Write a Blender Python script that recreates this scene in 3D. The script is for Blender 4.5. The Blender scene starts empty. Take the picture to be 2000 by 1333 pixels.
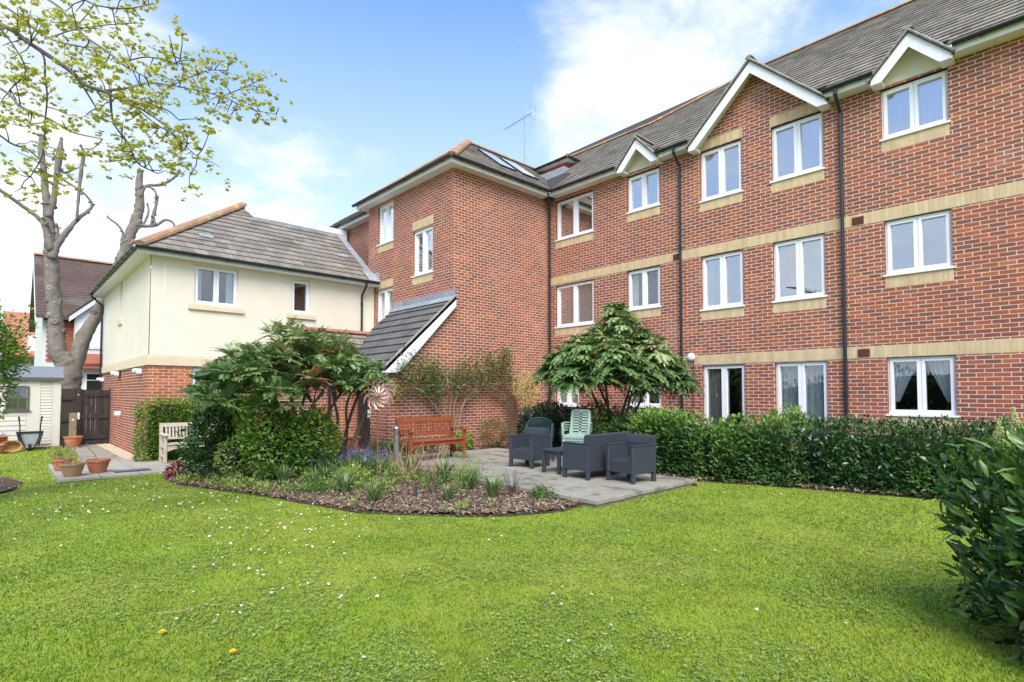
import bpy, math, random
import numpy as np
from mathutils import Vector, Matrix, noise

random.seed(11)
RS = np.random.RandomState(7)
scene = bpy.context.scene
COL = scene.collection
R = math.radians

# ------------------------------------------------------------------ camera
cam_data = bpy.data.cameras.new('camera')
cam = bpy.data.objects.new('camera', cam_data)
COL.objects.link(cam)
CAMP = Vector((0, 0, 1.52))
cam.location = CAMP
YAW = R(46.7)
cam.rotation_euler = (R(90 + 2.07), 0, YAW - R(90))
cam_data.sensor_width = 36
cam_data.lens = 1065 * 36 / 2000
cam_data.shift_y = 63.5 / 2000
cam_data.clip_start = 0.05
cam_data.clip_end = 2000
scene.camera = cam

# ------------------------------------------------------------------ view and light
scene.view_settings.view_transform = 'Standard'
scene.view_settings.look = 'None'
scene.view_settings.gamma = 1
scene.view_settings.use_curve_mapping = False
scene.view_settings.exposure = 1.68
SUN_EL = R(48)
SUN_AZ = math.atan2(-0.62, -0.78)
world = bpy.data.worlds.new('World')
scene.world = world
world.use_nodes = True


def build_world():
    nt = world.node_tree
    nt.nodes.clear()
    N = nt.nodes.new
    L = nt.links.new
    out = N('ShaderNodeOutputWorld')
    bg = N('ShaderNodeBackground')
    bg.inputs['Strength'].default_value = 0.15
    sky = N('ShaderNodeTexSky')
    sky.sky_type = 'NISHITA'
    sky.sun_disc = False
    sky.sun_elevation = SUN_EL
    sky.sun_rotation = SUN_AZ
    sky.air_density = 1.2
    sky.dust_density = 0.6
    sky.ozone_density = 1.6
    tc = N('ShaderNodeTexCoord')
    sep = N('ShaderNodeSeparateXYZ')
    L(tc.outputs['Generated'], sep.inputs[0])

    def math_(op, a, b=None, clamp=False):
        m = N('ShaderNodeMath')
        m.operation = op
        m.use_clamp = clamp
        for i, v in enumerate((a, b)):
            if v is None:
                continue
            if isinstance(v, (int, float)):
                m.inputs[i].default_value = v
            else:
                L(v, m.inputs[i])
        return m.outputs[0]
    # project the direction on a high cloud layer
    zc = math_('MAXIMUM', sep.outputs['Z'], 0.0)
    den = math_('ADD', zc, 0.22)
    px = math_('DIVIDE', sep.outputs['X'], den)
    py = math_('DIVIDE', sep.outputs['Y'], den)
    cmb = N('ShaderNodeCombineXYZ')
    L(px, cmb.inputs[0])
    L(py, cmb.inputs[1])
    n1 = N('ShaderNodeTexNoise')
    n1.inputs['Scale'].default_value = 2.3
    n1.inputs['Detail'].default_value = 9
    n1.inputs['Roughness'].default_value = 0.60
    n1.inputs['Distortion'].default_value = 0.35
    L(cmb.outputs[0], n1.inputs['Vector'])

    def blob(d, w0, w1):
        dt = N('ShaderNodeVectorMath')
        dt.operation = 'DOT_PRODUCT'
        L(tc.outputs['Generated'], dt.inputs[0])
        dt.inputs[1].default_value = Vector(d).normalized()
        mr = N('ShaderNodeMapRange')
        mr.interpolation_type = 'SMOOTHSTEP'
        mr.inputs['From Min'].default_value = math.cos(R(w1))
        mr.inputs['From Max'].default_value = math.cos(R(w0))
        L(dt.outputs['Value'], mr.inputs['Value'])
        return mr.outputs[0]
    v = n1.outputs['Fac']
    v = math_('ADD', v, math_('MULTIPLY', blob((0.7514, 0.4188, 0.5099), 2, 22), 0.155))
    v = math_('ADD', v, math_('MULTIPLY', blob((0.7485, 0.5009, 0.4345), 1, 11), 0.08))
    v = math_('ADD', v, math_('MULTIPLY', blob((0.0730, 0.9584, 0.2760), 6, 26), 0.13))
    v = math_('SUBTRACT', v, math_('MULTIPLY', blob((0.4205, 0.7195, 0.5528), 6, 24), 0.12))
    horizon = N('ShaderNodeMapRange')
    horizon.interpolation_type = 'SMOOTHSTEP'
    L(sep.outputs['Z'], horizon.inputs['Value'])
    horizon.inputs['From Min'].default_value = 0.50
    horizon.inputs['From Max'].default_value = 0.02
    v = math_('ADD', v, math_('MULTIPLY', horizon.outputs[0], 0.17))
    cov = N('ShaderNodeMapRange')
    cov.interpolation_type = 'SMOOTHSTEP'
    L(v, cov.inputs['Value'])
    cov.inputs['From Min'].default_value = 0.50
    cov.inputs['From Max'].default_value = 0.80
    n2 = N('ShaderNodeTexNoise')
    n2.inputs['Scale'].default_value = 4.0
    n2.inputs['Detail'].default_value = 6
    L(cmb.outputs[0], n2.inputs['Vector'])
    cr = N('ShaderNodeValToRGB')
    cr.color_ramp.elements[0].position = 0.3
    cr.color_ramp.elements[0].color = (0.72, 0.78, 0.87, 1)
    cr.color_ramp.elements[1].position = 0.6
    cr.color_ramp.elements[1].color = (1, 1, 1, 1)
    L(n2.outputs['Fac'], cr.inputs[0])
    mul = N('ShaderNodeVectorMath')
    mul.operation = 'SCALE'
    mul.inputs['Scale'].default_value = 2.7
    L(cr.outputs[0], mul.inputs[0])
    gain = N('ShaderNodeVectorMath')
    gain.operation = 'MULTIPLY'
    L(sky.outputs[0], gain.inputs[0])
    gain.inputs[1].default_value = (0.48, 0.58, 0.69)
    # thin white veil low over the roofs
    veil = N('ShaderNodeMix')
    veil.data_type = 'RGBA'
    hv = N('ShaderNodeMapRange')
    L(sep.outputs['Z'], hv.inputs['Value'])
    hv.inputs['From Min'].default_value = 0.60
    hv.inputs['From Max'].default_value = 0.05
    hv.inputs['To Max'].default_value = 0.95
    L(hv.outputs[0], veil.inputs['Factor'])
    L(gain.outputs[0], veil.inputs['A'])
    veil.inputs['B'].default_value = (1.95, 2.1, 2.3, 1)
    mix = N('ShaderNodeMix')
    mix.data_type = 'RGBA'
    L(cov.outputs[0], mix.inputs['Factor'])
    L(veil.outputs['Result'], mix.inputs['A'])
    L(mul.outputs[0], mix.inputs['B'])
    L(mix.outputs['Result'], bg.inputs['Color'])
    L(bg.outputs[0], out.inputs[0])


build_world()
sun_data = bpy.data.lights.new('sun', 'SUN')
sun_data.energy = 1.5
sun_data.angle = R(38)
sun_data.color = (1.0, 0.92, 0.78)
sun = bpy.data.objects.new('sun', sun_data)
COL.objects.link(sun)
sdir = Vector((math.sin(SUN_AZ) * math.cos(SUN_EL), math.cos(SUN_AZ) * math.cos(SUN_EL), math.sin(SUN_EL)))
sun.rotation_euler = sdir.to_track_quat('Z', 'Y').to_euler()

# ------------------------------------------------------------------ materials
MATS = {}


def mat(name, ramp, rough=0.8, nscale=6.0, namt=0.25, bump=0.0, bscale=40.0, spec=0.5, trans=0.0, metal=0.0,
        spots=None, obj_coords=True, coat=0.0, stretch=None):
    """ramp: colours over the per-piece attribute 'tint' (0..1); noise varies value; spots=(colour, scale, threshold, amount)."""
    m = bpy.data.materials.new(name)
    m.use_nodes = True
    nt = m.node_tree
    nt.nodes.clear()
    N = nt.nodes.new
    L = nt.links.new
    out = N('ShaderNodeOutputMaterial')
    bs = N('ShaderNodeBsdfPrincipled')
    bs.inputs['Roughness'].default_value = rough
    bs.inputs['Metallic'].default_value = metal
    bs.inputs['Specular IOR Level'].default_value = spec
    if coat:
        bs.inputs['Coat Weight'].default_value = coat
        bs.inputs['Coat Roughness'].default_value = 0.15
    at = N('ShaderNodeAttribute')
    at.attribute_name = 'tint'
    cr = N('ShaderNodeValToRGB')
    els = cr.color_ramp.elements
    if len(ramp) == 1:
        ramp = [ramp[0], ramp[0]]
    for i, c in enumerate(ramp):
        p = i / (len(ramp) - 1)
        if i < 2:
            els[i].position = p
            els[i].color = (*c, 1)
        else:
            e = els.new(p)
            e.color = (*c, 1)
    if len(ramp) > 2:
        for i, c in enumerate(ramp):
            els[i].position = i / (len(ramp) - 1)
            els[i].color = (*c, 1)
    L(at.outputs['Fac'], cr.inputs[0])
    geo = N('ShaderNodeNewGeometry')
    vec = geo.outputs['Position']
    if stretch:
        mp = N('ShaderNodeMapping')
        mp.inputs['Scale'].default_value = stretch
        L(vec, mp.inputs['Vector'])
        vec = mp.outputs[0]
    no = N('ShaderNodeTexNoise')
    no.inputs['Scale'].default_value = nscale
    no.inputs['Detail'].default_value = 6
    no.inputs['Roughness'].default_value = 0.62
    L(vec, no.inputs['Vector'])
    mr = N('ShaderNodeMapRange')
    mr.inputs['From Min'].default_value = 0.25
    mr.inputs['From Max'].default_value = 0.75
    mr.inputs['To Min'].default_value = 1 - namt
    mr.inputs['To Max'].default_value = 1 + namt
    L(no.outputs['Fac'], mr.inputs['Value'])
    sc = N('ShaderNodeVectorMath')
    sc.operation = 'SCALE'
    L(cr.outputs[0], sc.inputs[0])
    L(mr.outputs[0], sc.inputs['Scale'])
    col = sc.outputs[0]
    for sp in (spots or []):
        c, s, th, am = sp
        n3 = N('ShaderNodeTexNoise')
        n3.inputs['Scale'].default_value = s
        n3.inputs['Detail'].default_value = 5
        L(geo.outputs['Position'], n3.inputs['Vector'])
        m3 = N('ShaderNodeMapRange')
        m3.inputs['From Min'].default_value = th
        m3.inputs['From Max'].default_value = th + 0.08
        m3.inputs['To Max'].default_value = am
        L(n3.outputs['Fac'], m3.inputs['Value'])
        mx = N('ShaderNodeMix')
        mx.data_type = 'RGBA'
        L(m3.outputs[0], mx.inputs['Factor'])
        L(col, mx.inputs['A'])
        mx.inputs['B'].default_value = (*c, 1)
        col = mx.outputs['Result']
    L(col, bs.inputs['Base Color'])
    if bump:
        nb = N('ShaderNodeTexNoise')
        nb.inputs['Scale'].default_value = bscale
        nb.inputs['Detail'].default_value = 4
        L(vec, nb.inputs['Vector'])
        bp = N('ShaderNodeBump')
        bp.inputs['Strength'].default_value = bump
        bp.inputs['Distance'].default_value = 0.01
        L(nb.outputs['Fac'], bp.inputs['Height'])
        L(bp.outputs[0], bs.inputs['Normal'])
    sh = bs.outputs[0]
    if trans:
        tr = N('ShaderNodeBsdfTranslucent')
        L(col, tr.inputs['Color'])
        ms = N('ShaderNodeMixShader')
        ms.inputs[0].default_value = trans
        L(bs.outputs[0], ms.inputs[1])
        L(tr.outputs[0], ms.inputs[2])
        sh = ms.outputs[0]
    L(sh, out.inputs[0])
    MATS[name] = m
    return m


mat('brick', [(.225, .078, .060), (.29, .082, .054), (.345, .090, .049), (.40, .104, .045), (.47, .138, .052)], .88, 1.6, .20, .5, 90,
    spots=[((.48, .34, .27), .8, .62, .16)])
mat('brick_orange', [(.36, .11, .05), (.48, .135, .045), (.60, .17, .05)], .88, 5, .15, .5, 90)
mat('mortar', [(.68, .59, .47)], .95, 5, .12, .3, 120)
mat('buff_brick', [(.56, .42, .24), (.61, .47, .275), (.66, .52, .32)], .9, 7, .12, .4, 90)
mat('render', [(.80, .73, .60)], .92, 1.0, .06, .25, 160)
mat('stone_band', [(.71, .60, .43)], .9, 3, .06, .2, 80)
mat('white_plastic', [(.86, .87, .90)], .32, 2, .02)
mat('white_board', [(.84, .85, .86)], .45, 2.5, .05)
mat('roof_tile', [(.165, .145, .122), (.235, .205, .172), (.30, .262, .215)], .88, 5, .22, .4, 60,
    spots=[((.34, .33, .28), 26, .64, .7), ((.10, .10, .09), 2.2, .56, .35)])
mat('roof_tile_dark', [(.085, .083, .085), (.115, .11, .11), (.15, .14, .13)], .85, 5, .2, .4, 60,
    spots=[((.45, .44, .38), 30, .64, .8)])
mat('roof_base', [(.05, .045, .04)], .95, 4, .1)
mat('ridge_tile', [(.30, .17, .11), (.40, .22, .13), (.34, .25, .17)], .9, 8, .2, .4, 60,
    spots=[((.62, .36, .05), 5, .56, .85), ((.30, .30, .24), 14, .60, .6)])
mat('ridge_red', [(.32, .13, .09), (.40, .17, .11)], .9, 8, .2, .4, 60)
mat('verge_mortar', [(.28, .27, .24)], .95, 9, .3, .8, 40, spots=[((.45, .45, .38), 18, .6, .6)])
mat('lead', [(.24, .265, .30), (.33, .36, .40)], .55, 5, .18, .3, 20, spots=[((.42, .45, .48), 6, .55, .5)])
mat('gutter', [(.018, .026, .032)], .32, 3, .1)
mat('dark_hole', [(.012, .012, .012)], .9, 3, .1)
mat('vent_red', [(.16, .045, .03)], .8, 10, .15)
mat('curtain_white', [(.72, .75, .78), (.86, .87, .88)], .9, 3, .05)
mat('curtain_grey', [(.42, .40, .35), (.58, .55, .48)], .9, 3, .08)
mat('curtain_net', [(.58, .62, .62), (.72, .75, .74)], .9, 9, .15, spots=[((.8, .82, .82), 14, .62, .8)])
mat('blind_bamboo', [(.42, .30, .13), (.52, .38, .18)], .8, 9, .15)
mat('blind_strip', [(.55, .53, .47), (.68, .66, .60)], .85, 6, .06)
mat('wood_red', [(.21, .055, .020), (.28, .075, .026), (.34, .098, .032)], .35, 7, .25, .2, 30, coat=.3, stretch=(1, 6, 6))
mat('wood_grey', [(.48, .42, .33), (.60, .53, .43)], .8, 7, .18, .3, 40)
mat('rattan', [(.034, .042, .055), (.055, .065, .082)], .5, 60, .2, .9, 220, spec=.35)
mat('plastic_green', [(.28, .40, .33), (.33, .46, .38)], .4, 3, .05)
mat('plastic_dark', [(.022, .05, .052), (.035, .075, .075)], .35, 3, .05)
mat('steel', [(.55, .56, .58)], .28, 4, .08, metal=.9)
mat('steel_dull', [(.30, .33, .36), (.40, .43, .45)], .5, 5, .18, metal=.5)
mat('copper', [(.58, .36, .30), (.74, .52, .45)], .3, 5, .15, metal=.75)
mat('rust', [(.26, .10, .05)], .75, 12, .25)
mat('terracotta', [(.42, .15, .08), (.50, .19, .10)], .82, 7, .18, .3, 40, spots=[((.50, .38, .28), 6, .57, .6)])
mat('terracotta_pale', [(.36, .22, .13), (.42, .27, .16)], .85, 7, .18)
mat('wicker', [(.48, .26, .10), (.62, .38, .17)], .8, 40, .3, .8, 90)
mat('paving', [(.27, .245, .195), (.30, .272, .218), (.325, .295, .24)], .9, 2.5, .14, .4, 50,
    spots=[((.13, .125, .10), 2.6, .54, .7), ((.42, .41, .36), 9, .60, .5), ((.10, .12, .05), 5, .66, .5)])
mat('paving_pale', [(.37, .335, .27), (.41, .37, .30)], .9, 2.5, .12, .4, 50, spots=[((.30, .29, .25), 2.1, .56, .5)])
mat('concrete', [(.30, .285, .25)], .92, 4, .2, .5, 50)
mat('gravel', [(.42, .32, .21), (.56, .46, .33), (.66, .58, .45)], .9, 20, .2)
mat('soil', [(.085, .055, .038)], .98, 9, .4, .9, 30)
mat('mulch', [(.12, .075, .050), (.24, .155, .105), (.40, .29, .20), (.56, .45, .34)], .95, 30, .2)
mat('shed_panel', [(.60, .58, .52), (.67, .65, .59)], .6, 4, .05)
mat('shed_roof', [(.20, .215, .25)], .55, 5, .1)
mat('shed_trim', [(.10, .095, .10)], .6, 5, .1)
mat('fence_wood', [(.020, .015, .014), (.048, .036, .032)], .75, 8, .3, .4, 40, stretch=(8, 8, 1))
mat('old_wood', [(.22, .16, .09), (.32, .25, .16)], .85, 9, .25, .4, 40)
mat('bark_plane', [(.13, .11, .095), (.20, .175, .15), (.26, .235, .20)], .9, 5, .3, 1.0, 26,
    spots=[((.13, .105, .085), 3.0, .56, .55), ((.45, .42, .34), 7, .62, .5)])
mat('bark_brown', [(.10, .075, .05), (.18, .14, .095)], .9, 12, .3, .8, 50)
mat('bark_dark', [(.055, .04, .035), (.10, .075, .065)], .85, 14, .3, .6, 50)
mat('twig_pale', [(.30, .19, .12), (.46, .33, .22)], .9, 12, .2)
mat('grass', [(.07, .14, .012), (.175, .29, .020), (.30, .39, .034), (.43, .45, .11)], .6, .9, .20, trans=.30, spec=.3,
    spots=[((.36, .40, .05), .55, .52, .45)])
mat('lawn_soil', [(.22, .29, .02)], .95, .7, .2, .6, 60, spots=[((.28, .32, .04), .55, .50, .6), ((.08, .12, .02), 5, .55, .5)])
mat('daisy', [(.88, .87, .84)], .7, 3, .02)
mat('dandelion', [(.85, .50, .01)], .7, 3, .05)
mat('leaf_laurel', [(.018, .058, .018), (.036, .10, .022), (.080, .17, .030), (.18, .29, .055)], .28, 3, .15, trans=.12, spec=.6)
mat('leaf_dark', [(.010, .034, .016), (.018, .055, .022), (.035, .085, .030)], .3, 3, .2, trans=.08, spec=.6)
mat('leaf_hedge', [(.028, .070, .018), (.062, .14, .028), (.11, .21, .035), (.19, .31, .055)], .42, 2.0, .2, trans=.15)
mat('leaf_light', [(.065, .15, .022), (.18, .31, .038), (.33, .46, .07)], .45, 2, .2, trans=.2)
mat('leaf_box', [(.07, .15, .012), (.16, .28, .02), (.28, .42, .03)], .5, 2, .2, trans=.2)
mat('leaf_mahonia', [(.035, .085, .030), (.09, .18, .050), (.20, .31, .095), (.36, .44, .19), (.36, .15, .08)], .30, 2, .15, trans=.1, spec=.6)  # pale stop paints light on upper leaves, last one reddish young leaves
mat('leaf_variegated', [(.12, .20, .07), (.34, .42, .20), (.66, .68, .48)], .5, 2, .15, trans=.2)
mat('leaf_maple', [(.36, .40, .025), (.54, .56, .045), (.68, .66, .09), (.38, .22, .06)], .5, 2, .15, trans=.45)
mat('leaf_strap', [(.07, .14, .03), (.14, .24, .07), (.26, .36, .15)], .45, 3, .15, trans=.2)
mat('leaf_climber', [(.035, .075, .014), (.07, .135, .022), (.14, .22, .035), (.22, .11, .05)], .5, 3, .15, trans=.2)
mat('leaf_gold', [(.60, .46, .16), (.74, .58, .24), (.84, .70, .36)], .6, 3, .15, trans=.3)
mat('leaf_bronze', [(.20, .16, .06), (.34, .26, .10), (.28, .12, .06)], .6, 3, .15, trans=.2)
mat('leaf_red', [(.20, .02, .03), (.34, .05, .06)], .5, 3, .15, trans=.2)
mat('leaf_spring', [(.14, .24, .05), (.26, .36, .08), (.38, .42, .10)], .5, 3, .15, trans=.25)
mat('flower_green', [(.32, .38, .10), (.48, .52, .18)], .6, 8, .15)
mat('flower_cream', [(.42, .48, .16), (.58, .62, .28)], .6, 8, .15)
mat('bluebell', [(.24, .22, .50), (.38, .36, .64)], .6, 8, .15, trans=.2)
mat('flower_yellow', [(.75, .60, .06)], .6, 8, .15)
mat('inner_shade', [(.012, .022, .008)], .95, 6, .3)  # near-black green: the dark inside of the bushes put into the colour
mat('sign_white', [(.80, .82, .84)], .5, 3, .02)
mat('sign_green', [(.05, .42, .20)], .5, 3, .02)
mat('sign_blue', [(.08, .20, .55)], .5, 3, .02)
mat('asphalt', [(.06, .06, .06)], .9, 3, .2)
mat('house_roof', [(.085, .055, .048), (.12, .08, .065)], .9, 1.2, .3, .4, 20, spots=[((.17, .16, .15), .8, .55, .5)])
mat('tile_hung', [(.26, .085, .05), (.36, .12, .065)], .9, 3, .2)
mat('house_white', [(.66, .66, .66)], .8, 2, .04)
mat('pebble_wall', [(.26, .25, .24)], .9, 6, .3)
mat('orange_roof', [(.38, .15, .09), (.46, .19, .11)], .9, 3, .2)


def glass(name, tint, fac):
    m = bpy.data.materials.new(name)
    m.use_nodes = True
    nt = m.node_tree
    nt.nodes.clear()
    N = nt.nodes.new
    L = nt.links.new
    out = N('ShaderNodeOutputMaterial')
    tr = N('ShaderNodeBsdfTransparent')
    tr.inputs[0].default_value = (*tint, 1)
    gl = N('ShaderNodeBsdfGlossy')
    gl.inputs['Roughness'].default_value = 0.015
    gl.inputs['Color'].default_value = (.93, .95, 1, 1)
    lw = N('ShaderNodeFresnel')
    lw.inputs['IOR'].default_value = 1.5
    ma = N('ShaderNodeMath')
    ma.operation = 'MULTIPLY_ADD'
    ma.inputs[1].default_value = .65
    ma.inputs[2].default_value = fac
    L(lw.outputs[0], ma.inputs[0])
    ms = N('ShaderNodeMixShader')
    L(ma.outputs[0], ms.inputs[0])
    L(tr.outputs[0], ms.inputs[1])
    L(gl.outputs[0], ms.inputs[2])
    L(ms.outputs[0], out.inputs[0])
    MATS[name] = m


glass('glass', (.88, .91, .92), .10)
glass('glass_bright', (.80, .82, .84), .34)

# ------------------------------------------------------------------ object helpers
ORG = {}


def tag(o, label=None, cat=None, group=None, kind=None):
    if label:
        o['label'] = label
    if cat:
        o['category'] = cat
    if group:
        o['group'] = group
    if kind:
        o['kind'] = kind
    return o


def thing(name, label, cat, loc=(0, 0, 0), group=None):
    o = bpy.data.objects.new(name, None)
    o.empty_display_size = 0.2
    COL.objects.link(o)
    o.location = loc
    ORG[o.name] = Vector(loc)
    return tag(o, label, cat, group)


def local_thing(name, label, cat, group=None):
    """A thing authored round its own base point; move it after building."""
    o = thing(name, label, cat, (0, 0, 0), group)
    return o


def children(o):
    return list(o.children)


def copy_tree(o, parent=None, label=None):
    c = o.copy()
    COL.objects.link(c)
    if parent is not None:
        c.parent = parent
    if label:
        c['label'] = label
    for ch in children(o):
        copy_tree(ch, c)
    return c


class Frame:
    def __init__(s, O, U, V, N=None):
        s.O = Vector(O)
        s.U = Vector(U).normalized()
        s.V = Vector(V).normalized()
        s.N = Vector(N).normalized() if N is not None else s.U.cross(s.V).normalized()

    def p(s, u, v, d=0.0):
        return s.O + s.U * u + s.V * v + s.N * d


WORLD = Frame((0, 0, 0), (1, 0, 0), (0, 0, 1), (0, -1, 0))   # u=x, v=z, d=-y


class MB:
    def __init__(s):
        s.v = []
        s.f = []
        s.t = []

    def poly(s, pts, tint=.5):
        n = len(s.v)
        s.v += [tuple(p) for p in pts]
        s.f.append(tuple(range(n, n + len(pts))))
        s.t.append(tint)

    def prism(s, base, top, tint=.5, bottom=True):
        """two matching rings -> closed solid"""
        n = len(s.v)
        k = len(base)
        s.v += [tuple(p) for p in base] + [tuple(p) for p in top]
        fs = [tuple(range(n + k, n + 2 * k))]
        if bottom:
            fs.append(tuple(range(n + k - 1, n - 1, -1)))
        for i in range(k):
            j = (i + 1) % k
            fs.append((n + i, n + j, n + k + j, n + k + i))
        s.f += fs
        s.t += [tint] * len(fs)

    def fbox(s, F, u0, u1, v0, v1, d0, d1, tint=.5, back=True):
        b = [F.p(u0, v0, d0), F.p(u1, v0, d0), F.p(u1, v1, d0), F.p(u0, v1, d0)]
        t = [F.p(u0, v0, d1), F.p(u1, v0, d1), F.p(u1, v1, d1), F.p(u0, v1, d1)]
        s.prism(b, t, tint, back)

    def box(s, x0, x1, y0, y1, z0, z1, tint=.5):
        b = [(x0, y0, z0), (x1, y0, z0), (x1, y1, z0), (x0, y1, z0)]
        t = [(x0, y0, z1), (x1, y0, z1), (x1, y1, z1), (x0, y1, z1)]
        s.prism(b, t, tint)

    def bbox(s, x0, x1, y0, y1, z0, z1, b=.006, tint=.5):
        """box with chamfered vertical edges and top"""
        def ring(i, z):
            return [(x0 + i + b, y0 + i, z), (x1 - i - b, y0 + i, z), (x1 - i, y0 + i + b, z), (x1 - i, y1 - i - b, z),
                    (x1 - i - b, y1 - i, z), (x0 + i + b, y1 - i, z), (x0 + i, y1 - i - b, z), (x0 + i, y0 + i + b, z)]
        rs = [ring(b, z0), ring(0, z0 + b), ring(0, z1 - b), ring(b, z1)]
        s.rings(rs, tint)

    def rings(s, rs, tint=.5, cap=True, closed=True):
        n = len(s.v)
        k = len(rs[0])
        for r in rs:
            s.v += [tuple(p) for p in r]
        for a in range(len(rs) - 1):
            for i in range(k if closed else k - 1):
                j = (i + 1) % k
                s.f.append((n + a * k + i, n + a * k + j, n + (a + 1) * k + j, n + (a + 1) * k + i))
                s.t.append(tint)
        if cap:
            s.f.append(tuple(range(n + k - 1, n - 1, -1)))
            s.f.append(tuple(range(n + (len(rs) - 1) * k, n + len(rs) * k)))
            s.t += [tint, tint]

    def tube(s, pts, rad, sides=6, tint=.5, bumpy=0.0, cap=True):
        pts = [Vector(p) for p in pts]
        if not isinstance(rad, (list, tuple)):
            rad = [rad] * len(pts)
        rs = []
        ref = None
        for i, p in enumerate(pts):
            a = pts[max(i - 1, 0)]
            b = pts[min(i + 1, len(pts) - 1)]
            d = (b - a)
            if d.length < 1e-7:
                d = Vector((0, 0, 1))
            d.normalize()
            if ref is None:
                ref = Vector((1, 0, 0)) if abs(d.x) < .8 else Vector((0, 1, 0))
            x = (ref - d * ref.dot(d)).normalized()
            y = d.cross(x)
            ref = x
            ring = []
            for k in range(sides):
                an = 2 * math.pi * k / sides
                r = rad[i]
                if bumpy:
                    q = p + (x * math.cos(an) + y * math.sin(an)) * r
                    r *= 1 + bumpy * noise.noise(q * (1.2 / max(r, .03)) ** 1.0) + bumpy * .6 * noise.noise(q * 9)
                ring.append(p + (x * math.cos(an) + y * math.sin(an)) * r)
            rs.append(ring)
        s.rings(rs, tint, cap)

    def lathe(s, c, prof, sides=20, tint=.5):
        rs = [[(c[0] + r * math.cos(2 * math.pi * k / sides), c[1] + r * math.sin(2 * math.pi * k / sides), c[2] + z)
               for k in range(sides)] for r, z in prof]
        s.rings(rs, tint)

    def build(s, name, m, parent=None, smooth=False, kind=None, world=True):
        me = bpy.data.meshes.new(name)
        o = bpy.data.objects.new(name, me)
        v = s.v
        if parent is not None:
            rt = parent
            while rt.parent is not None:
                rt = rt.parent
            og = ORG.get(rt.name, Vector())
            if og.length > 0:
                v = [(p[0] - og.x, p[1] - og.y, p[2] - og.z) for p in v]
            o.parent = parent
        me.from_pydata(v, [], s.f)
        me.materials.append(MATS[m])
        a = me.attributes.new('tint', 'FLOAT', 'FACE')
        a.data.foreach_set('value', np.array(s.t, dtype=np.float32))
        if smooth:
            me.polygons.foreach_set('use_smooth', np.ones(len(me.polygons), dtype=bool))
        me.update()
        COL.objects.link(o)
        if kind:
            o['kind'] = kind
        return o


def curve_pts(pts, n=6):
    """Catmull-Rom through (x, y, z[, r]) points"""
    P = [np.array(p, float) for p in pts]
    P = [2 * P[0] - P[1]] + P + [2 * P[-1] - P[-2]]
    out = []
    for i in range(1, len(P) - 2):
        for k in range(n):
            t = k / n
            a, b, c, d = P[i - 1], P[i], P[i + 1], P[i + 2]
            out.append(.5 * ((2 * b) + (-a + c) * t + (2 * a - 5 * b + 4 * c - d) * t * t + (-a + 3 * b - 3 * c + d) * t ** 3))
    out.append(P[-2])
    return out


def clip_poly(poly, clip):
    """Sutherland-Hodgman, clip = convex CCW polygon in 2D"""
    out = poly
    m = len(clip)
    for i in range(m):
        ax, ay = clip[i]
        bx, by = clip[(i + 1) % m]
        inp = out
        out = []
        if not inp:
            break
        for j in range(len(inp)):
            p = inp[j]
            q = inp[(j + 1) % len(inp)]
            sp = (bx - ax) * (p[1] - ay) - (by - ay) * (p[0] - ax)
            sq = (bx - ax) * (q[1] - ay) - (by - ay) * (q[0] - ax)
            if sp >= -1e-9:
                out.append(p)
            if (sp > 1e-9 and sq < -1e-9) or (sp < -1e-9 and sq > 1e-9):
                t = sp / (sp - sq)
                out.append((p[0] + (q[0] - p[0]) * t, p[1] + (q[1] - p[1]) * t))
    return out


def area(p):
    return .5 * abs(sum(p[i][0] * p[(i + 1) % len(p)][1] - p[(i + 1) % len(p)][0] * p[i][1] for i in range(len(p))))


def inside(pt, poly):
    x, y = pt[0], pt[1]
    c = False
    j = len(poly) - 1
    for i in range(len(poly)):
        xi, yi = poly[i][0], poly[i][1]
        xj, yj = poly[j][0], poly[j][1]
        if (yi > y) != (yj > y) and x < (xj - xi) * (y - yi) / (yj - yi) + xi:
            c = not c
        j = i
    return c


def ccw(p):
    a = sum(p[i][0] * p[(i + 1) % len(p)][1] - p[(i + 1) % len(p)][0] * p[i][1] for i in range(len(p)))
    return p if a > 0 else p[::-1]


_cf = Vector((math.cos(YAW) * math.cos(R(2.07)), math.sin(YAW) * math.cos(R(2.07)), math.sin(R(2.07))))
_cr = Vector((math.sin(YAW), -math.cos(YAW), 0))
_cu = _cr.cross(_cf)


def in_view(p):
    """True where the photograph's camera has the point in frame (used only to choose which pieces become objects of their own)."""
    d = Vector(p) - CAMP
    w = d.dot(_cf)
    if w < .3:
        return False
    x = 1000 + 1065 * d.dot(_cr) / w
    y = 730 - 1065 * d.dot(_cu) / w
    return 0 < x < 2000 and 0 < y < 1333


# pieces laid in a plane: bricks, soldier bricks, tiles
PIECE_MESH = {}


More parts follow.
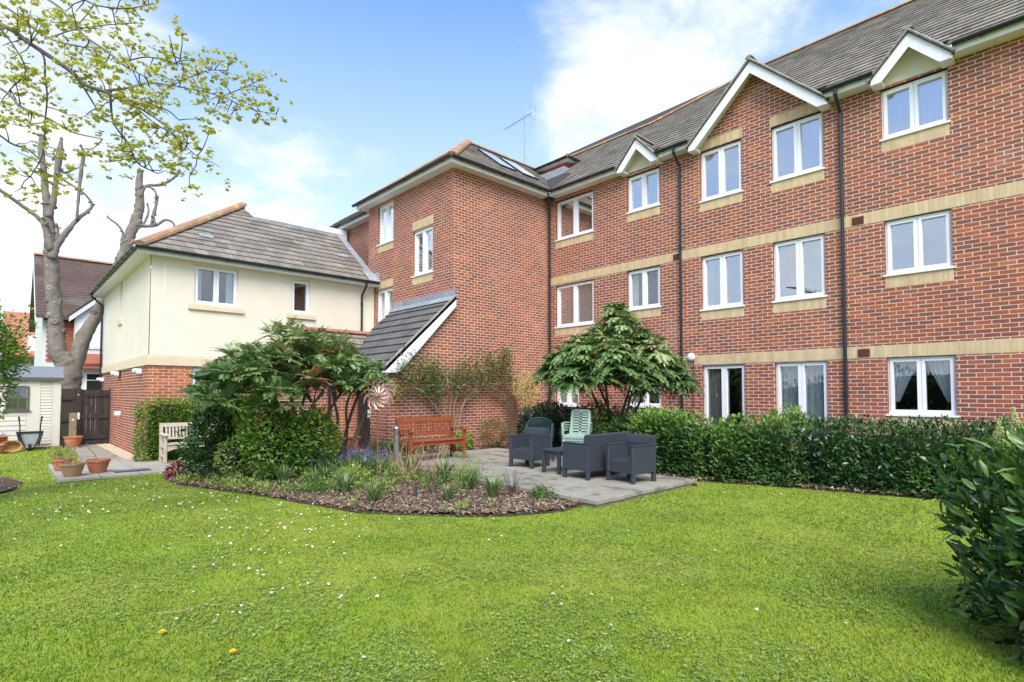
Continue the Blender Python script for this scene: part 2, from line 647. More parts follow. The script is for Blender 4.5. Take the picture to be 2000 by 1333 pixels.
def piece_mesh(name, w, h, d, m, tint, wedge=False, gauge=None):
    key = (name, round(w, 3), round(h, 3), round(d, 3), m, round(tint, 1))
    if key in PIECE_MESH:
        return PIECE_MESH[key]
    b = MB()
    F = Frame((0, 0, 0), (1, 0, 0), (0, 1, 0), (0, 0, 1))
    if wedge:
        c = [(-w / 2, -h / 2), (w / 2, -h / 2), (w / 2, h / 2), (-w / 2, h / 2)]
        top = [(x, y, d * (1 - (y + h / 2) / h) + .008) for x, y in c]
        b.prism([(x, y, 0) for x, y in c], top, tint)
    else:
        e = min(.004, d * .4)
        c = [(-w / 2, -h / 2), (w / 2, -h / 2), (w / 2, h / 2), (-w / 2, h / 2)]
        c2 = [(-w / 2 + e, -h / 2 + e), (w / 2 - e, -h / 2 + e), (w / 2 - e, h / 2 - e), (-w / 2 + e, h / 2 - e)]
        b.rings([[(x, y, -.02) for x, y in c], [(x, y, d - e) for x, y in c], [(x, y, d) for x, y in c2]], tint)
    me = bpy.data.meshes.new(name)
    me.from_pydata(b.v, [], b.f)
    me.materials.append(MATS[m])
    a = me.attributes.new('tint', 'FLOAT', 'FACE')
    a.data.foreach_set('value', np.array(b.t, dtype=np.float32))
    PIECE_MESH[key] = me
    return me


class Pieces:
    """collects laid pieces of one kind on one thing; the `limit` largest in view become objects, the rest one mesh per parent"""

    def __init__(s, name, limit):
        s.name = name
        s.limit = limit
        s.cand = []
        s.rest = {}

    def add(s, F, poly, full, w, h, d, m, tint, parent, wedge=False, v0=0, ok=True, d0=0.0):
        c = F.p(sum(p[0] for p in poly) / len(poly), sum(p[1] for p in poly) / len(poly), 0)
        s.cand.append(((c - CAMP).length, len(s.cand), F, poly, full, w, h, d, m, tint, parent, wedge, v0, c, ok, d0))

    def finish(s):
        s.cand.sort(key=lambda q: q[0])
        n = 0
        for dist, _, F, poly, full, w, h, d, m, tint, parent, wedge, v0, c, ok, d0 in s.cand:
            if full and ok and n < s.limit and in_view(c):
                me = piece_mesh(s.name, w, h, d, m, tint, wedge)
                o = bpy.data.objects.new(s.name, me)
                COL.objects.link(o)
                rt = parent
                while rt.parent is not None:
                    rt = rt.parent
                og = ORG.get(rt.name, Vector())
                M = Matrix((F.U, F.V, F.N)).transposed().to_4x4()
                # keep a right-handed basis
                if M.to_3x3().determinant() < 0:
                    M = Matrix((-F.U, F.V, F.N)).transposed().to_4x4()
                M.translation = c + F.N * d0 - og
                o.matrix_local = M
                o.parent = parent
                o.matrix_local = M
                n += 1
            else:
                b, _m = s.rest.setdefault((parent.name, m), (MB(), parent))
                if wedge:
                    top = [F.p(u, v, d * (1 - (v - v0) / h) + .008 + d0) for u, v in poly]
                    b.prism([F.p(u, v, d0) for u, v in poly], top, tint, False)
                elif full or len(poly) == 4:
                    e = min(.004, d * .4)
                    uu = [p[0] for p in poly]
                    vv = [p[1] for p in poly]
                    cu = sum(uu) / len(uu)
                    cv = sum(vv) / len(vv)
                    b.prism([F.p(u, v, -.012 + d0) for u, v in poly],
                            [F.p(u + (e if u < cu else -e), v + (e if v < cv else -e), d + d0) for u, v in poly], tint, False)
                else:
                    b.prism([F.p(u, v, -.012 + d0) for u, v in poly], [F.p(u, v, d + d0) for u, v in poly], tint, False)
        for (pn, m), (b, parent) in s.rest.items():
            b.build(s.name + 's', m, parent, kind='stuff')


def rect_minus(r, holes):
    rects = [r]
    for h in holes:
        nx = []
        for (a0, a1, b0, b1) in rects:
            h0, h1, g0, g1 = h
            if h1 <= a0 or h0 >= a1 or g1 <= b0 or g0 >= b1:
                nx.append((a0, a1, b0, b1))
                continue
            if h0 > a0:
                nx.append((a0, h0, b0, b1))
            if h1 < a1:
                nx.append((h1, a1, b0, b1))
            m0, m1 = max(a0, h0), min(a1, h1)
            if g0 > b0:
                nx.append((m0, m1, b0, g0))
            if g1 < b1:
                nx.append((m0, m1, g1, b1))
        rects = nx
    return rects


def lay_bricks(F, poly, holes, P, parent, m='brick', zref=0.0, okz=-9, uref=0.0, okfn=None):
    """stretcher-bond bricks over a convex polygon of a wall plane, cut round the holes"""
    poly = ccw(poly)
    u0 = min(p[0] for p in poly)
    u1 = max(p[0] for p in poly)
    v0 = min(p[1] for p in poly)
    v1 = max(p[1] for p in poly)
    isrect = len(poly) == 4 and abs(area(poly) - (u1 - u0) * (v1 - v0)) < 1e-6
    H, W, J = .075, .225, .015
    r0 = int(math.floor((v0 - zref) / H))
    r1 = int(math.ceil((v1 - zref) / H))
    for r in range(r0, r1):
        off = (W / 2 if r % 2 else 0) + uref
        c0 = int(math.floor((u0 - off) / W))
        c1 = int(math.ceil((u1 - off) / W))
        va, vb = zref + r * H + J / 2, zref + (r + 1) * H - J / 2
        for c in range(c0, c1 + 1):
            ua, ub = off + c * W + J / 2, off + (c + 1) * W - J / 2
            t = min(.999, max(0, random.gauss(.48, .26)))
            if random.random() < .16:
                t = min(t, .12)
            if any(ub > h[0] and ua < h[1] and vb > h[2] and va < h[3] for h in holes):
                rs = rect_minus((ua, ub, va, vb), holes)
            else:
                rs = [(ua, ub, va, vb)]
            for (a, b_, c_, d_) in rs:
                if b_ - a < .012 or d_ - c_ < .012:
                    continue
                q = [(a, c_), (b_, c_), (b_, d_), (a, d_)]
                if not isrect or a < u0 or b_ > u1 or c_ < v0 or d_ > v1:
                    q2 = clip_poly(q, poly)
                    if len(q2) < 3 or area(q2) < 3e-4:
                        continue
                    full = abs(area(q2) - area(q)) < 1e-7 and abs((b_ - a) - (W - J)) < 1e-6 and abs((d_ - c_) - (H - J)) < 1e-6
                    q = q2
                else:
                    full = abs((b_ - a) - (W - J)) < 1e-6 and abs((d_ - c_) - (H - J)) < 1e-6
                ok = c_ > okz and (okfn is None or okfn(a, c_))
                P.add(F, q, full, W - J, H - J, .003 + random.random() * .003, m, t, parent, ok=ok)


def backing(F, poly, holes, mb, d=0.0, tint=.5, depth=.10):
    """mortar face with real openings and reveals"""
    poly = ccw(poly)
    us = sorted(set([min(p[0] for p in poly), max(p[0] for p in poly)] + [h[0] for h in holes] + [h[1] for h in holes]))
    vs = sorted(set([min(p[1] for p in poly), max(p[1] for p in poly)] + [h[2] for h in holes] + [h[3] for h in holes]))
    for i in range(len(us) - 1):
        for j in range(len(vs) - 1):
            cu, cv = (us[i] + us[i + 1]) / 2, (vs[j] + vs[j + 1]) / 2
            if any(h[0] < cu < h[1] and h[2] < cv < h[3] for h in holes):
                continue
            q = clip_poly([(us[i], vs[j]), (us[i + 1], vs[j]), (us[i + 1], vs[j + 1]), (us[i], vs[j + 1])], poly)
            if len(q) > 2 and area(q) > 1e-6:
                mb.poly([F.p(u, v, d) for u, v in q], tint)
    for h in holes:
        for (a, b_) in (((h[0], h[2]), (h[1], h[2])), ((h[1], h[2]), (h[1], h[3])), ((h[1], h[3]), (h[0], h[3])), ((h[0], h[3]), (h[0], h[2]))):
            mb.poly([F.p(a[0], a[1], d), F.p(b_[0], b_[1], d), F.p(b_[0], b_[1], d - depth), F.p(a[0], a[1], d - depth)], tint)


def lay_soldiers(F, u0, u1, v0, v1, P, parent, holes=()):
    n = max(1, round((u1 - u0) / .075))
    w = (u1 - u0) / n
    for i in range(n):
        a, b_ = u0 + i * w + .0022, u0 + (i + 1) * w - .0022
        for r in rect_minus((a, b_, v0 + .004, v1 - .004), holes):
            full = abs((r[1] - r[0]) - (b_ - a)) < 1e-6 and abs((r[3] - r[2]) - (v1 - v0 - .008)) < 1e-6
            P.add(F, [(r[0], r[2]), (r[1], r[2]), (r[1], r[3]), (r[0], r[3])], full, b_ - a, v1 - v0 - .008, .004 + random.random() * .002,
                  'buff_brick', random.random(), parent)


def lay_tiles(F, poly, P, parent, m, W=.30, G=.30, th=.028, rand=True, holes=(), ref=None):
    """courses of flat interlocking tiles, each a wedge thick at its lower edge, clipped to the slope"""
    poly = ccw(poly)
    u0 = min(p[0] for p in poly)
    u1 = max(p[0] for p in poly)
    v0 = min(p[1] for p in poly)
    v1 = max(p[1] for p in poly)
    if ref is not None:
        u0, v0 = ref
    for r in range(int(math.ceil((v1 - v0) / G))):
        va = v0 + r * G
        vb = va + G
        off = u0 - (W / 2 if r % 2 else 0)
        for c in range(int(math.ceil((u1 - off) / W))):
            ua = off + c * W + .003
            ub = ua + W - .006
            if any(ub > h[0] and ua < h[1] and vb > h[2] and va < h[3] for h in holes):
                continue
            q = [(ua, va), (ub, va), (ub, vb), (ua, vb)]
            q2 = clip_poly(q, poly)
            if len(q2) < 3 or area(q2) < 1e-3:
                continue
            full = abs(area(q2) - area(q)) < 1e-7
            P.add(F, q2, full, W - .006, G, th + random.uniform(-.003, .003), m, min(.99, max(0, random.gauss(.5, .25))), parent,
                  wedge=True, v0=va)


def slope_base(F, poly, mb, th=.05):
    poly = ccw(poly)
    mb.prism([F.p(u, v, -th) for u, v in poly], [F.p(u, v, .002) for u, v in poly])


# leaves and other scattered small faces -------------------------------------------------
def scatter(name, tv, tf, M, Pn, tint, m, parent=None, kind=None, smooth=False, offset=None):
    """tv template verts (k,3), tf faces (all same length), M (n,3,3), Pn (n,3)"""
    tv = np.asarray(tv, float)
    tf = np.asarray(tf, int)
    n, k, fl, nf = len(Pn), len(tv), tf.shape[1], len(tf)
    V = np.einsum('nij,kj->nki', M, tv) + Pn[:, None, :]
    if parent is not None:
        rt = parent
        while rt.parent is not None:
            rt = rt.parent
        og = ORG.get(rt.name, Vector())
        V = V - np.array(og)[None, None, :]
    V = V.reshape(-1, 3)
    Fc = (tf[None] + (np.arange(n) * k)[:, None, None]).reshape(-1)
    me = bpy.data.meshes.new(name)
    me.vertices.add(len(V))
    me.vertices.foreach_set('co', V.astype(np.float32).ravel())
    me.loops.add(len(Fc))
    me.loops.foreach_set('vertex_index', Fc.astype(np.int32))
    me.polygons.add(n * nf)
    me.polygons.foreach_set('loop_start', (np.arange(n * nf) * fl).astype(np.int32))
    me.update(calc_edges=True)
    me.validate()
    a = me.attributes.new('tint', 'FLOAT', 'FACE')
    a.data.foreach_set('value', np.repeat(np.clip(tint, 0, .999), nf).astype(np.float32))
    if smooth:
        me.polygons.foreach_set('use_smooth', np.ones(n * nf, dtype=bool))
    me.materials.append(MATS[m])
    o = bpy.data.objects.new(name, me)
    COL.objects.link(o)
    if parent is not None:
        o.parent = parent
    if kind:
        o['kind'] = kind
    return o


def frames(X, Zr, size, wid=None):
    """matrices whose x axis is X (leaf length), z roughly Zr"""
    X = X / np.linalg.norm(X, axis=1, keepdims=True)
    Yv = np.cross(Zr, X)
    Yv /= np.linalg.norm(Yv, axis=1, keepdims=True) + 1e-9
    Zv = np.cross(X, Yv)
    M = np.stack([X, Yv, Zv], axis=2)
    size = np.asarray(size).reshape(-1, 1, 1)
    return M * size


def unit(n, rs=RS):
    v = rs.normal(size=(n, 3))
    return v / np.linalg.norm(v, axis=1, keepdims=True)


# leaf shapes, length 1 along x
LEAF = ([(0, 0, 0), (.35, .20, .05), (.35, -.20, .05), (.75, .16, .03), (.75, -.16, .03), (1, 0, -.06), (.35, 0, -.02), (.75, 0, -.05)],
        [(0, 2, 6), (0, 6, 1), (6, 2, 4), (6, 4, 7), (6, 7, 3), (6, 3, 1), (7, 4, 5), (7, 5, 3)])
LEAF4 = ([(0, 0, 0), (.5, .22, .04), (1, 0, -.04), (.5, -.22, .04)], [(0, 1, 2), (0, 2, 3)])
LEAFN = ([(0, 0, 0), (.42, .155, .04), (1, 0, -.05), (.42, -.155, .04)], [(0, 1, 2), (0, 2, 3)])
LEAF_BIG = ([(0, 0, 0), (.22, .12, .03), (.22, -.12, .03), (.55, .17, .05), (.55, -.17, .05), (.84, .10, .0), (.84, -.10, .0), (1, 0, -.06),
             (.22, 0, 0), (.55, 0, -.01), (.84, 0, -.04)],
            [(0, 2, 8), (0, 8, 1), (8, 2, 4), (8, 4, 9), (8, 9, 3), (8, 3, 1), (9, 4, 6), (9, 6, 10), (9, 10, 5), (9, 5, 3), (10, 6, 7), (10, 7, 5)])
PALM = ([(0, 0, 0), (.25, .28, .0), (.42, .62, -.06), (.55, .30, .0), (1.0, 0, -.12), (.55, -.30, .0), (.42, -.62, -.06), (.25, -.28, 0), (.62, .12, 0), (.62, -.12, 0),
         (-.05, .45, -.08), (-.05, -.45, -.08), (.12, .2, 0), (.12, -.2, 0)],
        [(0, 13, 12), (12, 13, 3), (13, 5, 3), (3, 5, 9), (3, 9, 8), (8, 9, 4), (12, 3, 2), (12, 2, 1), (13, 7, 6), (13, 6, 5), (0, 12, 10), (0, 11, 13)])


def blob_points(n, c, r, rs=RS, shell=(.62, 1.0), noise_amp=.22, nf=1.4, zmin=None, power=2.0, seed=0.0):
    """points inside a lumpy super-ellipsoid; returns points, outward normals, depth 0..1"""
    out_p, out_n, out_d = [], [], []
    c = np.array(c, float)
    r = np.array(r, float)
    while len(out_p) < n:
        d = rs.normal(size=3)
        d /= np.linalg.norm(d)
        k = (np.sum(np.abs(d) ** power)) ** (-1 / power)
        lump = 1 + noise_amp * noise.noise(Vector(d * r * nf + seed + 3.1)) * 1.6 + noise_amp * .5 * noise.noise(Vector(d * r * nf * 3 + seed))
        s = rs.uniform(shell[0], shell[1]) ** .8
        p = c + d * r * k * lump * s
        if zmin is not None and p[2] < zmin:
            continue
        out_p.append(p)
        nn = d / r
        out_n.append(nn / np.linalg.norm(nn))
        out_d.append(s)
    return np.array(out_p), np.array(out_n), np.array(out_d)


def blob_core(name, c, r, parent, scale=.72, noise_amp=.22, nf=1.4, power=2.0, seed=0.0, m='inner_shade', zmin=None):  # solid dark blob: inner shade of a bush as colour, stops see-through
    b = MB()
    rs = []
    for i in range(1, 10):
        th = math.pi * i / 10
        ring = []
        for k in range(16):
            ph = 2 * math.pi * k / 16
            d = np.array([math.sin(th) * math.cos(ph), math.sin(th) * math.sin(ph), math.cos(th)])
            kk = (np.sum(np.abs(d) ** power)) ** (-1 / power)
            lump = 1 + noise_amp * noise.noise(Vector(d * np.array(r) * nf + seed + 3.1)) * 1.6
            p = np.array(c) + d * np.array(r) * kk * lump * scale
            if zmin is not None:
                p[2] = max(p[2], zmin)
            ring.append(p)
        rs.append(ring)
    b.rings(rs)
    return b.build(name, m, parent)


def leaf_blob(name, n, c, r, m, size, parent, shape=LEAF, kind='stuff', seed=0.0, power=2.0, noise_amp=.22, nf=1.4, shell=(.6, 1.0), zmin=None,
              droop=.0, tint_top=.0, tint_mu=.45, tint_sd=.22, up=.5, spread=.9):
    P_, N_, D_ = blob_points(n, c, r, noise_amp=noise_amp, nf=nf, shell=shell, zmin=zmin, power=power, seed=seed)
    X = N_ + spread * RS.normal(size=(n, 3)) * .6 + np.array([0, 0, .25 - droop])
    Z = N_ * .6 + np.array([0, 0, up]) + RS.normal(size=(n, 3)) * .35
    sz = size * RS.uniform(.65, 1.2, n)
    cl = np.array([noise.noise(Vector(p * 2.3 + seed)) for p in P_])
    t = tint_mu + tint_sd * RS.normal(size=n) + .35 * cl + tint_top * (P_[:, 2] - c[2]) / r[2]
    return scatter(name, shape[0], shape[1], frames(X, Z, sz), P_, t, m, parent, kind)


def G(x, y):
    t = min(1, max(0, (y - x - 3) / 10))
    t = t * t * (3 - 2 * t)
    return .03 - .15 * t + .012 * noise.noise(Vector((x * .45, y * .45, 0)))

# ================================================================== SETTING: ground
def structure(o):
    o['kind'] = 'structure'
    return o


b = MB()
b.poly([(-300, -300, -.45), (300, -300, -.45), (300, 300, -.45), (-300, 300, -.45)])
structure(b.build('ground', 'lawn_soil'))

BED = [(5.68, 4.66), (5.21, 4.59), (4.55, 4.83), (4.07, 5.21), (3.68, 5.72), (3.30, 6.28), (3.07, 7.27), (2.82, 8.53), (2.50, 9.9),
       (2.26, 10.84), (2.30, 12.0), (2.45, 12.84), (3.35, 12.84), (3.45, 11.0), (5.68, 11.0)]
PATIO = [(5.70, 4.45), (8.18, 4.45), (8.18, 6.0), (9.3, 6.0), (9.3, 10.45), (5.70, 10.45)]
STRIP = [(8.18, 4.36), (8.62, 4.62), (9.0, 3.6), (9.18, 2.9), (9.36, 2.25), (9.62, 1.5), (9.95, -.5), (10.2, -3), (12.4, -3), (12.4, 11.5), (9.3, 11.5),
         (9.3, 6.0), (8.18, 6.0)]
SLAB = [(.84, 12.86), (3.35, 12.86), (3.35, 15.75), (.84, 15.75)]
NEARBED = [(3.72, -.40), (3.84, .02), (4.12, .34), (4.8, .42), (6.2, -.3), (7, -2), (3.7, -2)]
LEFTBED = [(-3, 11.2), (-.3, 11.5), (.28, 12.35), (.42, 13.4), (.2, 14.3), (-.6, 15), (-3, 15.2)]


def lawn():
    b = MB()
    st = .25
    X = np.arange(-9, 13, st)
    Y = np.arange(-4, 21.5, st)
    for i in range(len(X)):
        for j in range(len(Y)):
            b.v.append((X[i], Y[j], G(X[i], Y[j])))
    ny = len(Y)
    for i in range(len(X) - 1):
        for j in range(len(Y) - 1):
            b.f.append((i * ny + j, (i + 1) * ny + j, (i + 1) * ny + j + 1, i * ny + j + 1))
            b.t.append(.5)
    structure(b.build('lawn', 'lawn_soil', smooth=True))


lawn()


def soil_patch(name, poly, h=.04, label=None):
    b = MB()
    pts = []
    n = len(poly)
    for i in range(n):
        p, q = poly[i], poly[(i + 1) % n]
        L = math.hypot(q[0] - p[0], q[1] - p[1])
        k = max(1, int(L / .3))
        for a in range(k):
            x, y = p[0] + (q[0] - p[0]) * a / k, p[1] + (q[1] - p[1]) * a / k
            pts.append((x + .02 * noise.noise(Vector((x * 4, y * 4, 1))), y + .02 * noise.noise(Vector((x * 4, y * 4, 5)))))
    # grid inside
    x0, x1 = min(p[0] for p in pts), max(p[0] for p in pts)
    y0, y1 = min(p[1] for p in pts), max(p[1] for p in pts)
    st = .045 if (x1 - x0) * (y1 - y0) < 15 else .09 if (x1 - x0) * (y1 - y0) < 60 else .16
    nx, ny = int((x1 - x0) / st) + 2, int((y1 - y0) / st) + 2
    idx = {}
    for i in range(nx):
        for j in range(ny):
            x, y = x0 + i * st, y0 + j * st
            if all(inside((x + dx, y + dy), poly) for dx, dy in ((.03, 0), (-.03, 0), (0, .03), (0, -.03))):
                idx[i, j] = len(b.v)
                b.v.append((x, y, G(x, y) + h + .022 * noise.noise(Vector((x * 5, y * 5, 0))) + .012 * noise.noise(Vector((x * 14, y * 14, 2)))))
    for (i, j), a in idx.items():
        if (i + 1, j) in idx and (i, j + 1) in idx and (i + 1, j + 1) in idx:
            b.f.append((a, idx[i + 1, j], idx[i + 1, j + 1], idx[i, j + 1]))
            b.t.append(.5)
    # flat skirt under it up to the true outline
    if st > .05:
        b.poly([(x, y, G(x, y) + .012) for x, y in pts])
    structure(b.build(name, 'soil'))


soil_patch('flower_bed', BED)
soil_patch('hedge_bed', STRIP)
soil_patch('corner_bed', NEARBED)
soil_patch('shrub_bed', LEFTBED)
soil_patch('wall_bed', [(6.8, 10.5), (9.3, 10.5), (9.3, 11.42), (6.8, 11.42)], h=.10)


def mulch_chips(poly, n, name, z=.045, sz=.045):
    x0, x1 = min(p[0] for p in poly), max(p[0] for p in poly)
    y0, y1 = min(p[1] for p in poly), max(p[1] for p in poly)
    P_ = []
    while len(P_) < n:
        x, y = random.uniform(x0, x1), random.uniform(y0, y1)
        if inside((x, y), poly):
            P_.append((x, y, G(x, y) + z + random.uniform(-.012, .018)))
    P_ = np.array(P_)
    X = RS.normal(size=(n, 3)) * np.array([1, 1, .35])
    Z = RS.normal(size=(n, 3)) * .5 + np.array([0, 0, 1])
    tv = [(-.5, -.16, 0), (.5, -.12, .04), (.46, .16, 0), (-.44, .12, .05)]
    scatter(name, tv, [(0, 1, 2, 3)], frames(X, Z, RS.uniform(.5, 1.3, n) * sz), P_, RS.beta(1.3, 1.9, n), 'mulch', None, 'stuff')


mulch_chips(BED, 26000, 'bark_mulch')
mulch_chips(STRIP[:7] + [(10.4, -1), (10, 3), (9, 6), (8.18, 6)], 5000, 'bark_mulch')
mulch_chips(LEFTBED, 2500, 'bark_mulch')
mulch_chips(NEARBED, 5000, 'bark_mulch', sz=.028)
mulch_chips([(6.8, 10.5), (9.3, 10.5), (9.3, 11.4), (6.8, 11.4)], 1500, 'bark_mulch', z=.11)


def slabs(root, x0, x1, y0, y1, z, nx, ny, m, okpoly=None, th=.05, stag=True):
    w, h = (x1 - x0) / nx, (y1 - y0) / ny
    for j in range(ny):
        for i in range(nx):
            dx = (random.uniform(-.002, .002))
            a, c = x0 + i * w, y0 + j * h
            if okpoly and not inside((a + w / 2, c + h / 2), okpoly):
                continue
            b = MB()
            zz = z + random.uniform(-.003, .003)
            g = .007
            r0 = [(a + g, c + g, zz - th), (a + w - g, c + g, zz - th), (a + w - g, c + h - g, zz - th), (a + g, c + h - g, zz - th)]
            r1 = [(p[0], p[1], zz - .006) for p in r0]
            r2 = [(a + g + .006, c + g + .006, zz), (a + w - g - .006, c + g + .006, zz + dx), (a + w - g - .006, c + h - g - .006, zz), (a + g + .006, c + h - g - .006, zz + dx)]
            b.rings([r0, r1, r2], random.random())
            b.build('paving_slab', m, root)


# patio: concrete bed with slabs
b = MB()
b.prism([(x, y, -.1) for x, y in ccw(PATIO)], [(x, y, .072) for x, y in ccw(PATIO)])
patio = structure(b.build('patio', 'concrete'))
slabs(patio, 5.66, 8.22, 4.41, 6.01, .13, 4, 3, 'paving')
slabs(patio, 5.66, 9.3, 6.01, 10.45, .13, 6, 7, 'paving')
# path from patio to the lobby door
b = MB()
b.box(3.45, 6.8, 11.0, 13.16, -.2, .066)
b.box(5.7, 6.79, 10.45, 11.0, -.2, .067)
path2 = structure(b.build('lobby_path', 'concrete'))
slabs(path2, 3.45, 6.74, 11.0, 13.14, .12, 6, 4, 'paving_pale')
slabs(path2, 5.7, 6.74, 10.45, 11.0, .12, 2, 1, 'paving_pale')
# left slab terrace
b = MB()
b.prism([(x, y, -.4) for x, y in ccw(SLAB)], [(x, y, -.10) for x, y in ccw(SLAB)])
terr = structure(b.build('bench_terrace', 'concrete'))
slabs(terr, .84, 3.35, 12.84, 15.75, -.045, 4, 4, 'paving_pale')
# path to the gate
b = MB()
pl = [(1.42, 15.76), (2.26, 15.76), (2.3, 19.8), (2.60, 21.38), (1.5, 21.38), (1.62, 19.3), (1.50, 17.4)]
b.prism([(x, y, -.4) for x, y in ccw(pl)], [(x, y, -.075) for x, y in ccw(pl)])
structure(b.build('gate_path', 'paving'))
b = MB()
pl = [(2.27, 15.80), (2.62, 15.5), (2.62, 21.38), (2.60, 21.38), (2.31, 19.8)]
b.prism([(x, y, -.4) for x, y in ccw(pl)], [(x, y, -.085) for x, y in ccw(pl)])
structure(b.build('gravel_strip', 'gravel'))
n = 3500
P_ = np.stack([RS.uniform(2.28, 2.6, n), RS.uniform(15.8, 21.3, n), RS.uniform(-.086, -.07, n)], 1)
scatter('gravel_stones', [(-.5, -.4, 0), (.4, -.5, .1), (.5, .4, 0), (-.4, .5, .1), (0, 0, .5)], [(0, 1, 4), (1, 2, 4), (2, 3, 4), (3, 0, 4)],
        frames(RS.normal(size=(n, 3)) * [1, 1, .1], np.tile([0, 0, 1.], (n, 1)), RS.uniform(.018, .035, n)), P_, RS.uniform(0, 1, n), 'gravel', None, 'stuff')
b = MB()
b.box(-40, 40, 24.5, 33, -.44, -.36)
structure(b.build('road', 'asphalt'))


# ================================================================== APARTMENT BUILDING
WP = Pieces('brick', 290)
TP = Pieces('roof_tile', 290)
SP = Pieces('soldier_brick', 280)

apt = thing('apartment_building', 'large red brick three storey apartment building with buff bands and grey tiled roof', 'building', (12.3, 5, 0))
FR = Frame((12.3, 0, 0), (0, 1, 0), (0, 0, 1), (-1, 0, 0))
FL = Frame((8.62, 0, 0), (0, 1, 0), (0, 0, 1), (-1, 0, 0))
FF = Frame((0, 11.4, 0), (1, 0, 0), (0, 0, 1), (0, -1, 0))
ZE = 7.62       # eaves

# (u0, u1, v0, v1, curtain, bright glass)
WR = [(9.65, 11.10, 6.17, 7.36, 'bamboo', 0), (7.50, 8.50, 6.39, 7.38, 'net_low', 1), (5.36, 6.39, 6.16, 7.38, 'net', 1), (3.66, 4.71, 6.17, 7.38, 'net', 1),
      (1.62, 2.65, 6.40, 7.38, 'pale_low', 1),
      (9.65, 11.12, 3.51, 4.78, 'strip', 0), (7.50, 8.52, 3.75, 4.81, 'side', 0), (5.36, 6.39, 3.52, 4.81, 'side', 1), (3.67, 4.71, 3.52, 4.82, 'net', 1),
      (1.62, 2.64, 3.77, 4.82, 'empty', 1),
      (10.2, 11.12, 1.15, 2.19, 'net', 0), (7.50, 8.52, 1.17, 2.19, 'side', 0), (5.36, 6.39, .55, 2.19, 'grey', 0), (3.67, 4.71, .55, 2.19, 'dots', 0),
      (1.62, 2.65, 1.12, 2.20, 'tied', 0)]
BANDS = [(-3, 11.4, 2.20, 2.435), (-3, 11.4, 4.825, 5.06)]
LINT = [(5.34, 6.40, 7.40, 7.625), (3.64, 4.72, 7.40, 7.625)]


def wall_part(parent, name, F, polys, wins, bands=(), lintels=(), okz=-9, okfn=None, sills=True, m='brick', bm='mortar'):
    w = MB()
    holes = [(q[0], q[1], q[2], q[3]) for q in wins]
    soldier = []
    for q in wins:
        if sills and q[2] > 1.0:
            soldier.append((q[0] - .005, q[1] + .005, q[2] - .255, q[2] - .03))
    soldier += list(lintels)
    allh = holes + soldier + list(bands)
    for pl in polys:
        backing(F, pl, holes, w)
    for h in holes:            # small return bricks in the jambs
        r = int(h[2] / .075)
        while r * .075 < h[3]:
            a, c = max(h[2], r * .075 + .006), min(h[3], (r + 1) * .075 - .006)
            if c - a > .02:
                pass
            r += 1
    wo = w.build(name, bm, parent)
    j = MB()
    for h in holes:
        r = int(h[2] / .075)
        while r * .075 < h[3]:
            a, c = max(h[2] + .003, r * .075 + .006), min(h[3] - .003, (r + 1) * .075 - .006)
            if c - a > .02:
                t = random.random()
                j.fbox(F, h[0] - .001, h[0] + .005, a, c, -.095, -.002, t)
                j.fbox(F, h[1] - .005, h[1] + .001, a, c, -.095, -.002, t)
            r += 1
    if holes:
        j.build('jamb_bricks', m, wo, kind='stuff')
    for pl in polys:
        lay_bricks(F, pl, allh, WP, wo, m, okz=okz, okfn=okfn)
    for s in soldier:
        lay_soldiers(F, s[0], s[1], s[2], s[3], SP, wo)
    for s in bands:
        lay_soldiers(F, s[0], s[1], s[2], s[3], SP, wo, holes=[h for h in holes])
    return wo


def curtain_mesh(F, u0, u1, v0, v1, d, m, parent, folds=14, amp=.018, name='curtain', tie=0):
    b = MB()
    n = folds * 4
    pr = None
    rows = 1 if not tie else 6
    grid = []
    for r in range(rows + 1):
        row = []
        v = v0 + (v1 - v0) * r / rows
        for i in range(n + 1):
            t = i / n
            uu = u0 + (u1 - u0) * t
            if tie:
                f = 1 - .75 * math.sin(math.pi * min(1, (r / rows) * .95 + .05)) ** 0 * (1 - r / rows)
                uu = (u0 + (u1 - u0) * t * f) if tie > 0 else (u1 - (u1 - u0) * (1 - t) * f)
            row.append(F.p(uu, v, d + amp * math.sin(i * math.pi / 2 + .4) + amp * .5 * noise.noise(Vector((uu * 9, 0, 0)))))
        grid.append(row)
    for r in range(rows):
        for i in range(n):
            b.poly([grid[r][i], grid[r][i + 1], grid[r + 1][i + 1], grid[r + 1][i]], .5 + .4 * math.sin(i * 1.3))
    return b.build(name, m, parent)


